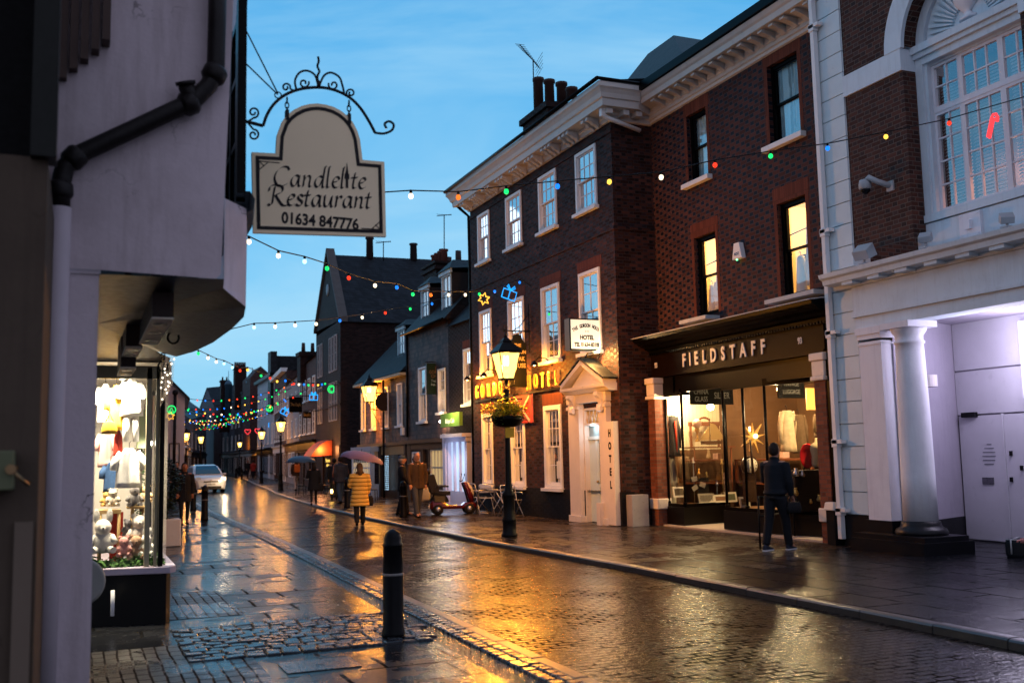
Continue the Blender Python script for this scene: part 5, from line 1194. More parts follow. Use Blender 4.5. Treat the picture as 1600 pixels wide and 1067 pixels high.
# ------------------------------------------------------------------ hanging restaurant sign
YS = 7.48
sg = thing('hanging_restaurant_sign', 'cream shaped board lettered Candlelite Restaurant hanging from a scrolled black iron bracket', 'sign', (1.1, YS, 3.36))
def sp2(px, py): a = onY(px, py, YS); return (a.x, a.z)
OUT = [(393.4, 238), (431, 240), (432.7, 212), (440.4, 190.6), (448, 180.5), (459, 172), (471, 166), (483.7, 162.8), (496, 162), (508.5, 163.7), (521, 167.2), (533, 173.6), (543.5, 182), (551.8, 192), (558.5, 205), (562.6, 218.5), (566.6, 250), (600.6, 253), (603.4, 370), (395.9, 363.8)]
OUT = OUT[::-1]
SIGNC = P('sign_cream', (.98, .80, .53), .45, .06, 3, .05, wear=.08)
def inset(poly, d):
    out = []
    n = len(poly)
    for i in range(n):
        a, b, c = Vector(poly[i-1]), Vector(poly[i]), Vector(poly[(i+1) % n]); e1 = (b-a).normalized(); e2 = (c-b).normalized()
        n1 = Vector((-e1.y, e1.x)); n2 = Vector((-e2.y, e2.x)); m_ = (n1+n2); m_ /= max(.3, m_.dot(n1)); out.append(tuple(b-m_*d))
    return out
O2 = [sp2(*p_) for p_ in OUT]
area = sum(a[0]*b[1]-b[0]*a[1] for a, b in zip(O2, O2[1:]+O2[:1]))
sgn = -1 if area > 0 else 1
mb = MB(); mb.prism(O2, lambda p, q_, t: (p, t, q_), YS, YS+.035); mb.build('board', SIGNC, sg)
i1, i2 = inset(O2, sgn*.026), inset(O2, sgn*.052)
mb = MB(); n = len(O2)
for k in range(n): 
    a, b, c, d_ = i1[k], i1[(k+1) % n], i2[(k+1) % n], i2[k]; mb.hexa([(a[0], YS-.003, a[1]), (b[0], YS-.003, b[1]), (c[0], YS-.003, c[1]), (d_[0], YS-.003, d_[1]), (a[0], YS-.0005, a[1]), (b[0], YS-.0005, b[1]), (c[0], YS-.0005, c[1]), (d_[0], YS-.0005, d_[1])])
mb.build('border_line', P('sign_ink', (.012, .010, .012), .5, .1), sg)
GLY = {
 'a': (.95, [[(.74, .86), (.5, 1.0), (.2, .75), (.08, .35), (.2, .02), (.45, .12), (.74, .9)], [(.76, .97), (.66, .2), (.75, .0), (.95, .15)]]),
 'n': (.95, [[(.0, .85), (.15, .98), (.2, .85), (.08, .0)], [(.13, .5), (.4, .93), (.6, .96), (.66, .75), (.56, .15), (.66, .0), (.85, .14)]]),
 'd': (.98, [[(.72, .86), (.5, 1.0), (.2, .75), (.08, .35), (.2, .02), (.45, .12), (.72, .8)], [(.98, 1.8), (.9, 1.75), (.68, .2), (.78, .0), (.98, .15)]]),
 'l': (.46, [[(.34, 1.8), (.26, 1.75), (.08, .2), (.18, .0), (.38, .14)]]),
 'e': (.72, [[(.1, .48), (.45, .58), (.62, .8), (.5, .98), (.28, .92), (.08, .5), (.14, .1), (.35, .0), (.65, .2)]]),
 't': (.56, [[(.32, 1.4), (.12, .25), (.22, .0), (.46, .15)], [(-.02, .95), (.5, .98)]]),
 's': (.66, [[(.6, .82), (.38, 1.0), (.17, .85), (.22, .6), (.47, .38), (.44, .1), (.2, .0), (-.02, .14)]]),
 'u': (.95, [[(.02, .86), (.16, .96), (.1, .25), (.22, .0), (.48, .2), (.72, .9)], [(.74, .97), (.64, .2), (.73, .0), (.92, .14)]]),
 'r': (.64, [[(.0, .85), (.15, .98), (.19, .85), (.07, .0)], [(.12, .5), (.36, .93), (.52, .98), (.6, .82)]]),
 'i': (.44, []),
 'C': (1.25, [[(1.2, 1.42), (1.05, 1.68), (.7, 1.68), (.25, 1.3), (.04, .7), (.2, .12), (.6, -.02), (1.05, .22)]]),
 'R': (1.35, [[(.42, 1.62), (.3, .9), (.2, .15), (.02, -.05), (-.12, .08)], [(-.05, 1.2), (.05, 1.6), (.5, 1.78), (.98, 1.6), (.95, 1.15), (.4, .86)], [(.45, .88), (.75, .35), (1.05, -.02), (1.42, .02)]]),
}
def smooth(pts, n=7):
    out = []; P_ = [Vector(p_) for p_ in pts]; P_ = [P_[0]*2-P_[1]]+P_+[P_[-1]*2-P_[-2]]
    for i in range(1, len(P_)-2):
        for k in range(n):
            t = k/n; a, b, c, d_ = P_[i-1:i+3]; out.append(.5*((2*b)+(c-a)*t+(2*a-5*b+4*c-d_)*t*t+(3*b-a-3*c+d_)*t**3))
    out.append(P_[-2]); return out
def script(word, x0, z0, x1, z1, xh, mb, nib=.11):
    tot = sum(GLY[c][0] for c in word); L_ = math.hypot(x1-x0, z1-z0); kx = L_/tot; ux, uz = (x1-x0)/L_, (z1-z0)/L_; cur = 0; pos = {}
    nb = Vector((math.cos(.75), math.sin(.75)))*nib
    for idx, c in enumerate(word):
        pos[idx] = cur
        for stt in GLY[c][1]:
            sp_ = smooth(stt)
            for a, b in zip(sp_, sp_[1:]):
                qd = []
                for v_ in (a+nb, a-nb, b-nb, b+nb):
                    X_ = (cur+v_.x)*kx+v_.y*xh*.0; Z_ = v_.y*xh; qd.append((x0+X_*ux-Z_*uz*0, 0, z0+X_*uz+Z_))
                yq = YS-.002-.0002*(len(mb.f) % 7)
                mb.face([(p_[0], yq, p_[2]) for p_ in qd])
            for e_ in (sp_[0], sp_[-1]): pass
        cur += GLY[c][0]
    return pos, kx
INK = MATS['sign_ink']
mb = MB(); a, b = sp2(428, 290.5), sp2(573, 295.5); xh_ = .087
pos, kx = script('Candlelite', a[0], a[1], b[0], b[1], xh_, mb, .115); 
cx_ = sp2(542, 280)
mb2 = MB(); x, z = cx_[0], sp2(542, 294)[1]
mb2.box(x-.010, x+.010, YS-.004, YS-.001, z-.0, z+.07); mb2.box(x-.018, x+.018, YS-.005, YS-.001, z+.07, z+.11); mb2.prism([(x-.012, z+.11), (x+.012, z+.11), (x+.006, z+.16), (x, z+.20), (x-.005, z+.15)], lambda p, q_, t: (p, t, q_), YS-.004, YS-.001); mb2.build('candle_mark', INK, sg)
a, b = sp2(421, 320.5), sp2(581, 326); script('Restaurant', a[0], a[1], b[0], b[1], xh_, mb, .125)
mb.build('calligraphy', INK, sg)
a = sp2(501, 346.5); TXT('01634 847776', .118, front, a[0], a[1], YS-.002, .002, .86, .0035, angle=-.022).build('telephone_number', INK, sg)
mb = MB()
for (cx0, cy0, sx_, sy_) in ((405, 252, 1, 1), (594, 359, -1, -1)):
    a = sp2(cx0, cy0); e1, e2 = .15*sx_, -.13*sy_
    for (p0, p1) in (((0, 0), (e1, 0)), ((0, 0), (0, e2)), ((e1*.45, 0), (0, e2*.5)), ((.0, 0), (e1*.25, e2*.28))): 
        mb.tube([(a[0]+p0[0], YS-.001, a[1]+p0[1]), (a[0]+p1[0], YS-.001, a[1]+p1[1])], .0035, 4)
mb.build('corner_ornament', INK, sg)
# ironwork
IR = P('wrought_iron', (.010, .012, .016), .5, .3, 10, .3)
def ir(pts, r): return [Vector((*[onY(px, py, YS+.015)[0]], YS+.015, onY(px, py, YS+.015).z)) for px, py in pts]
def curve(pts, r, mbx):
    P3 = ir(pts, r); out = []
    Q = [P3[0]*2-P3[1]]+P3+[P3[-1]*2-P3[-2]]
    for i in range(1, len(Q)-2):
        for k in range(5):
            t = k/5; a, b, c, d_ = Q[i-1:i+3]; out.append(.5*((2*b)+(c-a)*t+(2*a-5*b+4*c-d_)*t*t+(3*b-a-3*c+d_)*t**3))
    out.append(Q[-2]); mbx.tube(out, r, 7)
mb = MB()
mb.tube(ir([(372, 187), (411, 197)], 0), .014, 8)
curve([(411, 197), (417, 180), (428, 163), (445, 149), (468, 140), (497, 137), (522, 141), (545, 152), (562, 168), (576, 189), (586, 208)], .012, mb)
curve([(586, 208), (600, 209), (612, 204), (615, 195), (608, 190), (601, 194), (604, 201)], .010, mb)
mb.build('arched_bar', IR, sg)
mb = MB()
def scroll(px, py, r, a0, turns, dirn, tail=None):
    pts = []
    n = 16
    for k in range(n+1):
        f = k/n; a_ = a0+dirn*turns*2*math.pi*f; rr_ = r*(1-f*.75); pts.append((px+rr_*math.cos(a_), py-rr_*math.sin(a_)))
    if tail: pts = tail+pts
    curve(pts, .0075, mb)
scroll(396, 176, 9, -1.6, 1.3, 1, [(388, 190)]); scroll(396, 211, 9, 1.6, 1.3, -1, [(388, 193)])
scroll(447, 137, 7, -.3, 1.2, 1, [(461, 143)]); scroll(475, 130, 8, .3, 1.15, -1, None); scroll(521, 133, 8, 2.8, 1.15, 1, None); scroll(548, 146, 7, 3.4, 1.2, -1, [(536, 146)])
curve([(463, 141), (461, 126), (468, 114), (480, 111), (492, 118), (497, 134)], .0085, mb); curve([(499, 134), (506, 119), (517, 114), (530, 121), (535, 134), (538, 147)], .0085, mb)
mb.build('scrollwork', IR, sg)
mb = MB(); curve([(498, 136), (496, 120), (499, 112), (496, 104), (498, 96), (497, 89)], .009, mb); mb.tube(ir([(498, 137), (498, 126)], 0), [.018, .008], 8); mb.build('finial', IR, sg)
mb = MB()
for px, p0, p1 in ((449, 152, 182), (546, 157, 188)):
    for k in range(3): 
        a = onY(px, p0+4+k*8, YS); mb.tube([(a.x+.014*math.cos(s)*(k % 2), YS+.014*math.cos(s)*((k+1) % 2)+.015, a.z+.026*math.sin(s)) for s in [i*.7 for i in range(10)]], .005, 5)
    a = onY(px, p1-4, YS); mb.box(a.x-.012, a.x+.012, YS-.008, YS+.045, a.z-.05, a.z+.03)
mb.build('chain', IR, sg)
mb = MB(); 
mb.tube([onY(434, 146, YS+.015), onY(383, 45, 7.9)], .006, 5); mb.tube([onY(434, 148, YS+.015), onY(366, 82, 7.6)], .006, 5)
mb.tube([(onY(435, 148, YS).x+.025*math.cos(s), YS+.015, onY(435, 148, YS).z+.025*math.sin(s)) for s in [i*.6 for i in range(12)]], .005, 5); mb.build('stay_wire', IR, sg)
# ------------------------------------------------------------------ tile hung shops beyond the hotel
def quadM(p0, p1):
    """wall frame from p0 to p1 (plan points); u in metres from p0, d into the building"""
    a, b = Vector((*p0, 0)), Vector((*p1, 0)); t = (b-a).normalized(); n_ = Vector((t.y, -t.x, 0))
    return (lambda u, d, z: tuple(a+t*u+n_*d+Vector((0, 0, z)))), (b-a).length
WARMW = EM('warm_window', (1, .60, .22), .10, False)
DPANE = P('dark_glass_pane', (.02, .025, .03), .06, .1)
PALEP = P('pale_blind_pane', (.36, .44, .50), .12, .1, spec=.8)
def lite_window(par, M, u0, u1, z0, z1, cols=2, rows=4, pane=None, fm=None, sill=True, fr=.07, d=0):
    mb = MB(); fm = fm or WHITE
    for a, b, c, e in ((u0, u0+fr, z0, z1), (u1-fr, u1, z0, z1), (u0+fr, u1-fr, z1-fr, z1), (u0+fr, u1-fr, z0, z0+fr)): mb.bm(M, a, b, d-.04, d+.08, c, e)
    for i in range(1, cols): u = u0+fr+(u1-u0-2*fr)*i/cols; mb.bm(M, u-.012, u+.012, d+.0, d+.05, z0+fr, z1-fr)
    for j in range(1, rows): z = z0+fr+(z1-z0-2*fr)*j/rows; k = .03 if j*2 == rows else .012; mb.bm(M, u0+fr, u1-fr, d+.001, d+.049, z-k, z+k)
    if sill: mb.bm(M, u0-.05, u1+.05, d-.12, d-.001, z0-.07, z0)
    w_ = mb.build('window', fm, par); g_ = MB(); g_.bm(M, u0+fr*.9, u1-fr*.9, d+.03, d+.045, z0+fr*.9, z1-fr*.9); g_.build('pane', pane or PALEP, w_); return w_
def dormer(par, M, u0, u1, zb, zt, d0, depth, ridge):
    """window face at depth d0, hipped roof running back"""
    lite_window(par, M, u0+.08, u1-.08, zb, zt, 2, 2, P('dormer_pane', (.40, .62, .70), .1, .1, spec=.9), P('dormer_paint', (.45, .60, .66), .5), True, .06, d0)
    mb = MB(); mb.bm(M, u0, u0+.07, d0+.0, d0+depth, zb-.4, zt+.02); mb.bm(M, u1-.07, u1, d0, d0+depth, zb-.4, zt+.02); mb.bm(M, u0+.07, u1-.07, d0+.1, d0+depth, zb-.4, zt); mb.build('dormer_cheek', P('dormer_dark', (.02, .018, .018), .7), par)
    mb = MB(); mb.bm(M, u0-.06, u1+.06, d0-.10, d0-.02, zt+.0, zt+.16); mb.build('dormer_fascia', MATS['dormer_paint'], par)
    mb = MB(); c_ = (u0+u1)/2; e = .14
    A, B_, R_1, R_2 = M(u0-e, d0-.16, zt+.14), M(u1+e, d0-.16, zt+.14), M(c_, d0+.25, zt+ridge), M(c_, d0+depth, zt+ridge+.05)
    A2, B2 = M(u0-e, d0+depth, zt+.3), M(u1+e, d0+depth, zt+.3)
    mb.face([A, B_, R_1]); mb.face([A, R_1, R_2, A2]); mb.face([B_, R_1, R_2, B2]); mb.build('dormer_roof', CLAYT, par)
XB = 12.2
BS = lambda u, d, z: (XB+d, u, z)
# B1 narrow brick shop with white shopfront
b1 = thing('narrow_brick_shop', 'narrow brick building with a green lit sign and glowing white shopfront beside the hotel', 'shop', (XB, 32.5, 0))
mb = MB(); mb.wall(BS, 30.66, 34.55, 2.4, 6.35, [(31.9, 32.95, 3.45, 5.35, .12)]); mb.face([(XB, 30.66, 6.35), (XB, 30.66, 2.4), (XB+.5, 30.66, 2.4), (XB+.5, 30.66, 6.35)]); mb.build('wall', BR_DARK, b1)
a = onX(712, 560, XB); b = onX(727, 630, XB)
sash(b1, BS, 31.9, 32.95, 3.45, 5.35, -.02, 3, (2, 2), fr=.07, cm=NET, proud=.02)
mb = MB(); mb.bm(BS, 31.8, 33.05, -.006, .002, 5.35, 5.65); mb.build('brick_arch', BR_RUB, b1)
mb = MB(); mb.face([(XB-.15, 30.6, 6.3), (XB-.15, 34.5, 6.3), (XB+3.2, 34.5, 9.6), (XB+3.2, 30.6, 9.6)]); mb.build('roof', CLAYT, b1)
mb = MB(); mb.bm(BS, 32.05, 34.3, -.45, -.02, 2.34, 2.46); mb.bm(BS, 32.1, 34.25, -.30, -.02, 2.18, 2.34); mb.bm(BS, 32.15, 32.35, -.25, 0, 0, 2.18); mb.bm(BS, 34.05, 34.22, -.25, 0, 0, 2.18); mb.bm(BS, 32.35, 34.05, -.2, 0, 0, .5); mb.bm(BS, 33.0, 33.08, -.2, -.1, .5, 2.18); mb.bm(BS, 33.55, 33.63, -.2, -.1, .5, 2.18); mb.bm(BS, 34.2, 34.5, -.3, 0, 0, 2.5)
mb.bm(BS, 30.62, 32.15, .0, .2, 0, 2.4)
so = mb.build('shopfront', P('lilac_white_paint', (.55, .52, .62), .4, .1), b1)
mb = MB(); mb.bm(BS, 32.35, 34.05, -.12, -.08, .5, 2.18); mb.build('lit_glass', EM('cold_shop_glow', (.62, .78, 1), .07), so)
mb = MB(); mb.bm(BS, 30.66, 32.1, -.03, -.005, 0, 2.5); mb.build('brick_return', BR_DARK, b1)
mb = MB(); mb.bm(BS, 32.35, 34.3, -.42, -.30, 2.72, 3.18); mo = mb.build('green_sign', P('green_sign_face', (.16, .34, .06), .5, .15), b1); mb = TXT('Rickys Cafe', .22, lambda a, d, z: (XB-.43+d, -a, z), -33.3, 2.9, 0, .006, .9, .003); mb.build('lettering', EM('cream_letters', (1, .95, .6), .12, False), mo)
lamp('sign_light', (XB-.9, 32.8, 3.35), 9, (1, .72, .30), .1, b1); lamp('shop_glow', (XB-.8, 33.2, 1.5), 4, (.50, .66, 1), .5, b1)
# B2 taller tile hung house
b2 = thing('tile_hung_house', 'taller tile hung house with two dormers above a small paned shop window', 'house', (XB, 37, 0))
mb = MB(); mb.wall(BS, 34.55, 39.55, 2.35, 6.72, [(37.1, 38.05, 3.05, 5.15, .1), (34.9, 35.7, 3.3, 4.9, .1)]); mb.face([(XB, 34.56, 6.3), (XB, 34.56, 6.72), (XB+.4, 34.56, 6.72), (XB+.4, 34.56, 6.3)]); mb.build('wall', HUNG, b2)
sash(b2, BS, 37.1, 38.05, 3.05, 5.15, -.02, 1, (1, 1), fr=.07, cm=NETW, proud=.02); sash(b2, BS, 34.9, 35.7, 3.3, 4.9, -.02, 2, (2, 2), fr=.06, cm=NET, proud=.02)
mb = MB(); mb.face([(XB-.22, 34.4, 6.62), (XB-.22, 39.6, 6.62), (XB+3.2, 39.6, 10.3), (XB+3.2, 34.4, 10.3)]); mb.face([(XB-.22, 39.62, 6.62), (XB+3.2, 39.62, 10.3), (XB+3.2, 39.62, 6.62)]); mb.face([(XB-.22, 34.4, 6.62), (XB+3.2, 34.4, 10.3), (XB+3.2, 34.4, 6.6)]); mb.build('roof', CLAYT, b2)
mb = MB(); mb.tube([(XB-.26, 34.4, 6.62), (XB-.26, 39.62, 6.62)], .05, 8); mb.tube([(XB-.03, 39.5, 6.6), (XB-.05, 39.5, 2.5)], .045, 8); mb.build('gutter', BLACKP, b2)
dormer(b2, BS, 37.6, 38.75, 7.10, 8.30, .35, 1.7, .55); dormer(b2, BS, 35.0, 36.2, 7.10, 8.45, .35, 1.9, .6)
mb = MB(); mb.box(13.6, 14.5, 39.9, 41.6, 7.5, 9.75); mb.box(13.5, 14.6, 39.8, 41.7, 9.5, 9.62); mb.box(13.5, 14.6, 39.8, 41.7, 9.75, 9.85); c_ = mb.build('chimney', BR_DARK, b2)
for k in range(4): mb = MB(); mb.lathe([(.15, 9.85), (.13, 10.3), (.17, 10.33), (.17, 10.4), (.1, 10.4)], (14.05, 40.1+k*.45, 0), 10); mb.build('chimney_pot', P('red_clay', (.15, .05, .035), .7), c_)
mb = MB(); mb.bm(BS, 34.55, 39.55, -.20, .0, 2.22, 2.36); mb.bm(BS, 34.6, 39.0, -.08, .0, 1.98, 2.22); mb.bm(BS, 34.55, 34.75, -.06, .05, 0, 1.98); mb.bm(BS, 36.7, 36.85, -.06, .05, 0, 1.98); mb.bm(BS, 39.1, 39.55, -.06, .05, 0, 2.22); mb.bm(BS, 34.75, 36.7, -.05, .05, 0, .62)
mb.bm(BS, 37.5, 37.6, -.06, .05, 0, 1.98); mb.build('shopfront', P('brown_shopfront', (.05, .027, .017), .45, .3), b2)
mb = MB(); mb.bm(BS, 36.85, 39.1, .04, .06, 0, 1.98); mb.build('door', DARKWOOD, b2)
lite_window(b2, BS, 34.78, 36.68, .62, 1.96, 5, 2, EM('amber_window', (1, .68, .30), .05, False, base=(.3, .2, .1)), P('cream_bars', (.55, .48, .38), .5), False, .05, 0)
lite_window(b2, BS, 38.1, 38.9, .7, 1.9, 2, 2, NETW, None, False, .05, -.02)
mb = MB(); mb.ball((XB-.18, 35.0, 2.95), .06, 8, 6); mo = mb.build('wall_bulb', EM('wall_bulb_glow', (1, .66, .45), .8), b2); lamp('bulb_light', (XB-.30, 35.0, 2.95), 4, (1, .62, .35), .05, mo)
# B3 low tile hung shop
b3 = thing('low_tile_hung_shop', 'low tile hung shop with one dormer, blue bay window and fairy lit doorway', 'shop', (XB, 43.4, 0))
mb = MB(); mb.wall(BS, 39.6, 47.2, 2.3, 5.25, [(40.3, 41.0, 3.0, 4.75, .1), (42.35, 43.05, 3.0, 4.75, .1), (44.4, 45.1, 3.0, 4.75, .1), (46.2, 46.9, 3.0, 4.75, .1)]); mb.build('wall', P('x', (.1, .1, .1)) if False else TILES('warm_hung_tiles', (.16, .08, .05), (.055, .032, .024), .22, .17, .6, 1.0, .04), b3)
for k, u in enumerate((40.3, 42.35, 44.4, 46.2)): sash(b3, BS, u, u+.7, 3.0, 4.75, -.02, 2, (2, 2), fr=.06, cm=[NET, NETW, NETW, NET][k], proud=.02)
mb = MB(); mb.face([(XB-.30, 39.62, 5.15), (XB-.30, 47.3, 5.15), (XB+2.8, 47.3, 8.3), (XB+2.8, 39.62, 8.3)]); mb.face([(XB-.30, 47.3, 5.15), (XB+2.8, 47.3, 8.3), (XB+2.8, 47.3, 5.15)]); mb.build('roof', CLAYT, b3)
mb = MB(); mb.bm(BS, 39.62, 47.3, -.32, -.0, 5.02, 5.12); mb.build('eaves_board', P('eaves_cream', (.5, .42, .28), .6), b3)
dormer(b3, BS, 42.2, 43.4, 6.1, 7.25, .75, 1.5, .5)
mb = MB(); mb.bm(BS, 39.6, 47.2, -.16, .0, 2.2, 2.32); mb.bm(BS, 39.75, 39.95, -.08, .05, 0, 2.2); mb.bm(BS, 43.4, 43.6, -.1, .05, 0, 2.2); mb.bm(BS, 40.8, 41.0, -.05, .1, 0, 1.85); mb.build('shopfront', P('dark_shopfront', (.03, .022, .02), .4), b3)
mb = MB(); mb.bm(BS, 39.95, 43.4, -.06, .02, 1.82, 2.18); mb.build('fascia', P('varnish_board', (.40, .24, .10), .35, .2), b3)
mb = MB(); mb.bm(BS, 39.95, 43.4, .1, .14, 0, 1.82); mb.build('door', DARKWOOD, b3)
mb = MB(); rr = random.Random(2)
for s_ in range(7):
    u = 42.9-s_*.17 if s_ < 4 else 40.35-.13*(s_-4)
    for k in range(17): mb.ball((XB-.02, u+rr.uniform(-.03, .03), .35+k*.088), .013, 5, 4)
o_ = mb.build('fairy_lights', EM('fairy_blue', (.45, .75, 1), .35, False), b3); o_['kind'] = 'stuff'
BLUEP = P('blue_grey_paint', (.32, .42, .55), .45, .12)
mb = MB(); mb.bm(BS, 43.6, 47.1, -.45, 0, 0, .55); mb.bm(BS, 43.6, 47.1, -.48, 0, 1.98, 2.2)
for u in (43.6, 46.9): mb.bm(BS, u, u+.18, -.45, -.3, .55, 1.98)
mb.build('bay_frame', BLUEP, b3)
lite_window(b3, lambda u, d, z: BS(u, d-.42, z), 43.78, 46.9, .55, 1.98, 8, 2, EM('amber_bay', (1, .70, .40), .045, False, base=(.3, .2, .1)), WHITE, False, .06)
mb = MB(); mb.bm(BS, 43.72, 46.95, -.40, -.1, 1.5, 1.98); mb.build('bay_blind', P('blind_cream', (.5, .42, .28), .8), b3)
mb = MB(); mb.box(XB-.12, XB, 40.0, 40.25, 2.6, 2.9); mb.build('alarm_case', WHITE, b3)
# B4 tall brick building with its gable to the street
p0, p1 = onY(532, 600, 52.8), onX(494, 600, 12.95)
b4 = thing('gabled_brick_building', 'tall dark brick building with a gable to the street, slate roof and orange awning', 'building', (p0.x, 55.8, 0))
M4, L4 = quadM((p0.x, 52.8), (p1.x, p1.y))
ze = onY(532, 500, 52.8).z; zpk = onX(517, 391, p0.x+.2).z
mb = MB(); mb.wall(M4, 0, L4, 0, ze); mid = L4*.47
mb.face([M4(0, 0, ze), M4(L4, 0, ze+.3), M4(mid, 0, zpk)]); mb.face([M4(0, 0, 0), M4(0, 16, 0), M4(0, 16, ze), M4(0, 0, ze)]); mb.face([M4(L4, 0, 0), M4(L4, 16, 0), M4(L4, 16, ze+.3), M4(L4, 0, ze+.3)])
for z in (ze*.50, ze*.62): mb.bm(M4, -.03, L4+.03, -.05, -.001, z, z+.1)
mb.build('wall', BR_DARK, b4)
mb = MB(); zr = onY(735, 412, 55.6).z
mb.face([M4(-.2, .15, ze-.1), M4(-.2, 16, ze-.1), M4(mid, 16, zpk-.15), M4(mid, .15, zpk-.15)]); mb.face([M4(L4+.2, .15, ze+.2), M4(L4+.2, 16, ze+.2), M4(mid, 16, zpk-.15), M4(mid, .15, zpk-.15)]); mb.build('roof', SLATE, b4)
mb = MB()
for (ua, za, ub, zb_) in ((-.25, ze-.1, mid, zpk), (L4+.2, ze+.2, mid, zpk)):
    mb.hexa([M4(ua, -.12, za), M4(ub, -.12, zb_), M4(ub, .35, zb_), M4(ua, .35, za), M4(ua, -.12, za+.22), M4(ub, -.12, zb_+.22), M4(ub, .35, zb_+.22), M4(ua, .35, za+.22)])
mb.build('gable_coping', P('coping_stone', (.08, .08, .08), .7, .3), b4)
for i in range(2):
    for (z0, z1) in ((ze*.715, ze*.93), (ze*.415, ze*.65)):
        for u in (.9, 1.75, 2.6, L4-2.2, L4-1.3): 
            lite_window(b4, M4, u, u+.62, z0, z1, 2, 4, PALEP, P('stone_mullion', (.40, .38, .38), .6), False, .06, -.01) if i == 0 else None
mb = MB(); mb.lathe([(.03, -.02), (.34, -.02), (.34, .0)], M4(mid, -.03, (ze+zpk)/2), 20, 'x'); mb.build('gable_panel', P('pale_disc', (.25, .30, .33), .6), b4)
mb = MB()
zz = onX(490, 690, 13).z
for k in range(8):
    a, b = k/8, (k+1)/8; fz = lambda t: 2.75-.85*t*t-.05*t; fd = lambda t: -.05-1.15*t
    mb.face([M4(2.2, fd(a), fz(a)), M4(5.0, fd(a), fz(a)), M4(5.0, fd(b), fz(b)), M4(2.2, fd(b), fz(b))], True)
mb.face([M4(2.2, -.05, 2.7), M4(2.2, -.05, 1.9)]+[M4(2.2, -.05-1.15*t, 2.75-.85*t*t-.05*t) for t in (1, .75, .5, .25)]); mb.build('awning', P('orange_awning', (.48, .09, .03), .6, .2), b4)
mb = MB(); mb.bm(M4, 2.4, 4.8, -.02, 0, .2, 1.85); mb.build('dark_front', P('dark_window', (.012, .010, .01), .2), b4)
m_ = TXT('Ristorante', .30, lambda a, d, z: M4(3.6-a, d-.04, z), 0, 1.62, 0, .01, 1); m_.build('gold_lettering', EM('gold_letters', (1, .62, .12), .12, False), b4)
m_ = TXT('italiano', .26, lambda a, d, z: M4(3.6-a, d-.04, z), 0, 1.36, 0, .01, 1); m_.build('gold_lettering', MATS['gold_letters'], b4)
mb = MB(); mb.bm(M4, 2.25, 2.38, -.08, 0, 0, 2.7); mb.bm(M4, 5.0, 5.15, -.08, 0, 0, 2.7); mb.bm(M4, .2, 1.2, -.05, 0, 0, 2.4); mb.build('door_frame', P('brown_frame', (.06, .03, .02), .5), b4)
lamp('awning_light', M4(2.0, -.7, 2.2), 8, (1, .45, .15), .2, b4)
for dd, h_ in ((2.4, 1.0), (5.0, .75), (6.8, .5)): mb = MB(); p_ = M4(mid, dd, zpk); mb.tube([(p_[0], p_[1], zpk-.3), (p_[0], p_[1], zpk+h_*.85), (p_[0], p_[1], zpk+h_*.88), (p_[0], p_[1], zpk+h_)], [.22, .20, .26, .24], 12); mb.build('chimney_pot', P('pot_dark', (.04, .03, .03), .7), b4)
for px, t_ in ((683, 400), (701, 402), (716, 392)): mb = MB(); p_ = onY(px, t_, 56); mb.tube([(p_.x, 56, zpk-.4), (p_.x, 56, p_.z)], [.2, .18], 8); mb.build('chimney_pot', MATS['pot_dark'], b4)
for (px, y0_, y1_, lab) in ((599, 378, 400, 'small television aerial on the long slate roof ridge'), (694, 336, 410, 'tall thin aerial mast rising behind the dormers')):
    a = onY(px, y1_, 55.5); b = onY(px, y0_, 55.5); t = thing('roof_aerial', lab, 'aerial', (a.x, 55.5, a.z-.3)); mb = MB(); mb.tube([(a.x, 55.5, a.z-.3), (b.x, 55.5, b.z)], .03, 5)
    mb.build('mast', BLACKM, t); mb = MB()
    for k in range(6): mb.tube([(b.x-.35+.14*k, 55.2, b.z-.15+.02*k), (b.x-.35+.14*k, 55.8, b.z+.1)], .015, 4)
    mb.tube([(b.x-.45, 55.5, b.z-.1), (b.x+.45, 55.5, b.z+.06)], .02, 4); mb.build('rods', BLACKM, t)

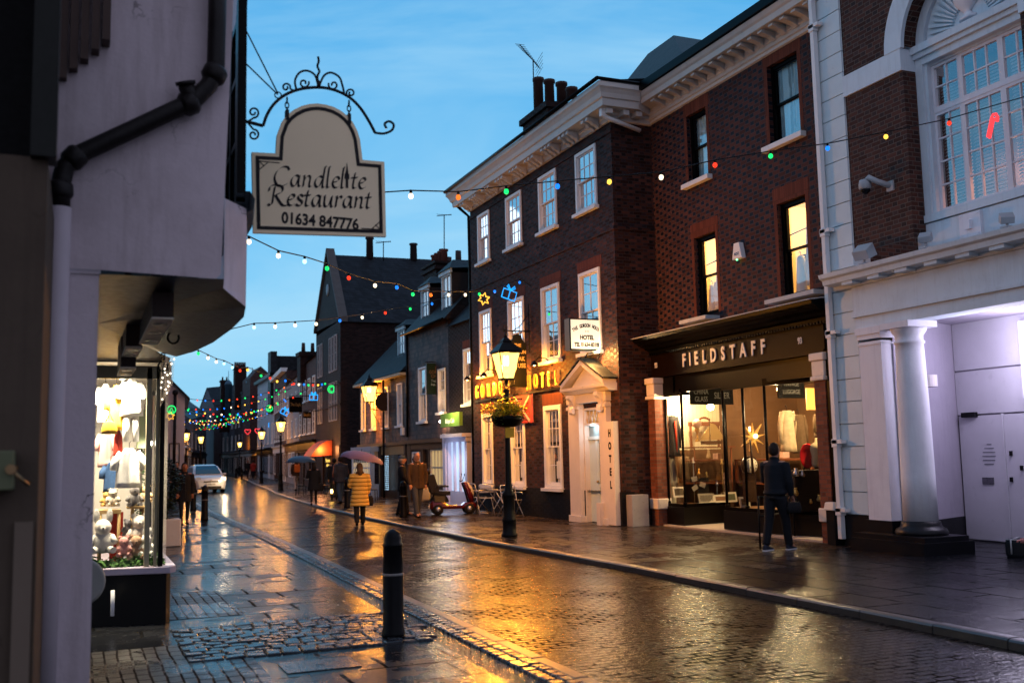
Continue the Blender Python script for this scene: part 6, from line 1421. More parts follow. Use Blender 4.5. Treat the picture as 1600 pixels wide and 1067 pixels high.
# ------------------------------------------------------------------ far terraces
rr = random.Random(21)
def far_building(name, lab, p0, p1, z0, z1, wallm, roofm, nw, rows, ridge=1.6, depth=8, shop='warm', pane=None, gable=False, cat='building', fm=None, parapet=False, side=1):
    """p0 nearer plan point, p1 farther; z0/z1 eaves height at each end"""
    M, L_ = quadM(p0, p1)
    if side < 0: M0 = M; M = lambda u, d, z: M0(u, -d, z)
    t = thing(name, lab, cat, ((p0[0]+p1[0])/2, (p0[1]+p1[1])/2, 0)); ez = lambda u: z0+(z1-z0)*u/L_
    mb = MB(); mb.face([M(0, 0, 0), M(L_, 0, 0), M(L_, 0, z1), M(0, 0, z0)]); mb.face([M(0, 0, 0), M(0, depth, 0), M(0, depth, z0), M(0, 0, z0)]); mb.face([M(L_, 0, 0), M(L_, depth, 0), M(L_, depth, z1), M(L_, 0, z1)])
    mb.face([M(0, depth, 0), M(L_, depth, 0), M(L_, depth, z1), M(0, depth, z0)])
    if ridge and not parapet: mb.face([M(0, 0, z0), M(0, depth, z0), M(0, depth/2, z0+ridge)]); mb.face([M(L_, 0, z1), M(L_, depth, z1), M(L_, depth/2, z1+ridge)])
    mb.build('wall', wallm, t)
    mb = MB(); o = .15 if not parapet else -.4
    mb.face([M(-.1, -o, z0-.05), M(L_+.1, -o, z1-.05), M(L_+.1, depth/2, z1+ridge), M(-.1, depth/2, z0+ridge)]); mb.face([M(-.1, depth+o, z0-.05), M(L_+.1, depth+o, z1-.05), M(L_+.1, depth/2, z1+ridge), M(-.1, depth/2, z0+ridge)]); mb.build('roof', roofm, t)
    mb = MB()
    if parapet: mb.hexa([M(-.1, -.4, z0-.1), M(L_+.1, -.4, z1-.1), M(L_+.1, 0, z1-.1), M(-.1, 0, z0-.1), M(-.1, -.45, z0+.2), M(L_+.1, -.45, z1+.2), M(L_+.1, .1, z1+.2), M(-.1, .1, z0+.2)])
    mb.hexa([M(0, -.25, 2.75), M(L_, -.25, 2.75), M(L_, 0, 2.75), M(0, 0, 2.75), M(0, -.3, 2.9), M(L_, -.3, 2.9), M(L_, 0, 2.9), M(0, 0, 2.9)]); mb.bm(M, 0, L_, -.12, -.001, 2.3, 2.74)
    mb.build('shop_cornice', rr.choice([WHITE, BLACKP, CREAM, DARKWOOD]), t)
    zb = 3.3; zt = min(z0, z1)-.35; hh = (zt-zb)/rows
    for r in range(rows):
        for k in range(nw):
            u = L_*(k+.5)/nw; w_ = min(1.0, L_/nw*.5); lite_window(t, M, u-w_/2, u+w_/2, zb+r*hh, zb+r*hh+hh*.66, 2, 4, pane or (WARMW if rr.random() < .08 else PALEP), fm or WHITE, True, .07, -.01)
    n_ = max(2, int(L_/2.2))
    for k in range(n_):
        a, b = L_*k/n_+.12, L_*(k+1)/n_-.12; lit = rr.random() < .65
        mt = {'warm': WARMW, 'cold': EM('cold_window', (.75, .9, 1), .09, False)}[shop if rr.random() < .75 else 'cold'] if lit else DPANE
        lite_window(t, M, a, b, .45 if rr.random() < .7 else .03, 2.25, rr.choice([1, 2, 3]), 1, mt, rr.choice([WHITE, BLACKP, DARKWOOD]), False, .08, -.02)
    return t, M, L_
def fp(px, y): a = onY(px, 700, y); return (a.x, y)
def fz(px, py, y): return onY(px, py, y).z
BR_RED = BRICK('red_terrace_brick', (.09, .036, .028), (.06, .026, .022), (.07, .05, .045), .5, var=.3)
RENDER = P('cream_render', (.26, .24, .25), .7, .12, 1); RENDERD = P('grey_render', (.10, .10, .12), .7, .15, 1); RENDERW = P('white_render', (.42, .43, .47), .7, .1, 1)
BR_PLUM = BRICK('plum_brick', (.07, .035, .03), (.05, .028, .028), (.06, .05, .05), .5, var=.3)
def chimney(par, x, y, z, w_, d_, h_, n_, pot=.45):
    mb = MB(); mb.box(x-w_/2, x+w_/2, y-d_/2, y+d_/2, z, z+h_); mb.box(x-w_/2-.1, x+w_/2+.1, y-d_/2-.1, y+d_/2+.1, z+h_-.3, z+h_-.05); c_ = mb.build('chimney', BR_DARK, par)
    for k in range(n_): mb = MB(); mb.tube([(x-w_/2+w_*(k+.5)/n_, y, z+h_), (x-w_/2+w_*(k+.5)/n_, y, z+h_+pot)], [.14, .11], 8); mb.build('chimney_pot', MATS['sooty_clay'], c_)
t, M, L_ = far_building('red_brick_terrace', 'three storey red brick terrace with a pitched roof beyond the gabled building', (p1.x+.05, p1.y+.1), fp(467, 69), fz(494, 553, 60), fz(467, 576, 69), BR_RED, CLAYT, 4, 2, 2.2, 8)
a = onY(474, 562, 66); chimney(t, a.x+.6, 66, a.z-1.5, 1.8, 1.0, 2.0, 3, .6)
t, M, L_ = far_building('cream_shop', 'narrow cream fronted shop with dark hanging board in the far terrace', fp(467, 69.2), fp(447, 80), fz(467, 585, 69), fz(447, 602, 80), RENDER, CLAYT, 3, 2, 2.0, 8)
t, M, L_ = far_building('plum_brick_shop', 'plum brick building with white parapet and a row of tall windows in the far terrace', fp(447, 80.2), fp(428.5, 93), fz(447, 578, 80), fz(428.5, 596, 93), BR_PLUM, SLATE, 6, 2, 1.0, 9, parapet=True)
t, M, L_ = far_building('pale_corniced_building', 'pale building with a heavy white cornice in the far terrace', fp(428.5, 93.2), fp(402, 118), fz(424, 585, 93), fz(401, 601, 118), RENDERW, SLATE, 5, 2, 1.0, 9, parapet=True)
mb = MB(); q0, q1 = onY(452, 565, 90), onY(430, 560, 90); 
mb.box(onY(425, 560, 95).x, onY(470, 560, 95).x, 95, 97, 6, fz(440, 556, 95)); mb.box(onY(423, 560, 94).x, onY(433, 560, 94).x, 94, 95.5, 6, fz(440, 549, 94)); tag(mb.build('slate_attic', SLATE), 'dark slate attic block standing above the plum brick building', 'roof')
mb = MB(); yy = 121; mb.prism([(onY(391, 600, yy).x, 3), (onY(423, 600, yy).x, 3), (onY(423, 590, yy).x, fz(423, 586, yy)), (onY(407.5, 572, yy).x, fz(407, 572, yy)), (onY(391, 592, yy).x, fz(391, 590, yy))], lambda p, q_, t: (p, t, q_), yy, yy+6); tag(mb.build('dark_gabled_house', BR_PLUM), 'dark house gable rising behind the pale corniced building', 'house')
t, M, L_ = far_building('dark_domed_building', 'dark brick building with a small blue dome and big chimney in the distance', fp(402, 122), fp(366, 150), fz(402, 612, 122), fz(366, 628, 150), BR_PLUM, SLATE, 6, 2, 3.5, 9)
a = onY(394, 597, 124); mb = MB(); rD = 8.5/1590*128
mb.lathe([(rD*.9, a.z-6), (rD*.9, a.z-.2), (rD*1.1, a.z-.1), (rD*1.1, a.z+.1), (rD, a.z+.15), (rD*.93, a.z+rD*.5), (rD*.7, a.z+rD*.85), (rD*.35, a.z+rD*1.05), (.05, a.z+rD*1.15), (.04, a.z+rD*2.6)], (a.x, 124, 0), 20); mb.build('dome', P('copper_blue', (.06, .14, .20), .35, .2), t)
a = onY(375, 574, 140); chimney(t, a.x, 140, fz(375, 640, 140), 17/1590*142, 1.6, fz(375, 574, 140)-fz(375, 640, 140), 6, .7)
a = onY(387, 600, 132); chimney(t, a.x, 132, 6, 1.4, 1.4, fz(387, 612, 132)-6, 3, .4)
t, M, L_ = far_building('distant_grey_terrace', 'distant grey terrace with a small lead dome near the end of the street', fp(366, 151), fp(340, 168), fz(366, 628, 151), fz(340, 640, 168), RENDERD, SLATE, 4, 2, 3.0, 9)
a = onY(357, 602, 155); mb = MB(); mb.lathe([(.5, a.z-5), (.5, a.z), (.6, a.z), (.45, a.z+.5), (.05, a.z+.8), (.03, a.z+2.2)], (a.x, 155, 0), 14); mb.build('small_dome', MATS['copper_blue'], t)
a = onY(351, 598, 156); chimney(t, a.x, 156, 6, 1.2, 1.2, fz(351, 594, 156)-6, 2, .5)
# building closing the street, and the left side of the distance
t, M, L_ = far_building('street_end_building', 'pale buildings closing the far end of the street', fp(312, 172), fp(372, 173), fz(320, 637, 172), fz(372, 630, 172), RENDERD, SLATE, 5, 2, 3.0, 8)
t, M, L_ = far_building('distant_left_house', 'tallest distant house on the left side of the street end', fp(296, 118), fp(322, 165), fz(296, 655, 118), fz(322, 646, 165), RENDERD, SLATE, 5, 1, 3.0, 8, side=-1)
t, M, L_ = far_building('left_shop_terrace', 'low grey shop terrace on the left beyond the white house', fp(286, 78), fp(297, 116), fz(287, 668, 78), fz(297, 672, 116), RENDER, SLATE, 6, 1, 2.0, 8, side=-1)
# white house on the left, face on
y0 = 50; wl, wr = onY(225, 700, y0).x, onY(288, 700, y0).x; zl, zr_ = fz(262, 594, y0), fz(290, 622, y0)
wh = thing('white_corner_house', 'white rendered house with a dark sloping roof and framed notice on the left', 'house', ((wl+wr)/2, y0, 0))
mb = MB(); apx = wl-.6; k_ = (zl-zr_)/(onY(262, 600, y0).x-onY(290, 600, y0).x); za_ = zr_+k_*(apx-wr)
mb.face([(wl-2, y0, 0), (wr, y0, 0), (wr, y0, zr_), (apx, y0, za_), (wl-2, y0, za_-1)]); mb.face([(wr, y0, 0), (wr+1.0, y0+12, 0), (wr+1.0, y0+12, zr_), (wr, y0, zr_)]); mb.build('wall', P('white_house_render', (.46, .42, .46), .7, .08), wh)
mb = MB(); mb.face([(apx, y0-.2, za_+.1), (wr+.2, y0-.2, zr_-.05), (wr+1.2, y0+12, zr_-.05), (apx+1, y0+12, za_+.1)]); mb.hexa([(apx, y0-.25, za_), (wr+.2, y0-.25, zr_-.15), (wr+.2, y0-.05, zr_-.15), (apx, y0-.05, za_), (apx, y0-.25, za_+.15), (wr+.2, y0-.25, zr_), (wr+.2, y0-.05, zr_), (apx, y0-.05, za_+.15)]); mb.build('roof', SLATE, wh)
mb = MB(); a, b = onY(264, 728, y0-.1), onY(281, 692, y0-.1)
for q_ in ((a.x, b.x, a.z, a.z+.04), (a.x, b.x, b.z-.04, b.z), (a.x, a.x+.04, a.z+.04, b.z-.04), (b.x-.04, b.x, a.z+.04, b.z-.04)): mb.box(q_[0], q_[1], y0-.08, y0-.001, q_[2], q_[3])
fo_ = mb.build('notice_frame', BLACKM, wh); mb = MB(); mb.box(a.x+.04, b.x-.04, y0-.04, y0-.002, a.z+.04, b.z-.04); mb.build('notice', P('notice_white', (.6, .58, .6), .7), fo_)
mb = MB(); a = onY(272.5, 690, y0-.3); mb.tube([(a.x, y0-.3, -.03), (a.x, y0-.3, fz(272, 618, y0))], .07, 8); mb.ball((a.x, y0-.3, fz(272, 614, y0)), .14, 8, 6); mb.lathe([(.16, -.03), (.16, .9), (.09, 1.0)], (a.x, y0-.3, 0), 10); tag(mb.build('black_post', BLACKM), 'tall black ball topped post in front of the white corner house', 'post')
# terrace hidden behind the plaster bay, for other viewpoints
t, M, L_ = far_building('left_terrace', 'row of rendered shops on the left hidden behind the plaster bay', (.80, 15.4), (2.6, 49.5), 6.2, 6.4, RENDER, CLAYT, 9, 1, 2.5, 9, side=-1)
# hanging boards on the far right terrace
for (px0, px1, py0, py1, yy, txt, lab, cl) in ((452, 472, 620, 644, 64, 'The Eagle', 'large dark hanging pub board below the coloured bulbs in the far terrace', SLB), (474, 486, 643, 653, 60, 'Books', 'small dark hanging board nearest the gabled building', SLB)):
    a, b = onY(px0, py1, yy), onY(px1, py0, yy); t = thing('hanging_board', lab, 'sign', ((a.x+b.x)/2, yy, a.z)); mb = MB(); mb.box(a.x, b.x, yy, yy+.06, a.z, b.z); mb.build('board', cl, t); mb = MB(); mb.tube([(a.x, yy+.03, b.z+.06), (b.x+1.2, yy+.03, b.z+.06)], .03, 5); mb.build('bracket', BLACKM, t)
    TXT(txt, .28, front, (a.x+b.x)/2, (a.z+b.z)/2, yy-.01, .01, .6).build('lettering', P('dull_gilt', (.25, .16, .06), .5), t)
# chip shop sign, facing the camera, and round scalloped sign on its post
yy = 36.0; a, b = onY(667, 616, yy), onY(699, 568, yy)
t = thing('hanging_chip_shop_sign', 'dark green hanging board with gold lettering in front of the tile hung house', 'sign', ((a.x+b.x)/2, yy, a.z)); mb = MB(); mb.box(a.x, b.x, yy, yy+.06, a.z, b.z); mb.build('board', P('bottle_green', (.008, .02, .012), .3), t)
mb = MB(); xc = (a.x+b.x)/2
for k, (t_, s_) in enumerate((('THE', .13), ('GORDON', .17), ('CHIPPY', .17))): mb.join(TXT(t_, s_, front, xc, b.z-.18-k*.15, yy-.01, .006, .85))
mb.build('gold_lettering', P('dull_gold', (.22, .10, .05), .5), t); mb = TXT('Traditional', .14, front, xc, b.z-.66, yy-.01, .006, .8); mb.join(TXT('Fish & Chips', .12, front, xc, b.z-.80, yy-.01, .006, .8)); mb.build('white_lettering', P('dull_white', (.30, .36, .36), .5), t)
mb = MB(); mb.tube([(a.x-.05, yy+.03, b.z+.05), (XB, yy+.03, b.z+.05)], .02, 5); mb.build('bracket', BLACKM, t)
yy = 42.6; a = onY(600, 628, yy); t = thing('round_pub_sign', 'round scalloped dark sign on a post in front of the low tile hung shop', 'sign', (a.x, yy, 0)); mb = MB(); r_ = 13.2/1590*45.5
mb.prism([(a.x+(r_*(1+.04*abs(math.sin(k*math.pi/4))))*math.cos(k*math.pi/24), a.z+(r_*(1+.04*abs(math.sin(k*math.pi/4))))*math.sin(k*math.pi/24)) for k in range(48)], lambda p, q_, t_: (p, t_, q_), yy-.05, yy+.05); mb.build('board', P('sign_dark_red', (.022, .008, .008), .5), t)
mb = MB(); mb.tube([(a.x-.03, yy, -.0), (a.x-.03, yy, fz(597, 590, yy))], .05, 8); b = onY(612, 614, yy); mb.tube([(onY(587, 614, yy).x, yy, b.z), (onY(616, 614, yy).x, yy, b.z)], .025, 6); mb.build('post', BLACKM, t)

# ------------------------------------------------------------------ street lamps
s_ = N('lantern_glass'); t1_ = s_.n('ShaderNodeBsdfTransparent'); e1_ = s_.n('ShaderNodeEmission'); e1_.inputs[0].default_value = (1, .55, .11, 1); e1_.inputs[1].default_value = .5
m1_ = s_.n('ShaderNodeMixShader'); m1_.inputs[0].default_value = .62; s_.l(t1_.outputs[0], m1_.inputs[1]); s_.l(e1_.outputs[0], m1_.inputs[2]); s_.l(m1_.outputs[0], s_.out.inputs[0]); s_.m.cycles.emission_sampling = 'NONE'; LGL = s_.m
MANTLE = EM('mantle', (1, .72, .30), 3.0, False)
def lantern(par, z0, s=1.0, cx0=0, cy0=0, energy=60, bracket=False):
    """four sided tapered lantern, bottom at z0"""
    wb, wt, h = .125*s, .235*s, .56*s
    mb = MB()
    cs = [(-1, -1), (1, -1), (1, 1), (-1, 1)]
    for (a, b) in cs: mb.tube([(cx0+a*wb, cy0+b*wb, z0), (cx0+a*wt, cy0+b*wt, z0+h)], .013*s, 5)
    for ww, zz, k in ((wb, z0, .02), (wt, z0+h, .022)):
        for i in range(4):
            (a, b), (c, d_) = cs[i], cs[(i+1) % 4]; mb.tube([(cx0+a*ww, cy0+b*ww, zz), (cx0+c*ww, cy0+d_*ww, zz)], k*s, 5)
    mb.rings([[(cx0+a*k, cy0+b*k, z) for a, b in cs] for k, z in ((wt*1.14, z0+h+.01), (wt*1.12, z0+h+.035), (wt*.55, z0+h+.19*s), (wt*.42, z0+h+.20*s), (wt*.40, z0+h+.26*s), (wt*.16, z0+h+.32*s))], smooth=False)
    mb.lathe([(.02*s, z0+h+.31*s), (.04*s, z0+h+.34*s), (.02*s, z0+h+.38*s), (.006, z0+h+.45*s)], (cx0, cy0, 0), 8)
    if not bracket: 
        mb.lathe([(.055*s, z0-.16*s), (.03*s, z0-.13*s), (.05*s, z0-.02), (wb*.9, z0)], (cx0, cy0, 0), 10)
        for a, b in cs: mb.tube([(cx0, cy0, z0-.22*s), (cx0+a*wb*1.1, cy0+b*wb*1.1, z0-.12*s), (cx0+a*wb, cy0+b*wb, z0)], .009*s, 5)
    lo = mb.build('lantern', BLACKM, par)
    mb = MB()
    for i in range(4):
        (a, b), (c, d_) = cs[i], cs[(i+1) % 4]; mb.face([(cx0+a*wb*.97, cy0+b*wb*.97, z0+.01), (cx0+c*wb*.97, cy0+d_*wb*.97, z0+.01), (cx0+c*wt*.97, cy0+d_*wt*.97, z0+h), (cx0+a*wt*.97, cy0+b*wt*.97, z0+h)])
    mb.build('lantern_glass', LGL, lo)
    mb = MB()
    for a in (-.035, .035): mb.lathe([(.012, z0+h-.06), (.028, z0+h-.12), (.032, z0+h-.22), (.015, z0+h-.27)], (cx0+a*s, cy0, 0), 8)
    mb.build('mantle', MANTLE, lo)
    lamp('lamp_light', (cx0, cy0, z0+h*.45), energy, (1, .35, .035), .10, lo)
def street_lamp(loc, zlan, energy, lab, s=1.0, basket=False, bar=True):
    t = thing('street_lamp', lab, 'street lamp', loc, 0, 'black victorian street lamps along the street', local=True); mb = MB(); z = zlan-.22*s
    mb.lathe([(.17, 0), (.17, .05), (.145, .07), (.14, .30), (.15, .32), (.15, .36), (.125, .40), (.12, .80), (.14, .84), (.14, .88), (.09, .95), (.075, 1.05), (.066, 1.10), (.062, 1.6), (.055, 2.2), (.052, z-.25), (.075, z-.22), (.075, z-.18), (.05, z-.14), (.06, z-.05), (.075, z-.02), (.05, z)], (0, 0, 0), 16); mb.build('column', BLACKM, t)
    if bar: mb = MB(); mb.tube([(-.34, 0, z-.2), (.34, 0, z-.2)], .014, 6); mb.ball((-.34, 0, z-.2), .025, 6, 5); mb.ball((.34, 0, z-.2), .025, 6, 5); mb.build('ladder_bar', BLACKM, t)
    lantern(t, zlan, s, 0, 0, energy); return t
sl0 = street_lamp((8.32, 19.9, 0), 3.29, 230, 'near lit street lamp on the right kerb carrying a flower basket', 1.0)
FARL = None
def dimmer(r, e):
    global FARL
    for o in [r]+list(r.children_recursive):
        if o.type == 'LIGHT':
            if FARL is None: FARL = o.data.copy(); FARL.energy = e
            o.data = FARL
for (x, y, z, e, lab) in ((10.52, 58.5, 3.45, 60, 'lit street lamp on the right kerb corner beside the blue umbrella walker'), (12.6, 78, 3.4, 110, 'lit street lamp second beyond the gabled building on the right'), (17.2, 122, 3.5, 110, 'lit street lamp farthest away on the right'), (5.25, 60.5, 3.75, 110, 'lit street lamp in front of the white corner house on the left')):
    d = dup(sl0, (x, y, 0), None, lab); dimmer(d, 70)
for (px, py, yy, lab) in ((314, 683, 92, 'small lit street lamp far down the left kerb'), (291, 686, 80, 'lit street lamp half hidden just right of the left lamp post')):
    a = onY(px, py, yy); dimmer(dup(sl0, (a.x, yy, 0), None, lab), 45)
# hanging basket of yellow flowers on the near lamp and the yellow plate below it
hb = thing('flower_basket', 'hanging basket of yellow flowers strapped round the near street lamp', 'flower basket', (8.32, 19.9, 2.30)); mb = MB()
mb.lathe([(.14, 2.27), (.27, 2.31), (.33, 2.42), (.34, 2.50), (.30, 2.50)], (8.32, 19.9, 0), 20); mb.build('basket', BLACKP, hb)
mb = MB(); m2 = MB(); rr = random.Random(8)
for i in range(2600):
    v_ = Vector((rr.gauss(0, 1), rr.gauss(0, 1), rr.gauss(0, .8))).normalized()*rr.uniform(.45, 1); lump = 1+.30*math.sin(6*v_.x+3*v_.z)+.22*math.sin(9*v_.y+4*v_.x)+(.25*rr.random() if rr.random() < .15 else 0)
    c_ = Vector((8.32+v_.x*.42*lump, 19.9+v_.y*.38*lump, 2.62+v_.z*.27*lump)); a_ = rr.uniform(0, 6.28); r_ = .032; d1 = Vector((math.cos(a_), math.sin(a_), rr.uniform(-.7, .7)))*r_; d2 = Vector((-math.sin(a_), math.cos(a_), rr.uniform(-.6, .6)))*r_*.5
    (m2 if (rr.random() < .62 and v_.z > -.45) else mb).face([c_-d1, c_+d2, c_+d1, c_-d2])
mb.build('leaves', P('basket_leaf', (.06, .12, .02), .5, .5), hb); o_ = m2.build('flowers', P('yellow_petal', (.80, .66, .04), .5, .3), hb)
mb = MB(); mb.box(8.22, 8.42, 19.76, 19.79, 2.05, 2.26); mb.tube([(8.32, 19.8, 2.1), (8.32, 19.86, 2.1)], .04, 6); tag(mb.build('yellow_plate', P('yellow_plate_paint', (.50, .33, .03), .4)), 'small yellow plate on the near street lamp below the flower basket', 'plate')
# wall lantern on a bracket at the low tile hung shop
a = onY(577, 628, 44.0); t = thing('wall_lantern', 'lit lantern on an iron bracket in front of the low tile hung shop', 'wall lantern', (a.x, 44.0, a.z)); lantern(t, a.z, 1.25, a.x, 44.0, 150, True)
mb = MB(); mb.tube([(a.x, 44, a.z-.02), (a.x+.05, 44, a.z-.3), (XB, 44, a.z-.35)], .02, 6); mb.tube([(XB, 44, a.z-.9), (a.x+.1, 44, a.z-.35)], .015, 6); mb.build('bracket', BLACKM, t)
# ------------------------------------------------------------------ bollards
def bollard(lab, loc, s=1.0):
    t = thing('bollard', lab, 'bollard', loc, 0, 'black cast iron bollards', local=True); mb = MB()
    mb.lathe([(.115, 0), (.112, .05), (.100, .10), (.098, .58), (.092, .86), (.098, .865), (.100, .885), (.086, .90), (.090, .94), (.070, .99), (.035, 1.02), (.004, 1.03)], (0, 0, 0), 24); mb.build('post', P('bollard_black', (.005, .005, .006), .42, .4, 9, .5, spec=.14), t)
    mb = MB(); mb.lathe([(.099, .585), (.106, .59), (.106, .605), (.098, .61)], (0, 0, 0), 24); mb.build('band', P('dull_silver', (.22, .21, .20), .5, .5, 40), t); return t
b0 = bollard('nearest bollard, standing in the sett band in the foreground', (2.83, 9.72, -.035))
for (x, y, z, lab) in ((3.48, 31.8, -.035, 'bollard on the left pavement just right of the woman in a dark coat'), (3.82, 38.5, -.035, 'bollard between the woman in the dark coat and the white car'), (8.60, 35.1, 0, 'bollard between the puffer jacket man and the yellow coat woman'), (8.52, 28.15, 0, 'bollard in front of the man with the blue cap'), (13.6, 95, 0, 'distant bollard on the right pavement beyond the lamps, nearer one'), (14.2, 103, 0, 'distant bollard on the right pavement beyond the lamps, farther one')):
    dup(b0, (x, y, z), None, lab)
# dark rubbish box / post by the shop pier
mb = MB(); mb.box(12.16, 12.34, 14.38, 14.60, 0, .62); mb.build
o_ = mb.build('black_post_box', BLK, None, .01); tag(o_, 'square black kerb post at the right foot of the lit shopfront', 'post')
o_ = MB(); o_.hexa([(12.12, 14.36, .60), (12.36, 14.36, .60), (12.36, 14.62, .60), (12.12, 14.62, .60), (12.16, 14.38, .74), (12.36, 14.38, .74), (12.36, 14.62, .74), (12.16, 14.62, .74)]); tag(o_.build('stone_cap', CREAM, None, .02), 'pale stone cap on the square black post by the lit shopfront', 'cap')

# ------------------------------------------------------------------ people
def smooth_mesh(o, v=.018, it=6):
    r = o.modifiers.new('remesh', 'REMESH'); r.mode = 'VOXEL'; r.voxel_size = v; r.use_smooth_shade = True
    s_ = o.modifiers.new('smooth', 'SMOOTH'); s_.iterations = it; s_.factor = .5
SKIN = P('skin', (.42, .22, .15), .55, .08, 10, .1)
def person(lab, loc, rotz, H=1.74, coat=None, coat_len=.80, trou=None, hair=('dark_hair', (.02, .015, .012)), hair_style='short', stride=.22, arms=((.15, .35), (-.15, .35)), shoes=None, puff=0, lean=0, bald=False, skirt=False, hands=True, skin=None, sole=None, w=1.0, extra=None, group=None, fat=1.0, face=True, collar=None):
    """local frame: faces -y. arms: (forward swing, elbow bend) per side"""
    k = H/1.74; t = thing('person', lab, 'person', loc, rotz, group, local=True); skin = skin or SKIN
    shoes = shoes or BLACKP; trou = trou or P('black_trousers', (.012, .012, .015), .8, .3, 10); coat = coat or P('black_cloth', (.012, .012, .014), .85, .3, 9)
    S = lambda x, y, z: (x*k, (y-lean*max(0, z-.9))*k, z*k)
    legs = []
    for s_, st in ((-1, stride), (1, -stride)):   # front leg is forward (-y)
        hip = (s_*.095, 0, .90); knee = (s_*.10, -st*.55-(.05 if st < 0 else .02), .49); ank = (s_*.10, -st if st > 0 else -st*.95, .10 if st >= 0 else .13); toe = (s_*.115, ank[1]-.15, .035 if st >= 0 else .03); legs.append((hip, knee, ank, toe))
    hd = []
    for s_, (sw, bd) in zip((-1, 1), arms):
        sh = (s_*.195*w, .0, 1.42); el = (s_*(.235*w+.02), -math.sin(sw)*.28, 1.42-math.cos(sw)*.29); a_ = sw+bd; wr = (el[0]-s_*.03, el[1]-math.sin(a_)*.25, el[2]-math.cos(a_)*.25); hd.append((sh, el, wr, a_))
    mb = MB()   # the whole body, one continuous surface
    def tb(pts, r, n=12): mb.tube([S(*p_) for p_ in pts], [q_*k for q_ in r], n)
    for hip, knee, ank, toe in legs: tb([hip, knee, ank], [.085, .055, .038]); tb([ank, toe], [.04, .032])
    for sh, el, wr, a_ in hd: tb([sh, el, wr], [.052, .040, .028])
    tb([(0, 0, .88), (0, 0, 1.0), (0, .01, 1.15), (0, .0, 1.32), (0, 0, 1.43), (0, 0, 1.49)], [.10, .10, .095, .11, .10, .055], 16); tb([(0, 0, 1.45), (0, -.01, 1.58)], [.055, .05])
    tb([(-.19, 0, 1.42), (.19, 0, 1.42)], [.06, .06])
    mb.ball(S(0, -.02, 1.64), .098*k, 16, 12, (.80, .98, 1.18)); mb.ball(S(0, -.045, 1.585), .06*k, 12, 8, (.85, 1, .9))
    mb.tube([S(0, -.105, 1.665), S(0, -.132, 1.625), S(0, -.112, 1.612)], [.010*k, .017*k, .014*k], 8)
    for s_ in (-1, 1): mb.ball(S(s_*.080, .0, 1.635), .022*k, 8, 6, (.4, .8, 1.3))
    o = mb.build('body', skin, t); smooth_mesh(o, .014, 4)
    if face:
        mb = MB()
        for s_ in (-1, 1): mb.ball(S(s_*.031, -.103, 1.652), .010*k, 8, 6)
        mb.tube([S(-.028, -.112, 1.578), S(0, -.119, 1.574), S(.028, -.112, 1.578)], .005*k, 6); mb.build('face_features', P('dark_feature', (.06, .02, .018), .5), t)
    if hands:
        for s_, (sh, el, wr, a_) in zip((-1, 1), hd):
            mb = MB(); wv = Vector(wr); d_ = Vector((0, -math.sin(a_), -math.cos(a_))); side = Vector((1, 0, 0)); nrm = d_.cross(side)
            palm = [wv-d_*.01, wv+d_*.04, wv+d_*.085]
            mb.rings([[tuple(Vector(S(*(p_+side*(wd*math.cos(q))*.5+nrm*(th*math.sin(q))*.5)))) for q in [i*math.pi/5 for i in range(10)]] for p_, wd, th in zip(palm, (.05, .078, .074), (.035, .03, .026))])
            for i, (off_, ln) in enumerate(((-.028, .066), (-.010, .076), (.010, .070), (.027, .055))):
                b_ = wv+d_*.08+side*off_; c1 = b_+d_*ln*.5+nrm*.008*-s_*0; c2 = b_+d_*ln*.85-nrm*.014; mb.tube([S(*b_), S(*c1), S(*c2)], [.0092*k, .0085*k, .0065*k], 6)
            b_ = wv+d_*.025-side*s_*.034; mb.tube([S(*b_), S(*(b_+d_*.03-side*s_*.022)), S(*(b_+d_*.06-side*s_*.022))], [.012*k, .010*k, .008*k], 6); mb.build('hand', skin, t)
    # trousers
    mb = MB()
    if not skirt:
        for hip, knee, ank, toe in legs: mb.tube([S(*p_) for p_ in (hip, knee, (ank[0], ank[1], ank[2]-.03))], [.100*k*fat, .074*k*fat, .062*k*fat], 12)
        mb.tube([S(0, 0, .84), S(0, 0, .95), S(0, 0, 1.04)], [.115*k*fat, .112*k*fat, .10*k*fat], 14)
    else:
        for hip, knee, ank, toe in legs: mb.tube([S(*p_) for p_ in (hip, knee, ank)], [.09*k, .060*k, .043*k], 12)
        mb.tube([S(0, 0, .84), S(0, 0, 1.0)], [.12*k, .13*k], 12)
    o = mb.build('trousers', trou, t); smooth_mesh(o, .016, 5)
    # coat or jacket: torso, sleeves and hem in one garment
    mb = MB(); hem = coat_len; out = []
    lv = [(hem, .175*fat+(.9-hem)*.10), (hem+.04, .178*fat+(.9-hem)*.09), (1.0, .160*fat), (1.12, .158*fat), (1.28, .178), (1.40, .165), (1.47, .10), (1.52, .072 if not collar else .09)]
    for z, r in lv:
        r += puff*(1 if z < 1.42 else .3)
        out.append([S(r*w*1.08*math.cos(q), r*.74*math.sin(q)+.005, z) for q in [i*2*math.pi/22 for i in range(22)]])
    mb.rings(out)
    for sh, el, wr, a_ in hd: mb.tube([S(sh[0]*.72, sh[1], 1.40), S(*sh), S(*el), S(*wr)], [(.075+puff*.6)*k, (.078+puff*.7)*k, (.066+puff*.8)*k, (.050+puff*.6)*k], 12)
    mb.tube([S(.062*math.cos(q)*1.15, .062*math.sin(q)+.004, 1.515+.018*math.sin(q)) for q in [i*2*math.pi/14 for i in range(15)]], .020*k, 8)
    o = mb.build('coat', coat, t); smooth_mesh(o, .014, 3)
    mb = MB(); fr_ = lambda z: -(.178 if z > 1.2 else .165)*.74*fat-puff-.012+.03*max(0, (z-1.30)/.2)
    mb.tube([S(0, fr_(z), z) for z in (hem+.05, 1.0, 1.12, 1.28, 1.40, 1.46)], .006*k, 5)
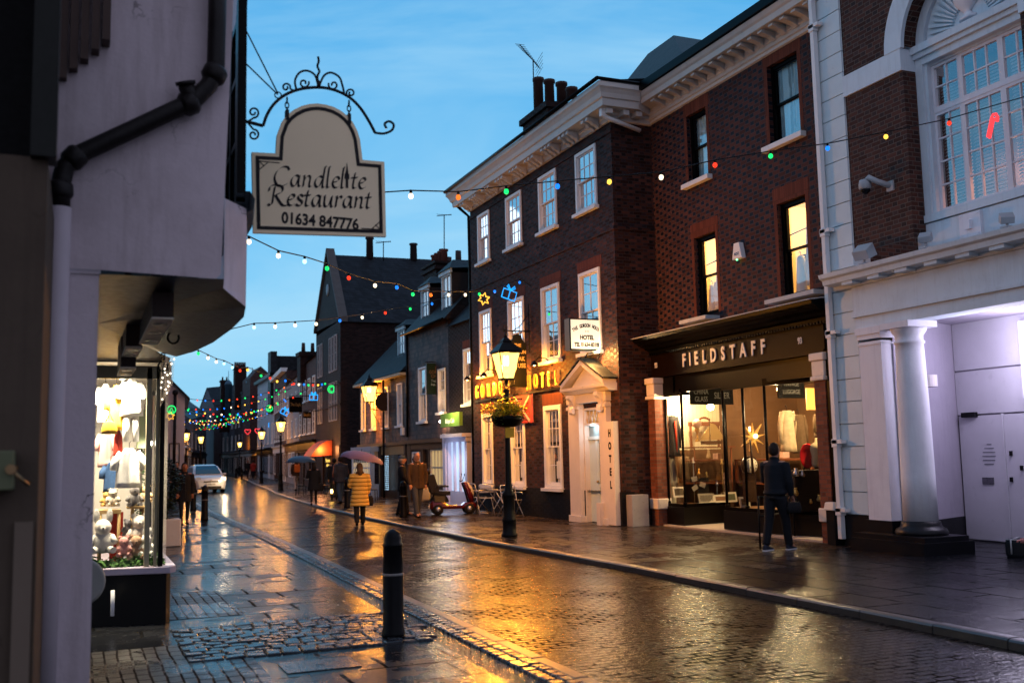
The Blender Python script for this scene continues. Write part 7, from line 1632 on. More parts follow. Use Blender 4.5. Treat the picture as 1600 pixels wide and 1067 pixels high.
    for s_ in (-1, 1): mb.tube([S(s_*.07, fr_(1.02)+.012, 1.04), S(s_*.125, fr_(1.02)+.045, .95)], .005*k, 5)
    mb.build('zip_and_pockets', P('zip_dark', (.02, .018, .016), .5), t)
    # shoes
    for hip, knee, ank, toe in legs:
        mb = MB(); y0 = ank[1]; mb.rings([[S(ank[0]+wd*math.cos(q), y0+yy, zc_+max(-zc_+.012, hh*math.sin(q))) for q in [i*math.pi/5 for i in range(10)]] for yy, wd, zc_, hh in ((.07, .028, .05, .045), (.04, .040, .06, .06), (-.05, .040, .05, .055), (-.13, .046, .035, .04), (-.19, .034, .028, .025), (-.21, .015, .022, .012))]); o = mb.build('shoe', shoes, t)
        if sole: m2 = MB(); m2.rings([[S(ank[0]+wd*math.cos(q), y0+yy, zz) for (yy, wd) in ((.075, .03), (.04, .044), (-.05, .042), (-.13, .050), (-.19, .038), (-.215, .015)) for q in (0,)]+[S(ank[0]-wd, y0+yy, zz) for (yy, wd) in ((-.215, .015), (-.19, .038), (-.13, .050), (-.05, .042), (.04, .044), (.075, .03))] for zz in (.004, .026)], smooth=False); m2.build('sole', sole, o)
    # hair
    hm_ = P(hair[0], hair[1], .7, .4, 60, .6); mb = MB()
    if bald: mb.ball(S(0, .035, 1.625), .098*k, 14, 10, (.86, .80, .75))
    else:
        mb.ball(S(0, .012, 1.665), .108*k, 16, 12, (.86, .98, 1.08))
        if hair_style == 'long': mb.tube([S(0, .05, 1.66), S(0, .075, 1.55), S(0, .08, 1.42)], [.09*k, .085*k, .06*k], 12)
    o = mb.build('hair', hm_, t)
    if not bald:
        # cut the face free
        bm_ = bmesh.new(); bm_.from_mesh(o.data); dl = [v_ for v_ in bm_.verts if v_.co.y < -.045*k and v_.co.z < 1.705*k]; bmesh.ops.delete(bm_, geom=dl, context='VERTS'); bm_.to_mesh(o.data); bm_.free()
    return t, S, hd, k
def cap(t, S, k, mat, brim=True):
    mb = MB(); mb.ball(S(0, .01, 1.70), .112*k, 14, 8, (.88, 1, .72))
    if brim: mb.hexa([S(-.07, -.08, 1.69), S(.07, -.08, 1.69), S(.06, -.19, 1.675), S(-.06, -.19, 1.675), S(-.07, -.08, 1.705), S(.07, -.08, 1.705), S(.06, -.19, 1.688), S(-.06, -.19, 1.688)])
    mb.build('cap', mat, t)
def umbrella(loc, lab, mat, rad_=.50, h=.20, tilt=(0, 0), hand=None, n=8):
    x, y, z = loc; t = thing('umbrella', lab, 'umbrella', (x, y, hand[2]-.08 if hand else z-.8)); mb = MB(); rows = []
    for j in range(7):
        f = j/6; rr_ = rad_*math.sin(f*math.pi*.5)**1.0; zz = z+h*math.cos(f*math.pi*.5)*1.0-.03*f
        ring_ = []
        for i in range(n*4):
            a_ = 2*math.pi*i/(n*4); pk = 1-.055*f*math.sin((i % 4)/4*math.pi); zz2 = zz+(.035*f*f)*math.sin((i % 4)/4*math.pi)*1.0
            px_, py_ = rr_*math.cos(a_)*pk, rr_*math.sin(a_)*pk; ring_.append((x+px_, y+py_, zz2+px_*tilt[0]+py_*tilt[1]))
        rows.append(ring_)
    mb.rings(rows, caps=False); mb.build('canopy', mat, t)
    mb = MB(); top = Vector((x, y, z+h+.06)); bt = Vector(hand) if hand else Vector((x, y, z-.7)); mb.tube([top, bt], .007, 6); mb.tube([bt, bt+Vector((0, 0, -.1))], .014, 6)
    for i in range(n): a_ = 2*math.pi*i/n; mb.tube([(x, y, z+h), (x+rad_*.6*math.cos(a_), y+rad_*.6*math.sin(a_), z+h*.72+(rad_*.6*math.cos(a_))*tilt[0]+(rad_*.6*math.sin(a_))*tilt[1]), (x+rad_*math.cos(a_), y+rad_*math.sin(a_), z-.035+rad_*math.cos(a_)*tilt[0]+rad_*math.sin(a_)*tilt[1])], .004, 4)
    mb.build('shaft_and_ribs', BLACKM, t); return t
def wpt(t, S, p_):
    q_ = S(*p_); c_, s_ = math.cos(t.rotation_euler.z), math.sin(t.rotation_euler.z); return (t.location.x+q_[0]*c_-q_[1]*s_, t.location.y+q_[0]*s_+q_[1]*c_, t.location.z+q_[2])
def handbag(p_, lab, mat, w_=.30, h_=.26, d_=.12, name='handbag'):
    x, y, z = p_; t = thing(name, lab, 'bag', (x, y, z-h_-.14)); mb = MB(); mb.rings([[(x+a*w_/2*kk, y+b*d_/2*kk, zz) for a, b in ((-1, -.8), (-.6, -1), (.6, -1), (1, -.8), (1, .8), (.6, 1), (-.6, 1), (-1, .8))] for kk, zz in ((.9, z-h_-.14), (1.03, z-h_-.08), (1, z-.22), (.85, z-.14))]); mb.build('bag_body', mat, t)
    mb = MB(); mb.tube([(x+w_*.33*math.cos(q), y, z-.15+.13*math.sin(q)) for q in [i*math.pi/8 for i in range(9)]], .009, 6); mb.build('strap', mat, t); return t
BLKC = P('black_cloth', (.012, .012, .014), .85, .3, 9)
NAVY = P('navy_wool', (.010, .013, .018), .9, .25, 14, .5, bdist=.004)
# woman in a dark coat on the left
t, S, hd, k = person('woman in a long dark coat walking towards the camera on the left pavement', (2.70, 29.6, -.035), rad(4), 1.68, BLKC, .66, None, ('black_hair', (.012, .008, .008)), 'long', .16, ((.1, .25), (-.1, .3)), w=.95, skirt=True, skin=P('warm_skin', (.30, .13, .07), .55))
# man at the shop window
JN = P('black_jeans', (.009, .010, .013), .85, .3, 12)
fsx, fsy = 10.80, 14.22
t, S, hd, k = person('man in a navy sweater seen from behind in front of the lit shop window', (fsx, fsy, 0), rad(112), 1.76, NAVY, .92, JN, ('short_brown_hair', (.022, .014, .010)), 'short', .20, ((.12, .30), (.35, .9)), shoes=P('navy_shoe', (.02, .025, .04), .5), sole=P('white_sole', (.6, .6, .62), .5), w=1.0, lean=.06, fat=1.08)
p_ = wpt(t, S, (hd[0][2][0]-.02, hd[0][2][1]-.02, hd[0][2][2]))
handbag((p_[0], p_[1], p_[2]+.03), 'dark bag held by the man at the shop window', BLKC, .26, .18, .10, 'carrier_bag')
tb = thing('folding_stand', 'slim black folding stand beside the man at the shop window', 'stand', (11.3, 14.6, 0)); mb = MB()
for (a, b) in ((onG(1188, 858), .9), (onG(1242, 840), .78)): mb.tube([(a.x, a.y, 0), (a.x+.02, a.y+.02, b)], .018, 6)
a, b = onG(1188, 858), onG(1242, 840); mb.tube([(a.x+.02, a.y+.02, .88), (b.x+.02, b.y+.02, .78)], .02, 6); mb.tube([(a.x+.02, a.y+.02, .55), (b.x+.02, b.y+.02, .5)], .015, 6); mb.build('frame', BLACKM, tb); tb.location = ((a.x+b.x)/2, (a.y+b.y)/2, 0)
for c_ in tb.children: c_.location = (11.3-(a.x+b.x)/2, 14.6-(a.y+b.y)/2, 0)
# man in the brown jacket, facing the camera
BRJ = P('brown_jacket', (.060, .036, .020), .8, .25, 8, .4)
t, S, hd, k = person('grey haired man in glasses and a brown jacket walking towards the camera', (8.80, 27.75, 0), rad(8), 1.80, BRJ, .78, P('grey_blue_jeans', (.06, .065, .075), .85, .3, 12), ('grey_hair', (.30, .28, .27)), 'short', .20, ((.15, .15), (-.05, .2)), w=1.12, bald=True, fat=1.05, skin=P('lit_skin', (.50, .25, .15), .5))  # lamplight on the face put into a brighter, warmer skin colour
mb = MB()
for s_ in (-1, 1): mb.tube([S(s_*.034+.024*math.cos(q), -.118, 1.652+.018*math.sin(q)) for q in [i*.7 for i in range(10)]], .003, 4)
mb.tube([S(-.012, -.12, 1.655), S(.012, -.12, 1.655)], .003, 4); mb.build('glasses', BLACKM, t)
t, S, hd, k = person('dark coated man in a blue flat cap just left of the man in glasses', (8.72, 28.9, 0), rad(70), 1.72, BLKC, .72, None, ('grey_hair', (.30, .28, .27)), 'short', .15, ((.2, .5), (-.1, .4)), w=1.05); cap(t, S, k, P('blue_cap', (.04, .07, .11), .85))
t, S, hd, k = person('dark haired companion half hidden behind the man in the brown jacket', (9.35, 29.6, 0), rad(15), 1.70, BLKC, .74, P('dark_jeans', (.03, .04, .06), .85), ('black_hair', (.012, .008, .008)), 'short', .16, ((.2, .3), (-.1, .2)))
p_ = wpt(t, S, (hd[1][2][0], hd[1][2][1], hd[1][2][2])); handbag((p_[0]+.08, p_[1], p_[2]+.05), 'white and blue carrier bag held beside the mobility scooter', P('carrier_white', (.48, .50, .52), .5), .34, .42, .12, 'shopping_bag')
# yellow coat woman
YC_ = P('yellow_coat', (.62, .40, .10), .7, .12, 10, .5)
s_ = N('quilted_yellow'); u_, v_ = uv(s_); f_ = s_.math('ABSOLUTE', s_.math('SUBTRACT', s_.math('FRACT', s_.math('ADD', s_.math('DIVIDE', v_, .105), s_.math('MULTIPLY', s_.noise(5, 2), .35))), .5))
s_.bsdf(s_.mix(s_.ramp(f_, .42, .5), (.74, .44, .09), (.50, .24, .03)), .6, bump=s_.math('SUBTRACT', 1, s_.math('POWER', s_.math('MULTIPLY', f_, 2), 3)), bstr=.9, bdist=.03)
t, S, hd, k = person('woman in a long yellow quilted coat walking away under a mauve umbrella', (6.88, 26.7, -.085), rad(180-8), 1.62, s_.m, .56, P('black_leggings', (.010, .010, .012), .8), ('fair_brown_hair', (.10, .06, .035)), 'long', .17, ((.1, .25), (.25, 1.5)), puff=.035, fat=1.08, w=1.0)
hh = wpt(t, S, (hd[1][2][0]-.03, hd[1][2][1], hd[1][2][2]+.02)); MAUV = P('mauve_nylon', (.19, .12, .20), .55, .15, 3)
umbrella((hh[0]+.30, hh[1]+.05, 1.64), 'mauve umbrella held over the woman in the yellow coat', MAUV, .60, .24, (-.20, .05), hh)
p_ = wpt(t, S, (hd[0][2][0], hd[0][2][1], hd[0][2][2])); handbag((p_[0], p_[1]-.02, p_[2]+.08), 'black handbag hanging from the hand of the woman in the yellow coat', BLKC, .30, .26, .12)
mb = MB(); mb.tube([S(.0, .02, 1.50), S(0, .06, 1.46)], [.12*k, .13*k], 12); o_ = mb.build('fur_hood', P('taupe_fur', (.13, .09, .07), .95, .3, 50, .9), t); smooth_mesh(o_, .016, 2)
# figure under the blue umbrella
t, S, hd, k = person('figure in black walking away under a blue umbrella near the kerb', (8.22, 38.8, -.04), rad(172), 1.60, BLKC, .62, None, ('black_hair', (.012, .008, .008)), 'long', .18, ((.1, .25), (.3, 1.6)), fat=1.15, skirt=True)
hh = wpt(t, S, (hd[1][2][0]-.03, hd[1][2][1], hd[1][2][2])); umbrella((hh[0]-.28, hh[1], 1.60), 'blue umbrella over the figure in black near the kerb', P('blue_nylon', (.035, .075, .13), .45, .2, 3), .58, .24, (.0, .0), hh)
p_ = wpt(t, S, (hd[0][2][0], hd[0][2][1], hd[0][2][2])); handbag((p_[0], p_[1], p_[2]+.12), 'black shoulder bag of the figure under the blue umbrella', BLKC, .30, .28, .12)
# puffer jacket man and the figure behind
t, S, hd, k = person('man in a dark padded jacket with orange piping beside the pavement tables', (9.15, 38.4, 0), rad(200), 1.76, P('padded_navy', (.02, .022, .035), .6, .3, 9, .8, bdist=.03), .80, P('blue_jeans', (.03, .05, .09), .85), ('black_hair', (.012, .008, .008)), 'short', .15, ((.1, .3), (-.05, .3)), puff=.035, w=1.1)
mb = MB()
for s_ in (-1, 1):
    el, wr, sh = hd[0 if s_ < 0 else 1][1], hd[0 if s_ < 0 else 1][2], hd[0 if s_ < 0 else 1][0]; mb.tube([S(sh[0]+s_*.075, .03, sh[2]+.06), S(el[0]+s_*.085, el[1]+.03, el[2]), S(wr[0]+s_*.06, wr[1]+.02, wr[2]+.02)], .010, 5)
mb.build('piping', P('orange_piping', (.55, .20, .06), .6), t)
t, S, hd, k = person('figure in black standing behind the padded jacket man', (9.75, 42.0, 0), rad(170), 1.70, BLKC, .74, None, ('black_hair', (.012, .008, .008)), 'short', .05, ((.1, .3), (-.05, .3)))
t, S, hd, k = person('walker with an orange backpack beside the lit lamp on the right kerb', (11.05, 56.8, 0), rad(190), 1.76, P('dark_brown_coat', (.05, .025, .015), .8), .80, P('pale_trousers', (.40, .32, .28), .8), ('brown_hair', (.06, .03, .02)), 'short', .25, ((.9, 1.2), (-.1, .3)))
mb = MB(); mb.rings([[S(a*kk, .13+b*kk*.8, z) for a, b in ((-.15, -.09), (.15, -.09), (.15, .10), (-.15, .10))] for kk, z in ((.8, 1.0), (1, 1.06), (1, 1.34), (.7, 1.43))], smooth=False); q_ = mb.build('backpack', P('orange_nylon', (.60, .13, .02), .6), t)
p0_ = t
t, S, hd, k = person('figure in red among the distant walkers on the right pavement', (16.0, 104, 0), rad(180), 1.70, P('red_coat', (.35, .03, .02), .8), .70, None)
t, S, hd, k = person('figure in black beside the distant walker in red', (15.0, 101, 0), rad(20), 1.76, BLKC, .70, None)
t, S, hd, k = person('dark figure standing against the white corner house on the left', (4.05, 48.2, -.035), rad(-20), 1.72, BLKC, .62, None)

# ------------------------------------------------------------------ bag and seated person's hand at the right edge
bgp = onG(1600, 870); t = thing('holdall', 'black holdall on the wet paving at the right edge', 'bag', (13.3, 11.35, 0)); mb = MB()
a = onG(1571, 870); b = onG(1640, 874)
ca = Vector((a.x, a.y, 0)); cb = Vector((b.x, b.y, 0)); dr_ = (cb-ca).normalized(); nn_ = Vector((-dr_.y, dr_.x, 0)); LB = (cb-ca).length
mb.rings([[tuple(ca+dr_*LB*(f*kk+.5*(1-kk))+nn_*(g*.34*kk)+Vector((0, 0, z))) for f, g in ((0, 0.05), (.08, 0), (.92, 0), (1, .05), (1, .95), (.92, 1), (.08, 1), (0, .95))] for kk, z in ((.92, 0), (1, .04), (1, .20), (.93, .27))]); mb.build('bag_body', P('black_nylon', (.012, .014, .018), .45, .4, 8, .5), t)
mb = MB(); p0_ = ca+dr_*.1-nn_*.01; mb.tube([tuple(p0_+Vector((0, 0, .05))), tuple(p0_+Vector((0, 0, .26))), tuple(p0_+nn_*.3+Vector((0, 0, .28)))], .012, 6); mb.tube([tuple(ca+dr_*.02+Vector((0, 0, .262))), tuple(ca+dr_*LB*.98+Vector((0, 0, .262)))], .008, 5); mb.build('strap', GREYP, t)
t.location = (float(ca.x), float(ca.y), 0)
for c_ in t.children: c_.location = (13.3-ca.x, 11.35-ca.y, 0)
# the sitting person whose hand rests above the bag; the rest is outside the frame
Hx = onG(1590, 845, .34); hx = Vector((Hx.x, Hx.y, .34)); 
t = thing('person', 'person sitting at the right edge with one hand above the black holdall', 'person', (hx.x+.75, hx.y-.62, 0)); mb = MB()
sx_, sy_ = hx.x+.75, hx.y-.62
mb.tube([(sx_, sy_, .12), (sx_, sy_, .45), (sx_+.05, sy_+.02, .72), (sx_+.05, sy_, .80)], [.17, .15, .16, .06], 14); mb.tube([(sx_-.02, sy_+.05, .68), (sx_-.20, sy_+.22, .45), tuple(hx+Vector((.12, -.10, 0)))], [.055, .045, .032], 10); mb.tube([(sx_+.1, sy_-.1, .68), (sx_-.05, sy_-.25, .42), (sx_-.25, sy_-.15, .30)], [.055, .045, .03], 10)
for s_ in (-1, 1): mb.tube([(sx_, sy_+s_*.1, .13), (sx_-.42, sy_+s_*.18-.1, .36), (sx_-.60, sy_+s_*.12-.15, .05), (sx_-.78, sy_+s_*.12-.15, .04)], [.09, .06, .04, .035], 10)
mb.ball((sx_+.04, sy_, .95), .10, 14, 10, (.9, .85, 1.2)); o_ = mb.build('body', P('cold_hand_skin', (.50, .20, .18), .5), t); smooth_mesh(o_, .016, 4)
mb = MB(); mb.tube([(sx_, sy_, .05), (sx_, sy_, .45), (sx_+.05, sy_+.02, .70), (sx_+.05, sy_, .78)], [.21, .19, .20, .09], 14); mb.tube([(sx_-.02, sy_+.05, .68), (sx_-.20, sy_+.22, .45), tuple(hx+Vector((.12, -.10, 0)))], [.08, .07, .05], 10); mb.tube([(sx_+.1, sy_-.1, .68), (sx_-.05, sy_-.25, .42), (sx_-.25, sy_-.15, .30)], [.08, .07, .05], 10); o_ = mb.build('jacket', BLKC, t); smooth_mesh(o_, .018, 4)
mb = MB()
for s_ in (-1, 1): mb.tube([(sx_, sy_+s_*.1, .13), (sx_-.42, sy_+s_*.18-.1, .36), (sx_-.60, sy_+s_*.12-.15, .07)], [.11, .08, .06], 10)
o_ = mb.build('trousers', JN, t); smooth_mesh(o_, .018, 4)
mb = MB(); mb.ball((sx_+.06, sy_, .98), .112, 14, 10, (.95, .95, 1.15)); mb.build('hood', BLKC, t)
mb = MB(); hb_ = hx+Vector((.10, -.08, 0)); dv = Vector((-.75, .6, .05)).normalized(); sd = Vector((.5, .65, 0)).normalized()
mb.tube([hb_, hb_+dv*.05, hb_+dv*.09], [.028, .038, .034], 10)
for i, ln in enumerate((.06, .07, .066, .05)): b_ = hb_+dv*.085+sd*(-.027+.018*i); mb.tube([b_, b_+dv*ln*.55+Vector((0, 0, .004)), b_+dv*ln*.8+Vector((0, 0, -.022))], [.0095, .009, .007], 6)
mb.tube([hb_+dv*.03+sd*.034, hb_+dv*.06+sd*.055, hb_+dv*.095+sd*.048], [.012, .010, .008], 6); mb.build('hand', MATS['cold_hand_skin'], t)

# ------------------------------------------------------------------ mobility scooter
REDP = P('red_gloss', (.075, .004, .005), .18, .15, 4, .05, coat=.6)
TYRE = P('rubber', (.012, .012, .012), .75, .3, 20)
t = thing('mobility_scooter', 'red mobility scooter with a black seat parked before the glowing white shopfront', 'scooter', (10.15, 28.6, 0), rad(-12), local=True)
# local: x forward
for (x, y) in ((-.45, -.26), (-.45, .26), (.48, -.25), (.48, .25), (.08, -.26), (.08, .26)):
    if x == .08: continue
    mb = MB(); mb.lathe([(.07, -.05), (.14, -.055), (.155, -.03), (.155, .03), (.14, .055), (.07, .05)], (x, y, .155), 18, 'y'); w_ = mb.build('wheel', TYRE, t); mb = MB(); mb.lathe([(.02, -.058), (.085, -.056), (.085, .056), (.02, .058)], (x, y, .155), 14, 'y'); mb.build('rim', P('rim_silver', (.4, .4, .42), .3, metal=1), w_)
mb = MB(); mb.rings([[(x, y*w_, z) for y, z in ((-.26, .17), (.26, .17), (.28, .25), (.22, zt_), (-.22, zt_), (-.28, .25))] for x, w_, zt_ in ((-.68, .75, .34), (-.6, 1, .42), (-.3, 1, .45), (-.15, 1, .30), (.25, 1, .26), (.35, 1, .34), (.6, .9, .36), (.70, .6, .28))]); mb.build('chassis', REDP, t, .01); mb = MB(); mb.rings([[(x, y*w_, z) for y, z in ((-.25, .36), (.25, .36), (.20, zt_), (-.20, zt_))] for x, w_, zt_ in ((-.66, .7, .46), (-.56, 1, .60), (-.22, 1, .60), (-.12, .8, .42))], smooth=False); mb.build('battery_cover', P('scooter_black', (.01, .01, .01), .35), t, .02)
mb = MB(); mb.tube([(-.32, 0, .42), (-.32, 0, .56)], .05, 8); mb.rings([[(x, y, z) for y in (-.24, .24) for z in ((.56, .66) if y < 0 else (.66, .56))] for x in (-.52, -.08)], smooth=False); mb.hexa([(-.64, -.29, .64), (-.38, -.29, .62), (-.38, .29, .62), (-.64, .29, .64), (-.80, -.29, 1.16), (-.56, -.29, 1.18), (-.56, .29, 1.18), (-.80, .29, 1.16)]); mb.hexa([(-.62, -.26, .60), (-.08, -.25, .58), (-.08, .25, .58), (-.62, .26, .60), (-.62, -.26, .72), (-.08, -.25, .68), (-.08, .25, .68), (-.62, .26, .72)]); mb.ball((-.69, 0, 1.24), .11, 10, 8, (.6, 1.5, .9)); 
for s_ in (-1, 1): mb.box(-.52, -.14, s_*.29-.03, s_*.29+.03, .80, .85); mb.tube([(-.56, s_*.28, .62), (-.54, s_*.29, .82)], .018, 6)
mb.build('seat', P('black_vinyl', (.014, .013, .013), .45, .3, 10, .3), t, .02)
mb = MB(); mb.tube([(.50, 0, .30), (.42, 0, .60), (.30, 0, .92)], [.05, .045, .035], 10); mb.tube([(.28, -.30, .98), (.24, 0, .95), (.28, .30, .98)], .016, 8)
for s_ in (-1, 1): mb.tube([(.28, s_*.24, .98), (.33, s_*.30, 1.12)], .008, 5); mb.ball((.33, s_*.31, 1.15), .05, 8, 6, (.3, 1, .7))
mb.build('tiller', BLACKM, t)
mb = MB(); mb.rings([[(x+.17*math.cos(q)*kk, .26*kk*math.sin(q), z) for q in [i*math.pi/6-math.pi/2 for i in range(7)]]+[(x-.03, .15*kk, z), (x-.03, -.15*kk, z)] for kk, x, z in ((.8, .52, .30), (1, .47, .5), (1, .40, .72), (.7, .33, .93))]); mb.build('front_cowl', REDP, t)
mb = MB(); mb.rings([[(x+.19*math.cos(q)*kk, .19*kk*math.sin(q), z) for q in [i*math.pi/6-math.pi/2 for i in range(7)]]+[(x, .1*kk, z), (x, -.1*kk, z)] for kk, x, z in ((.7, .50, .42), (1, .46, .6), (1, .41, .76), (.6, .35, .94))]); mb.build('silver_cover', P('silver_plastic', (.5, .48, .46), .3, .2, 6), t)

# ------------------------------------------------------------------ aluminium cafe chairs and table
ALU = P('brushed_aluminium', (.55, .55, .56), .32, .15, 20, .05, metal=.9)
def cafe_chair(loc, rz, lab):
    t = thing('cafe_chair', lab, 'chair', loc, rz, 'aluminium folding chairs outside the hotel', local=True)
    for s_ in (-1, 1):
        mb = MB(); mb.tube([(s_*.22, .22, 0), (s_*.22, -.16, .45), (s_*.22, -.17, .47)], .013, 7); mb.build('front_leg', ALU, t)
        mb = MB(); mb.tube([(s_*.235, -.24, 0), (s_*.235, .14, .46), (s_*.235, .22, .82), (s_*.20, .23, .86)], .013, 7); mb.build('back_leg', ALU, t)
    mb = MB()
    for i in range(7): mb.box(-.21, .21, -.19+.058*i, -.15+.058*i, .452, .462)
    mb.build('seat', ALU, t)
    mb = MB(); mb.box(-.21, .21, .165, .178, .62, .67); mb.box(-.21, .21, .19, .203, .72, .77); mb.tube([(-.21, .23, .86), (.21, .23, .86)], .013, 7); mb.build('backrest', ALU, t)
    for s_ in (-1, 1): mb = MB(); mb.tube([(s_*.245, .17, .66), (s_*.255, -.12, .66), (s_*.25, -.17, .63)], .012, 6); mb.build('armrest', ALU, t)
    mb = MB(); mb.tube([(-.22, .2, .03), (.22, .2, .03)], .009, 5); mb.tube([(-.23, -.22, .03), (.23, -.22, .03)], .009, 5); mb.build('stretcher', ALU, t); return t
cc0 = cafe_chair((11.02, 26.15, 0), rad(8), 'aluminium folding chair nearest the street lamp, facing away')
dup(cc0, (10.98, 28.05, 0), rad(172), 'aluminium folding chair on the far side of the small square table')
dup(cc0, (11.05, 28.85, 0), rad(100), 'aluminium folding chair with its side to the wall nearest the scooter')
t = thing('cafe_table', 'small square aluminium table between two folding chairs outside the hotel', 'table', (11.05, 27.05, 0)); mb = MB(); mb.box(10.75, 11.35, 26.75, 27.35, .70, .73); mb.build('table_top', ALU, t, .005)
for (x, y) in ((10.8, 26.8), (11.3, 26.8), (10.8, 27.3), (11.3, 27.3)): mb = MB(); mb.tube([(x, y, .70), (11.05+(11.05-x)*.8, y, 0)], .014, 7); mb.build('leg', ALU, t)
mb = MB(); mb.lathe([(.04, .73), (.045, .79), (.045, .80)], (11.0, 27.0, 0), 12); tag(mb.build('ashtray', BLACKP), 'small dark ashtray on the square aluminium table', 'ashtray')
# dark bistro tables farther on
def bistro(x, y, lab):
    t = thing('pavement_table', lab, 'table', (x, y, 0), 0, 'dark round tables outside the far restaurants'); mb = MB(); mb.lathe([(.33, .72), (.34, .735), (.33, .75)], (x, y, 0), 16); mb.build('table_top', P('table_metal', (.08, .08, .085), .3, .2), t); mb = MB(); mb.lathe([(.22, 0), (.22, .02), (.03, .05), (.025, .72)], (x, y, 0), 10); mb.build('pedestal', BLACKM, t)
    return t
bistro(10.6, 45.5, 'dark round table on the pavement just right of the padded jacket man'); bistro(10.3, 49.0, 'dark round table on the pavement under the orange awning')
def bent_chair(loc, rz, lab):
    t = thing('bistro_chair', lab, 'chair', loc, rz, 'dark chairs on the pavement', local=True)
    for (a, b) in ((-.18, -.18), (.18, -.18)): mb = MB(); mb.tube([(a, b, 0), (a*.9, b*.9, .45)], .014, 6); mb.build('leg', BLACKM, t)
    for s_ in (-1, 1): mb = MB(); mb.tube([(s_*.18, .2, 0), (s_*.17, .17, .45), (s_*.16, .22, .80)], .014, 6); mb.build('leg', BLACKM, t)
    mb = MB(); mb.lathe([(.20, .44), (.21, .455), (.20, .47)], (0, 0, 0), 14); mb.build('seat', BLACKM, t)
    mb = MB(); mb.tube([(.16*math.cos(q), .21, .80+.12*math.sin(q)) for q in [i*math.pi/8 for i in range(9)]], .013, 6); mb.tube([(0, .2, .46), (0, .21, .9)], .009, 5); mb.build('backrest', BLACKM, t); return t
bc = bent_chair((10.7, 39.6, 0), rad(60), 'dark round backed chair outside the fairy lit doorway')
for (x, y, r_, lab) in ((10.2, 44.8, 0, 'dark chair left of the first pavement table'), (11.1, 46.2, 2, 'dark chair behind the first pavement table'), (9.9, 49.6, 1, 'dark chair left of the table under the orange awning'), (10.9, 48.6, 3.5, 'dark chair in front of the table under the orange awning')): dup(bc, (x, y, 0), r_, lab)
mb = MB(); mb.ball((9.55, 41.6, .42), .05, 8, 6); mb.lathe([(.04, 0.3), (.05, .34), (.05, .40)], (9.55, 41.6, 0), 8); tag(mb.build('table_light', EM('amber_point', (1, .55, .1), 2, False)), 'small amber light low down among the pavement tables', 'light')

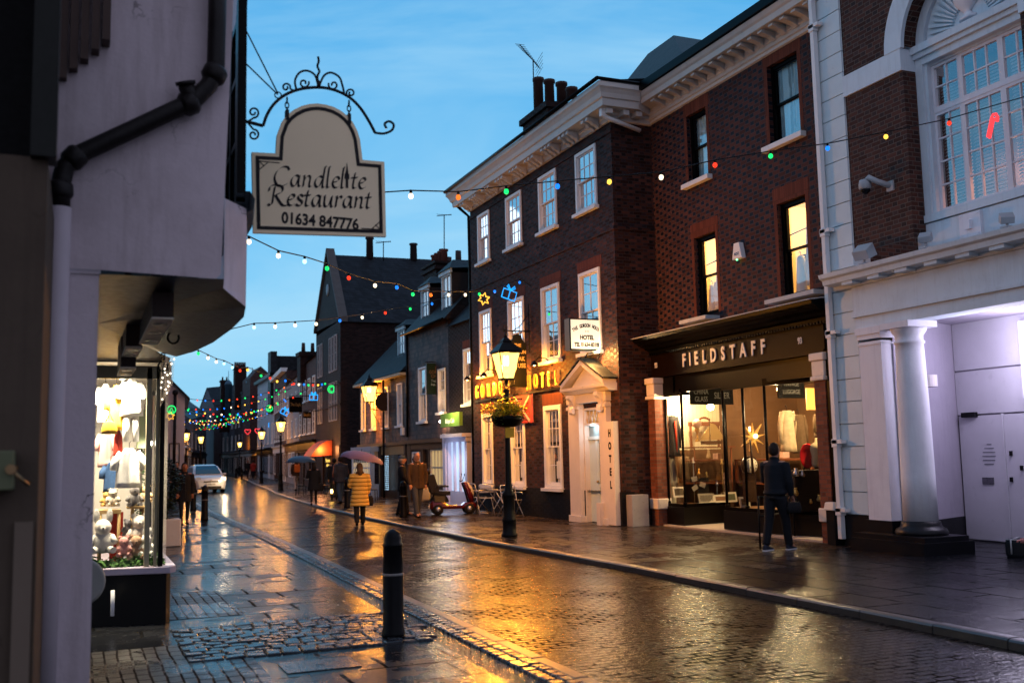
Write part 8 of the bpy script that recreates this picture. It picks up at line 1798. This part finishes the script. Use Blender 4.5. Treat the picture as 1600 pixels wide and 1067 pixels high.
# ------------------------------------------------------------------ cars
def car(name, lab, loc, rz, body, rear=False, W=1.78, Hh=1.62, lit=False, plate='GN07 ZKE'):
    t = thing(name, lab, 'car', loc, rz, local=True)   # front faces -y, origin under the middle of the front
    secs = [(0.0, .30, .72, .70, .80), (.10, .22, .80, .84, .86), (.45, .20, .92, .90, .88), (1.0, .20, 1.0, .90, .89), (1.10, .20, 1.04, .90, .89), (4.0, .20, 1.05, .90, .89), (4.3, .25, .95, .86, .86)]
    mb = MB(); out = []
    for y, zb_, zt_, wb_, wt_ in secs:
        hw = W/2; out.append([(-hw*wb_/.9*.93, y, zb_), (-hw*wb_/.9, y, (zb_+zt_)/2), (-hw*wt_/.9*.96, y, zt_-.05), (-hw*.72, y, zt_+.01), (hw*.72, y, zt_+.01), (hw*wt_/.9*.96, y, zt_-.05), (hw*wb_/.9, y, (zb_+zt_)/2), (hw*wb_/.9*.93, y, zb_)])
    mb.rings(out)
    out = []
    for y, zt_, wt_ in ((1.05, 1.03, .88), (1.45, 1.30, .80), (1.95, 1.55, .70), (2.4, Hh, .68), (3.4, Hh-.03, .68), (4.0, 1.45, .70), (4.25, 1.03, .80)):
        hw = W/2; out.append([(-hw*.93, y, min(1.0, zt_-.02)), (-hw*wt_/.88*.98, y, zt_-.06), (-hw*wt_*.9, y, zt_), (hw*wt_*.9, y, zt_), (hw*wt_/.88*.98, y, zt_-.06), (hw*.93, y, min(1.0, zt_-.02))])
    mb.rings(out); o = mb.build('body', body, t, .03)
    DG = P('car_glass', (.02, .06, .08), .05, .1, spec=.9)
    mb = MB(); mb.rings([[(-W*.40, 1.10, 1.06), (W*.40, 1.10, 1.06)], [(-W*.365, 1.48, 1.315), (W*.365, 1.48, 1.315)], [(-W*.315, 1.92, 1.53), (W*.315, 1.92, 1.53)]], caps=False, closed=False, smooth=False); mb.xf(lambda x, y, z: (x, y-.035, z+.02)); mb.build('windscreen', DG, t)
    for s_ in (-1, 1):
        mb = MB(); mb.face([(s_*W*.468, 1.5, 1.08), (s_*W*.468, 3.9, 1.08), (s_*W*.40, 3.6, 1.45), (s_*W*.40, 2.1, 1.45)]); mb.build('side_window', DG, t)
        mb = MB(); mb.ball((s_*(W/2+.10), 1.45, 1.05), .10, 10, 8, (1, .6, .75)); mb.build('wing_mirror', body, t)
        mb = MB(); mb.hexa([(s_*W*.30, -.0, .66), (s_*W*.46, .08, .70), (s_*W*.47, .22, .88), (s_*W*.32, .16, .90), (s_*W*.30, -.03, .68), (s_*W*.46, .04, .72), (s_*W*.475, .19, .90), (s_*W*.32, .12, .92)]); mb.build('headlight' if not rear else 'tail_light', EM('headlamp_lit', (1, .72, .42), .35, False) if lit and s_ > 0 else (EM('tail_red', (1, .04, .02), .9, False) if rear else P('lamp_lens', (.5, .5, .5), .1)), t)
        for y in (.85, 3.45): mb = MB(); mb.lathe([(.20, -.1), (.31, -.1), (.32, -.07), (.32, .07), (.31, .1), (.20, .1)], (s_*(W/2-.12), y, .32), 20, 'x'); w_ = mb.build('wheel', TYRE, t); mb = MB(); mb.lathe([(.05, -.105), (.20, -.09), (.20, .09), (.05, .105)], (s_*(W/2-.12), y, .32), 14, 'x'); mb.build('rim', MATS['rim_silver'], w_)
    mb = MB(); mb.box(-.55, .55, -.045, .0, .26, .40); mb.box(-.42, .42, -.045, .0, .62, .69); mb.build('grille', P('grille_black', (.012, .012, .012), .4), t)
    mb = MB(); mb.box(-.26, .26, -.07, -.045, .46, .57); pl__ = mb.build('number_plate', P('plate_white', (.6, .6, .58), .4), t); TXT(plate, .10, front, 0, .515, -.075, .004, .9, .002).build('lettering', BLACKP, pl__)
    mb = MB(); mb.lathe([(.055, -.06), (.055, -.04)], (0, 0, .72), 14, 'y'); mb.build('badge', MATS['rim_silver'], t); return t
WCAR = P('white_car_paint', (.62, .63, .66), .18, .04, 2, .02, coat=.6)
car('white_car', 'white people carrier driving towards the camera on the wet road', (6.95, 60.3, -.085), rad(3), WCAR, lit=True)
lamp('headlamp_spill', (7.6, 59.5, .6), 5, (1, .7, .4), .1)
DCAR = P('dark_car_paint', (.03, .03, .035), .2, .1, 2, .02, coat=.5)
car('dark_car', 'dark car with red tail lights behind the white people carrier', (6.7, 86, -.085), rad(0), DCAR, True, 1.75, 1.5, plate='LR53 OHT')
car('grey_van', 'grey van parked beyond the dark car on the left', (5.9, 96, -.085), rad(-2), P('grey_van_paint', (.35, .38, .42), .25), True, 1.95, 2.3, plate='EY56 UDN')
car('red_lit_car', 'small dark car with red tail lights farthest down the street', (8.6, 104, -.085), rad(-3), DCAR, True, 1.7, 1.48, plate='GK04 WXB')

# ------------------------------------------------------------------ strings of coloured bulbs
COL = {'w': (1, .82, .55), 'y': (1, .50, .06), 'r': (1, .04, .015), 'o': (1, .17, .02), 'b': (.01, .20, 1), 'g': (.01, .80, .16), 'c': (.35, .80, 1)}
bulb_me = {}
def bulb(par, p_, c, s=1.0, st=1.0):
    key = (c, st)
    if key not in bulb_me:
        mb = MB(); mb.lathe([(.004, -.062), (.022, -.052), (.031, -.032), (.026, -.008), (.014, .004)], (0, 0, 0), 8); me = mb.mesh('bulb'); me.materials.append(EM('bulb_%s_%d' % (c, int(st*10)), COL[c], (.26 if c in 'wyc' else .17)*st, False)); bulb_me[key] = me
    o = bpy.data.objects.new('bulb', bulb_me[key]); C.objects.link(o); o.parent = par; off = OFF[par.name]; o.location = (p_[0]-off[0], p_[1]-off[1], p_[2]-off[2]); o.scale = (s, s, s); return o
def sock(mb, p_, s=1): mb.lathe([(.016*s, 0), (.018*s, .035*s), (.006*s, .05*s)], p_, 6)
def onP(px, py, A, B):
    n_ = Vector((B[1]-A[1], -(B[0]-A[0]), 0)); r = _ray(px, py); t = n_.dot(Vector((A[0], A[1], 0))-EYEP)/n_.dot(r); return EYEP+r*t
def string(lab, A, B, ends, bulbs, wire=.010, s=1.0, group='strings of coloured bulbs across the street'):
    pts = [(px, py, None) for px, py in ends[:1]]+[(x, y, c) for x, y, c in bulbs]+[(px, py, None) for px, py in ends[1:]]
    P3 = [onP(x, y-(3 if c else 0)*s, A, B) for x, y, c in pts]; P3s = [p_+Vector((0, 0, .04*s if c[2] else 0)) for p_, c in zip(P3, pts)]
    mid_ = P3[len(P3)//2]; t = thing('light_string', lab, 'string lights', (mid_.x, mid_.y, mid_.z), group=group); mb = MB(); mb.tube(P3s, wire, 5)
    for p_, c in zip(P3, pts):
        if c[2]: sock(mb, p_, s)
    mb.build('wire', BLACKM, t)
    for p_, c in zip(P3, pts):
        if c[2]: bulb(t, (p_.x, p_.y, p_.z), c[2], s)
    return t
string('nearest bulb string, passing behind the restaurant sign and up to the arched window', (1.0, 11.0), (12.2, 10.4), [(560, 303), (1640, 140)], [(642, 306, 'w'), (716, 308, 'o'), (791, 299, 'g'), (871, 291, 'b'), (952, 284, 'y'), (1033, 277, 'w'), (1117, 258, 'r'), (1204, 244, 'g'), (1293, 232, 'b'), (1384, 214, 'y'), (1483, 193, 'r')], .008, 1.0)
string('bulb string from the plaster bay over the gabled roof to the hotel front', (1.0, 13.0), (11.55, 25.6), [(360, 365), (830, 447)], [(389, 378, 'w'), (435, 400, 'w'), (476, 409, 'c'), (511, 420, 'g'), (545, 435, 'r'), (586, 447, 'w'), (620, 450, 'b'), (645, 461, 'g'), (673, 462, 'o'), (701, 462, 'w'), (727, 462, 'w'), (749, 461, 'g'), (773, 457, 'b'), (812, 443, 'b')], .010, 1.15)
string('bulb string meeting the corner of the gabled building below its gutter', (1.0, 20.0), (12.1, 33.0), [(320, 524), (735, 455)], [(397, 513, 'c'), (430, 512, 'w'), (461, 510, 'w'), (494, 508, 'w'), (531, 503, 'b'), (566, 498, 'w'), (602, 491, 'r'), (641, 485, 'g'), (675, 477, 'b')], .011, 1.35)
string('bulb string sweeping down behind the plaster bay to the far terrace', (1.0, 28.0), (12.6, 53.0), [(288, 545), (560, 597)], [(310, 555, 'g'), (325, 562, 'w'), (338, 568, 'w'), (350, 571, 'c'), (363, 577, 'c'), (375, 582, 'r'), (387, 581, 'y'), (408, 590, 'g'), (422, 594, 'r'), (433, 599, 'y'), (446, 598, 'b'), (459, 603, 'r'), (467, 604, 'w'), (475, 604, 'b'), (482, 605, 'g'), (489, 605, 'r'), (497, 605, 'y'), (503, 604, 'b'), (508, 603, 'g')], .013, 1.6)
rr = random.Random(77)
places = ['first', 'second', 'third', 'fourth', 'fifth', 'sixth', 'seventh', 'eighth', 'ninth', 'tenth', 'eleventh', 'twelfth', 'thirteenth', 'fourteenth']
for i in range(14):
    Yc = 60+i*7.2; xl = lerp_line(LK, Yc)-2.0; xr = lerp_line(KERB, Yc)+2.6; Yr = Yc+rr.uniform(-3, 3)
    za, zb_ = 5.5+rr.uniform(-.5, .5)+i*.10, 6.3+rr.uniform(-.6, .6)+i*.12; sag = 1.0+rr.uniform(-.2, .3); n = 19; pts = []
    for k in range(n+1): f = k/n; pts.append(Vector((xl+(xr-xl)*f, Yc+(Yr-Yc)*f, za+(zb_-za)*f-sag*4*f*(1-f))))
    t = thing('light_string', 'far string of coloured bulbs, %s of those crossing beyond the gabled building' % places[i], 'string lights', tuple(pts[n//2]), group='far strings of coloured bulbs'); mb = MB(); mb.tube(pts, .018, 4); mb.build('wire', BLACKM, t)
    cs_ = 'rygbrgbyrwgbog'; o0 = rr.randrange(9)
    for k in range(1, n): bulb(t, tuple(pts[k]), cs_[(k*(1+i % 3)+o0) % len(cs_)], 1.5, 1.4)
# outline motifs hanging from the strings
def motif(kind, px, py, A, B, size, c, lab, name, tilt=0, group='light motifs hanging from the bulb strings', thick=.055):
    ctr = onP(px, py, A, B); mb = MB(); E_ = {}
    def T(pts, closed=True):
        q_ = []
        for a, b in pts:
            a, b = a*math.cos(tilt)-b*math.sin(tilt), a*math.sin(tilt)+b*math.cos(tilt); q_.append((ctr.x+a*size, ctr.y, ctr.z+b*size))
        if closed: q_.append(q_[0])
        mb.tube(q_, size*thick, 6)
    if kind == 'star':
        T([((.5 if k % 2 == 0 else .26)*math.cos(math.pi*k/6+.3), (.5 if k % 2 == 0 else .26)*math.sin(math.pi*k/6+.3)) for k in range(12)])
    elif kind == 'gift':
        T([(-.45, -.35), (.45, -.35), (.45, .22), (-.45, .22)]); T([(0, -.35), (0, .22)], False); T([(-.02, .22), (-.28, .42), (-.22, .55), (0, .26)]); T([(.02, .22), (.28, .42), (.22, .55), (0, .26)])
    elif kind == 'cane':
        T([(-.16, -.9), (-.16, .35), (-.1, .55), (.08, .68), (.26, .55), (.30, .3)], False); T([(0, -.9), (0, .30), (.08, .40), (.14, .25)], False)
        for k in range(7): T([(-.16, -.85+k*.18), (0, -.75+k*.18)], False)
    elif kind == 'bell': T([(.4*math.cos(q), .4*math.sin(q)) for q in [i*.52 for i in range(12)]]); T([(-.2, -.2), (.2, -.2), (0, .2)])
    elif kind == 'moon': T([(.45*math.cos(q), .45*math.sin(q)) for q in [.9+i*.4 for i in range(12)]]); T([(.25*math.cos(q), .3*math.sin(q)) for q in [1.0+i*.4 for i in range(12)]], False)
    elif kind == 'heart': T([(.5*math.sin(q)**3, .42*math.cos(q)-.16*math.cos(2*q)-.06*math.cos(3*q)) for q in [i*math.pi/9 for i in range(18)]])
    o = mb.build(name, EM('neon_'+c, COL.get(c, COL['b']), .16, False)); tag(o, lab, 'light motif', group)
COL['p'] = (1, .05, .06); COL['s'] = (.01, .34, 1)
motif('star', 756, 467, (1, 13), (11.55, 25.6), .30, 'y', 'yellow star outline glowing on the hotel front beside the blue gift', 'star_light', thick=.06)
motif('gift', 796, 459, (1, 13), (11.55, 25.6), .42, 's', 'blue gift box outline glowing between the upper hotel windows', 'gift_light', -.3, thick=.035)
motif('cane', 1551, 194, (1.0, 11.0), (12.2, 10.4), .26, 'p', 'red candy cane outline in front of the arched window', 'candy_cane_light', -.35, thick=.08)
motif('moon', 518, 608, (1, 28), (12.6, 53), .42, 'g', 'green crescent motif beside the windows of the gabled building', 'crescent_light')
motif('gift', 490, 620, (1, 28), (12.6, 53), .42, 's', 'small blue gift outline just left of the green crescent', 'gift_light')
motif('gift', 445, 643, (4, 60), (12.6, 72), .6, 's', 'small tilted blue gift outline above the right kerb lamp', 'gift_light', -.5)
motif('bell', 421, 638, (4, 66), (13, 80), .6, 'g', 'small green bell outline left of the tilted blue gift', 'bell_light')
motif('gift', 425, 663, (4, 80), (14, 95), .7, 's', 'faint blue motif above the second right hand lamp', 'gift_light')
motif('heart', 403, 673, (4, 85), (14, 100), .6, 'p', 'red heart outline, the right one of the distant pair', 'heart_light'); motif('heart', 387, 674, (4, 90), (14, 105), .6, 'p', 'red heart outline, the left one of the distant pair', 'heart_light')
motif('bell', 268, 640, (2.5, 45), (12, 45), .42, 'g', 'green bell motif low over the left pavement beside the white house', 'bell_light'); motif('star', 266, 650, (2.5, 45), (12, 45), .36, 'y', 'yellow star motif just under the green bell on the left', 'star_light')
# plain wire crossing in front of the pale stucco, with a cable clip
# ------------------------------------------------------------------ things in the lit shop
def item(name, lab, cat, loc, group=None): return thing(name, lab, cat, loc, group=group)
GOODS = 'goods in the lit shop window'
def onW(px, py, y): return onY(px, py, y)
BLJ = P('black_jacket_cloth', (.012, .011, .012), .8, .2, 10, .4)
a = onW(1049, 648, 20.55)
dress(a.x, 20.55, a.z-.02, .30, .95, 'black jacket with a red lining on a hanger in the left shop window', BLJ, True, 'jacket', 'jacket', 'x', .95, .10, GOODS)
mb = MB(); mb.tube([(a.x+.02, 20.42, a.z-.15), (a.x+.03, 20.41, a.z-.9)], [.03, .018], 6); tag(mb.build('red_scarf', REDF), 'narrow red scarf down the front of the black hanging jacket', 'scarf')
KH = P('khaki_cloth', (.40, .34, .24), .85, .15, 6, .5); dress(onW(1048, 705, 20.6).x, 20.62, onW(1048, 705, 20.6).z, .22, .80, 'pale grey trousers standing below the black jacket', KH, False, 'trousers', 'trousers', 'x', 1.5, .09, GOODS)
TW = P('tweed', (.12, .075, .04), .9, .4, 30, .5); dress(onW(1069, 712, 20.3).x, 20.32, onW(1068, 712, 20.3).z, .20, .62, 'brown tweed jacket beside the pale grey trousers', TW, True, 'tweed_jacket', 'jacket', 'x', 1, .09, GOODS)
# cabinet, shelf, model ship
a = onW(1077, 698, 20.35); b = onW(1140, 698, 20.35)
t = item('display_shelving', 'dark shelving with a carved crest behind the model ship', 'shelving', ((a.x+b.x)/2, 20.5, .5)); mb = MB(); mb.box(a.x, b.x+.1, 20.25, 20.7, a.z-.03, a.z); mb.box(a.x+.1, b.x, 20.3, 20.7, .95, .98); 
for x in (a.x+.1, b.x): mb.tube([(x, 20.3, .5), (x, 20.3, a.z)], .02, 6)
mb.build('shelf', P('mahogany', (.16, .05, .02), .3, .3, 6), t)
mb = MB(); zc = onW(1105, 662, 20.5).z; mb.box(a.x+.15, b.x-.1, 20.55, 20.6, zc-.05, zc+.05); mb.box(a.x+.18, a.x+.22, 20.55, 20.6, a.z, zc); mb.box(b.x-.17, b.x-.13, 20.55, 20.6, a.z, zc)
for k in range(7): q_ = (a.x+b.x)/2+.02+.05*(k-3); mb.ball((q_, 20.57, zc+.09+.06*math.cos((k-3)*.5)), .03, 8, 6)
mb.build('crest', MATS['mahogany'], t)
a = onW(1112, 694, 20.28); t = item('model_ship', 'model sailing ship with two tan sails on the shop shelf', 'model ship', (a.x, 20.28, a.z)); mb = MB(); x, z = a.x, a.z
mb.rings([[(x+xx, 20.28+yy*w_, z+zz) for yy, zz in ((-.05, .08), (0, .0), (.05, .08))] for xx, w_ in ((-.30, .2), (-.2, 1), (.15, 1.1), (.30, .6))], smooth=False); mb.box(x-.12, x+.12, 20.24, 20.32, z-.01, z+.015); mb.build('hull', P('ship_black', (.02, .012, .01), .4), t)
SAIL = P('tan_sail', (.50, .34, .13), .8, .15, 8); mb = MB(); mb.prism([(x-.34, z+.10), (x-.06, z+.10), (x-.05, z+.42)], lambda p, q_, t_: (p, t_, q_), 20.27, 20.28); mb.build('jib', SAIL, t); mb = MB(); mb.prism([(x-.02, z+.10), (x+.38, z+.12), (x+.12, z+.46), (x-.02, z+.50)], lambda p, q_, t_: (p, t_, q_), 20.27, 20.28); mb.build('mainsail', SAIL, t); mb = MB(); mb.tube([(x-.04, 20.28, z+.05), (x-.04, 20.28, z+.60)], .010, 6); mb.build('mast', DARKWOOD, t)
a = onW(1090, 690, 20.15); t = item('oil_lamp', 'old oil lamp with a round pink glass globe left of the model ship', 'oil lamp', (a.x, 20.15, a.z)); mb = MB(); mb.lathe([(.07, a.z), (.05, a.z+.03), (.02, a.z+.08), (.02, a.z+.2), (.06, a.z+.26), (.05, a.z+.32)], (a.x, 20.15, 0), 14); mb.build('base', P('lamp_brass', (.5, .30, .08), .3, metal=.8), t); mb = MB(); mb.ball((a.x, 20.15, a.z+.42), .11, 14, 10); mb.build('globe', P('pink_glass', (.60, .40, .32), .15), t)
# postcards and picture frames along the window foot
FRM = P('cream_frame', (.66, .58, .42), .5); PICS = [P('print_dark', (.12, .09, .05), .6, .7, 18), P('print_pale', (.34, .30, .22), .6, .7, 18), P('print_brown', (.22, .11, .05), .6, .7, 18), P('print_green', (.10, .11, .06), .6, .7, 18)]
for i, (px0, px1, py0, py1, lab) in enumerate(((1053, 1071, 760, 777, 'white card frame beside the tweed jacket'), (1093, 1117, 770, 786, 'first small picture frame along the foot of the left window'), (1117, 1137, 773, 786, 'lowest wide picture frame along the foot of the left window'), (1135, 1152, 769, 785, 'brown portrait frame right of the wide frame'), (1157, 1172, 768, 785, 'picture frame at the left of the right hand shop window'))):
    yy = 19.95 if i < 4 else 17.9; yy = 19.9 if i == 0 else yy; a, b = onW(px0, py1, yy), onW(px1, py0, yy); z0 = .50 if i else a.z
    dz = z0-a.z; t = item('picture_frame', lab, 'picture frame', ((a.x+b.x)/2, yy, z0), 'picture frames in the shop window'); mb = MB(); x0_, x1_, z1_ = a.x, b.x, b.z+dz; lean_ = lambda x, y, z: (x, y+(z-z0)*.22, z)
    for q_ in ((x0_, x1_, z0, z0+.04), (x0_, x1_, z1_-.04, z1_), (x0_, x0_+.04, z0+.04, z1_-.04), (x1_-.04, x1_, z0+.04, z1_-.04)): mb.box(q_[0], q_[1], yy, yy+.02, q_[2], q_[3])
    mb.xf(lean_); mb.build('frame', FRM, t); mb = MB(); mb.box(x0_+.04, x1_-.04, yy+.005, yy+.015, z0+.04, z1_-.04); mb.xf(lean_); mb.build('picture', PICS[i % 4], t)
for i, (px, py, r_, lab) in enumerate(((1085, 748, .2, 'upper tilted photograph on the dark block'), (1098, 757, -.4, 'right tilted photograph on the dark block'), (1086, 762, .5, 'lower tilted photograph on the dark block'))):
    a = onW(px, py, 20.05); mb = MB(); ca, sa = math.cos(r_), math.sin(r_)
    mb.hexa([(a.x+x*ca-z*sa, yy_, a.z+x*sa+z*ca) for yy_ in (20.05, 20.056) for x, z in ((-.075, -.055), (.075, -.055), (.075, .055), (-.075, .055))]); tag(mb.build('photograph', P('photo_gloss', (.50, .44, .34), .3, .6, 25)), lab, 'photograph', 'old photographs in the shop window')
mb = MB(); a = onW(1103, 745, 20.2); mb.box(a.x-.28, a.x+.02, 20.12, 20.45, .50, a.z-.02); mb.box(a.x-.24, a.x+.30, 20.5, 20.7, .50, 1.0); tag(mb.build('display_block', DARKROOM, None, .01), 'dark display block carrying the tilted photographs', 'display block')
# right hand window: star lamp, clock, plate, busts, garments
a = onW(1177, 683, 17.6); t = item('star_lamp', 'glowing pointed star shade with a candle in the right shop window', 'star lamp', (a.x, 17.6, a.z-.28)); mb = MB(); STR = P('gold_star_shade', (.65, .40, .12), .35, .2, 12)
for k in range(9):
    q_ = k*2*math.pi/9+.2; ln = .30+.05*(k % 2); mb.prism([(0, 0), (.07*math.cos(q_-.5), .07*math.sin(q_-.5)), (ln*math.cos(q_), ln*math.sin(q_)), (.07*math.cos(q_+.5), .07*math.sin(q_+.5))], lambda p, r_, t_: (a.x+p, t_, a.z+r_), 17.58+.004*k, 17.62+.004*k)
mb.build('points', STR, t); mb = MB(); mb.ball((a.x, 17.52, a.z+.02), .05, 10, 8); mb.tube([(a.x-.12, 17.55, a.z+.12), (a.x-.12, 17.55, a.z+.22)], .018, 8); mb.build('glow', EM('star_glow', (1, .70, .30), .7), t); mb = MB(); mb.tube([(a.x-.08, 17.6, a.z-.05), (a.x-.05, 17.6, a.z-.75)], [.02, .03], 8); mb.build('stem', DARKWOOD, t)
a = onW(1174, 727, 17.7); t = item('wall_clock', 'round white faced clock with Roman numerals in a dark case behind the man', 'clock', (a.x, 17.7, a.z-.25)); mb = MB(); mb.lathe([(.19, 0), (.20, .03), (.20, .08), (.15, .09)], (a.x, 17.72, a.z), 26, 'y'); mb.box(a.x-.13, a.x+.13, 17.74, 17.85, a.z-.75, a.z-.1); mb.build('case', DARKWOOD, t)
mb = MB(); mb.lathe([(.002, 0), (.155, 0), (.155, .02), (.002, .02)], (a.x, 17.70, a.z), 26, 'y'); fo_ = mb.build('dial', P('dial_white', (.62, .58, .48), .4), t); mb = MB()
for k in range(12): q_ = k*math.pi/6; mb.join(TXT('XII I II III IIII V VI VII VIII IX X XI'.split()[k], .035, front, a.x+.125*math.sin(q_), a.z+.125*math.cos(q_), 17.695, .003))
mb.tube([(a.x, 17.69, a.z), (a.x+.05, 17.69, a.z+.06)], .005, 4); mb.tube([(a.x, 17.69, a.z), (a.x-.05, 17.69, a.z-.07)], .004, 4); mb.build('hands_and_numerals', BLACKM, fo_)
a = onW(1262, 712, 15.9); t = item('red_plate', 'large glossy red glass plate on a stand at the right of the shop window', 'plate', (a.x, 15.9, a.z-.26)); mb = MB(); mb.lathe([(.01, .05), (.12, .06), (.20, .02), (.22, 0), (.20, .0), (.12, .03), (.01, .03)], (a.x, 15.9, a.z), 26, 'y', sx=.85, sy=1.1); mb.build('dish', P('red_glass', (.50, .015, .02), .12, .2, 6, coat=.5), t)
mb = MB(); mb.tube([(a.x-.08, 15.95, a.z-.28), (a.x, 15.97, a.z-.15), (a.x+.08, 15.95, a.z-.28)], .01, 5); mb.build('stand', BLACKM, t)
mb = MB(); mb.box(a.x-.45, a.x+.45, 15.75, 16.3, .50, a.z-.27); tag(mb.build('display_chest', P('chest_black', (.014, .010, .008), .5), None, .01), 'dark chest under the red plate and cream bust', 'chest')
a = onW(1277, 700, 15.85); t = item('cream_bust', 'cream torso display bust beside the red glass plate', 'bust', (a.x, 15.85, a.z-.35)); mb = MB(); mb.lathe([(.10, a.z-.36), (.14, a.z-.30), (.13, a.z-.15), (.16, a.z-.02), (.14, a.z+.07), (.05, a.z+.12), (.045, a.z+.18), (.03, a.z+.19)], (a.x, 15.85, 0), 18, sy=.6); mb.build('torso', P('cream_jersey', (.60, .46, .25), .7), t)
for (px, py, w_, h_, lab, m_) in ((1226, 668, .30, .85, 'striped cream coat hanging in the right shop window', P('striped_coat', (.55, .42, .26), .8, .5, 9)), (1244, 674, .26, .80, 'brown coat with lapels hanging right of the striped coat', TW), (1277, 672, .20, .5, 'framed bark brown scarf near the right pier', TW)):
    a = onW(px, py, 17.3); dress(a.x, 17.2, a.z+.35, w_, h_, lab, m_, True, 'hanging_coat', 'coat', 'x', 1.1, .09, GOODS)
for i, (px, py, s_, lab, m_) in enumerate(((1092, 738, .06, 'brass candle holder on the block above the tilted photographs', 'lamp_brass'), (1104, 742, .045, 'small tan pot right of the brass candle holder', 'tan_sail'), (1120, 755, .05, 'pewter pot behind the lowest picture frame', 'rim_silver'), (1132, 745, .06, 'pink glass vase near the dark mullion', 'pink_glass'), (1083, 720, .05, 'pewter cup under the oil lamp shelf', 'rim_silver'), (1128, 722, .05, 'tan jar under the model ship shelf', 'tan_sail'))):
    a = onW(px, py, 20.2); z0 = a.z-s_; mb = MB(); mb.lathe([(s_*.8, z0), (s_*.9, z0+s_*.4), (s_*.35, z0+s_*1.2), (s_*.5, z0+s_*2.2), (s_*.3, z0+s_*2.6)], (a.x, 20.2, 0), 12); mb.tube([(a.x, 20.2, z0), (a.x, 20.2, .5)], .012, 6); tag(mb.build('ornament', MATS[m_]), lab, 'ornament', 'ornaments in the shop window')
for i, (px, py, s_, lab, m_) in enumerate(((1241, 738, .07, 'pewter jug left of the red glass plate', 'rim_silver'), (1251, 740, .055, 'small pewter jug just left of the red plate stand', 'rim_silver'), (1240, 768, .07, 'gold patterned cushion beside the man at the window', 'lamp_brass'), (1277, 778, .06, 'carved wooden ornament low at the right of the shop window', 'tan_sail'), (1264, 783, .04, 'small round pot low at the right of the shop window', 'lamp_brass'))):
    a = onW(px, py, 15.8); z0 = a.z-s_; mb = MB(); mb.lathe([(s_*.7, z0), (s_*.95, z0+s_*.6), (s_*.6, z0+s_*1.4), (s_*.45, z0+s_*1.8), (s_*.6, z0+s_*2.1)], (a.x, 15.75, 0), 14); tag(mb.build('ornament', MATS[m_]), lab, 'ornament', 'ornaments in the shop window')
rr = random.Random(31)
for i in range(12):
    x, y = rr.uniform(14.6, 16.3), 15.4+(i*5 % 12)*.43; z0 = .93 if i < 6 else 1.48; s_ = rr.uniform(.07, .16); mb = MB()
    if i % 3: mb.lathe([(s_*.5, z0), (s_*.8, z0+s_*.5), (s_*rr.uniform(.3, .9), z0+s_*1.5), (s_*.25, z0+s_*2.2), (s_*.4, z0+s_*2.6)], (x, y, 0), 12)
    else: mb.box(x-s_, x+s_, y-s_*.8, y+s_*.8, z0, z0+s_*1.6)
    tag(mb.build('curio', [MATS['mahogany'], MATS['lamp_brass'], MATS['rim_silver'], MATS['pink_glass'], MATS['tan_sail'], MATS['striped_coat']][i % 6], None, .008 if i % 3 == 0 else 0), 'small %s curio on the dim %s shelf at the back of the lit shop' % (['mahogany', 'brass', 'pewter', 'pink glass', 'tan', 'striped'][i % 6], 'lower' if i < 6 else 'upper'), 'curio', 'curios at the back of the lit shop')
for i, (zz, yy0, yy1) in enumerate(((.92, 15.0, 20.6), (1.47, 15.0, 20.6))):
    mb = MB(); mb.box(14.5, 16.5, yy0, yy1, zz-.03, zz-.001)
    for yq in (15.05, 17.8, 20.55): mb.box(14.5, 14.56, yq-.03, yq+.03, 0.02, zz-.03)
    tag(mb.build('back_shelf', MATS['mahogany']), ['lower', 'upper'][i]+' long dim shelf at the back of the lit shop', 'shelf')
mb = MB(); a = onW(1268, 625, 17.0); mb.box(a.x-.12, a.x+.18, 17.0, 17.03, a.z-.2, a.z+.25); tag(mb.build('gilt_picture', MATS['gold_star_shade']), 'gilt framed picture high at the right of the shop window', 'picture')
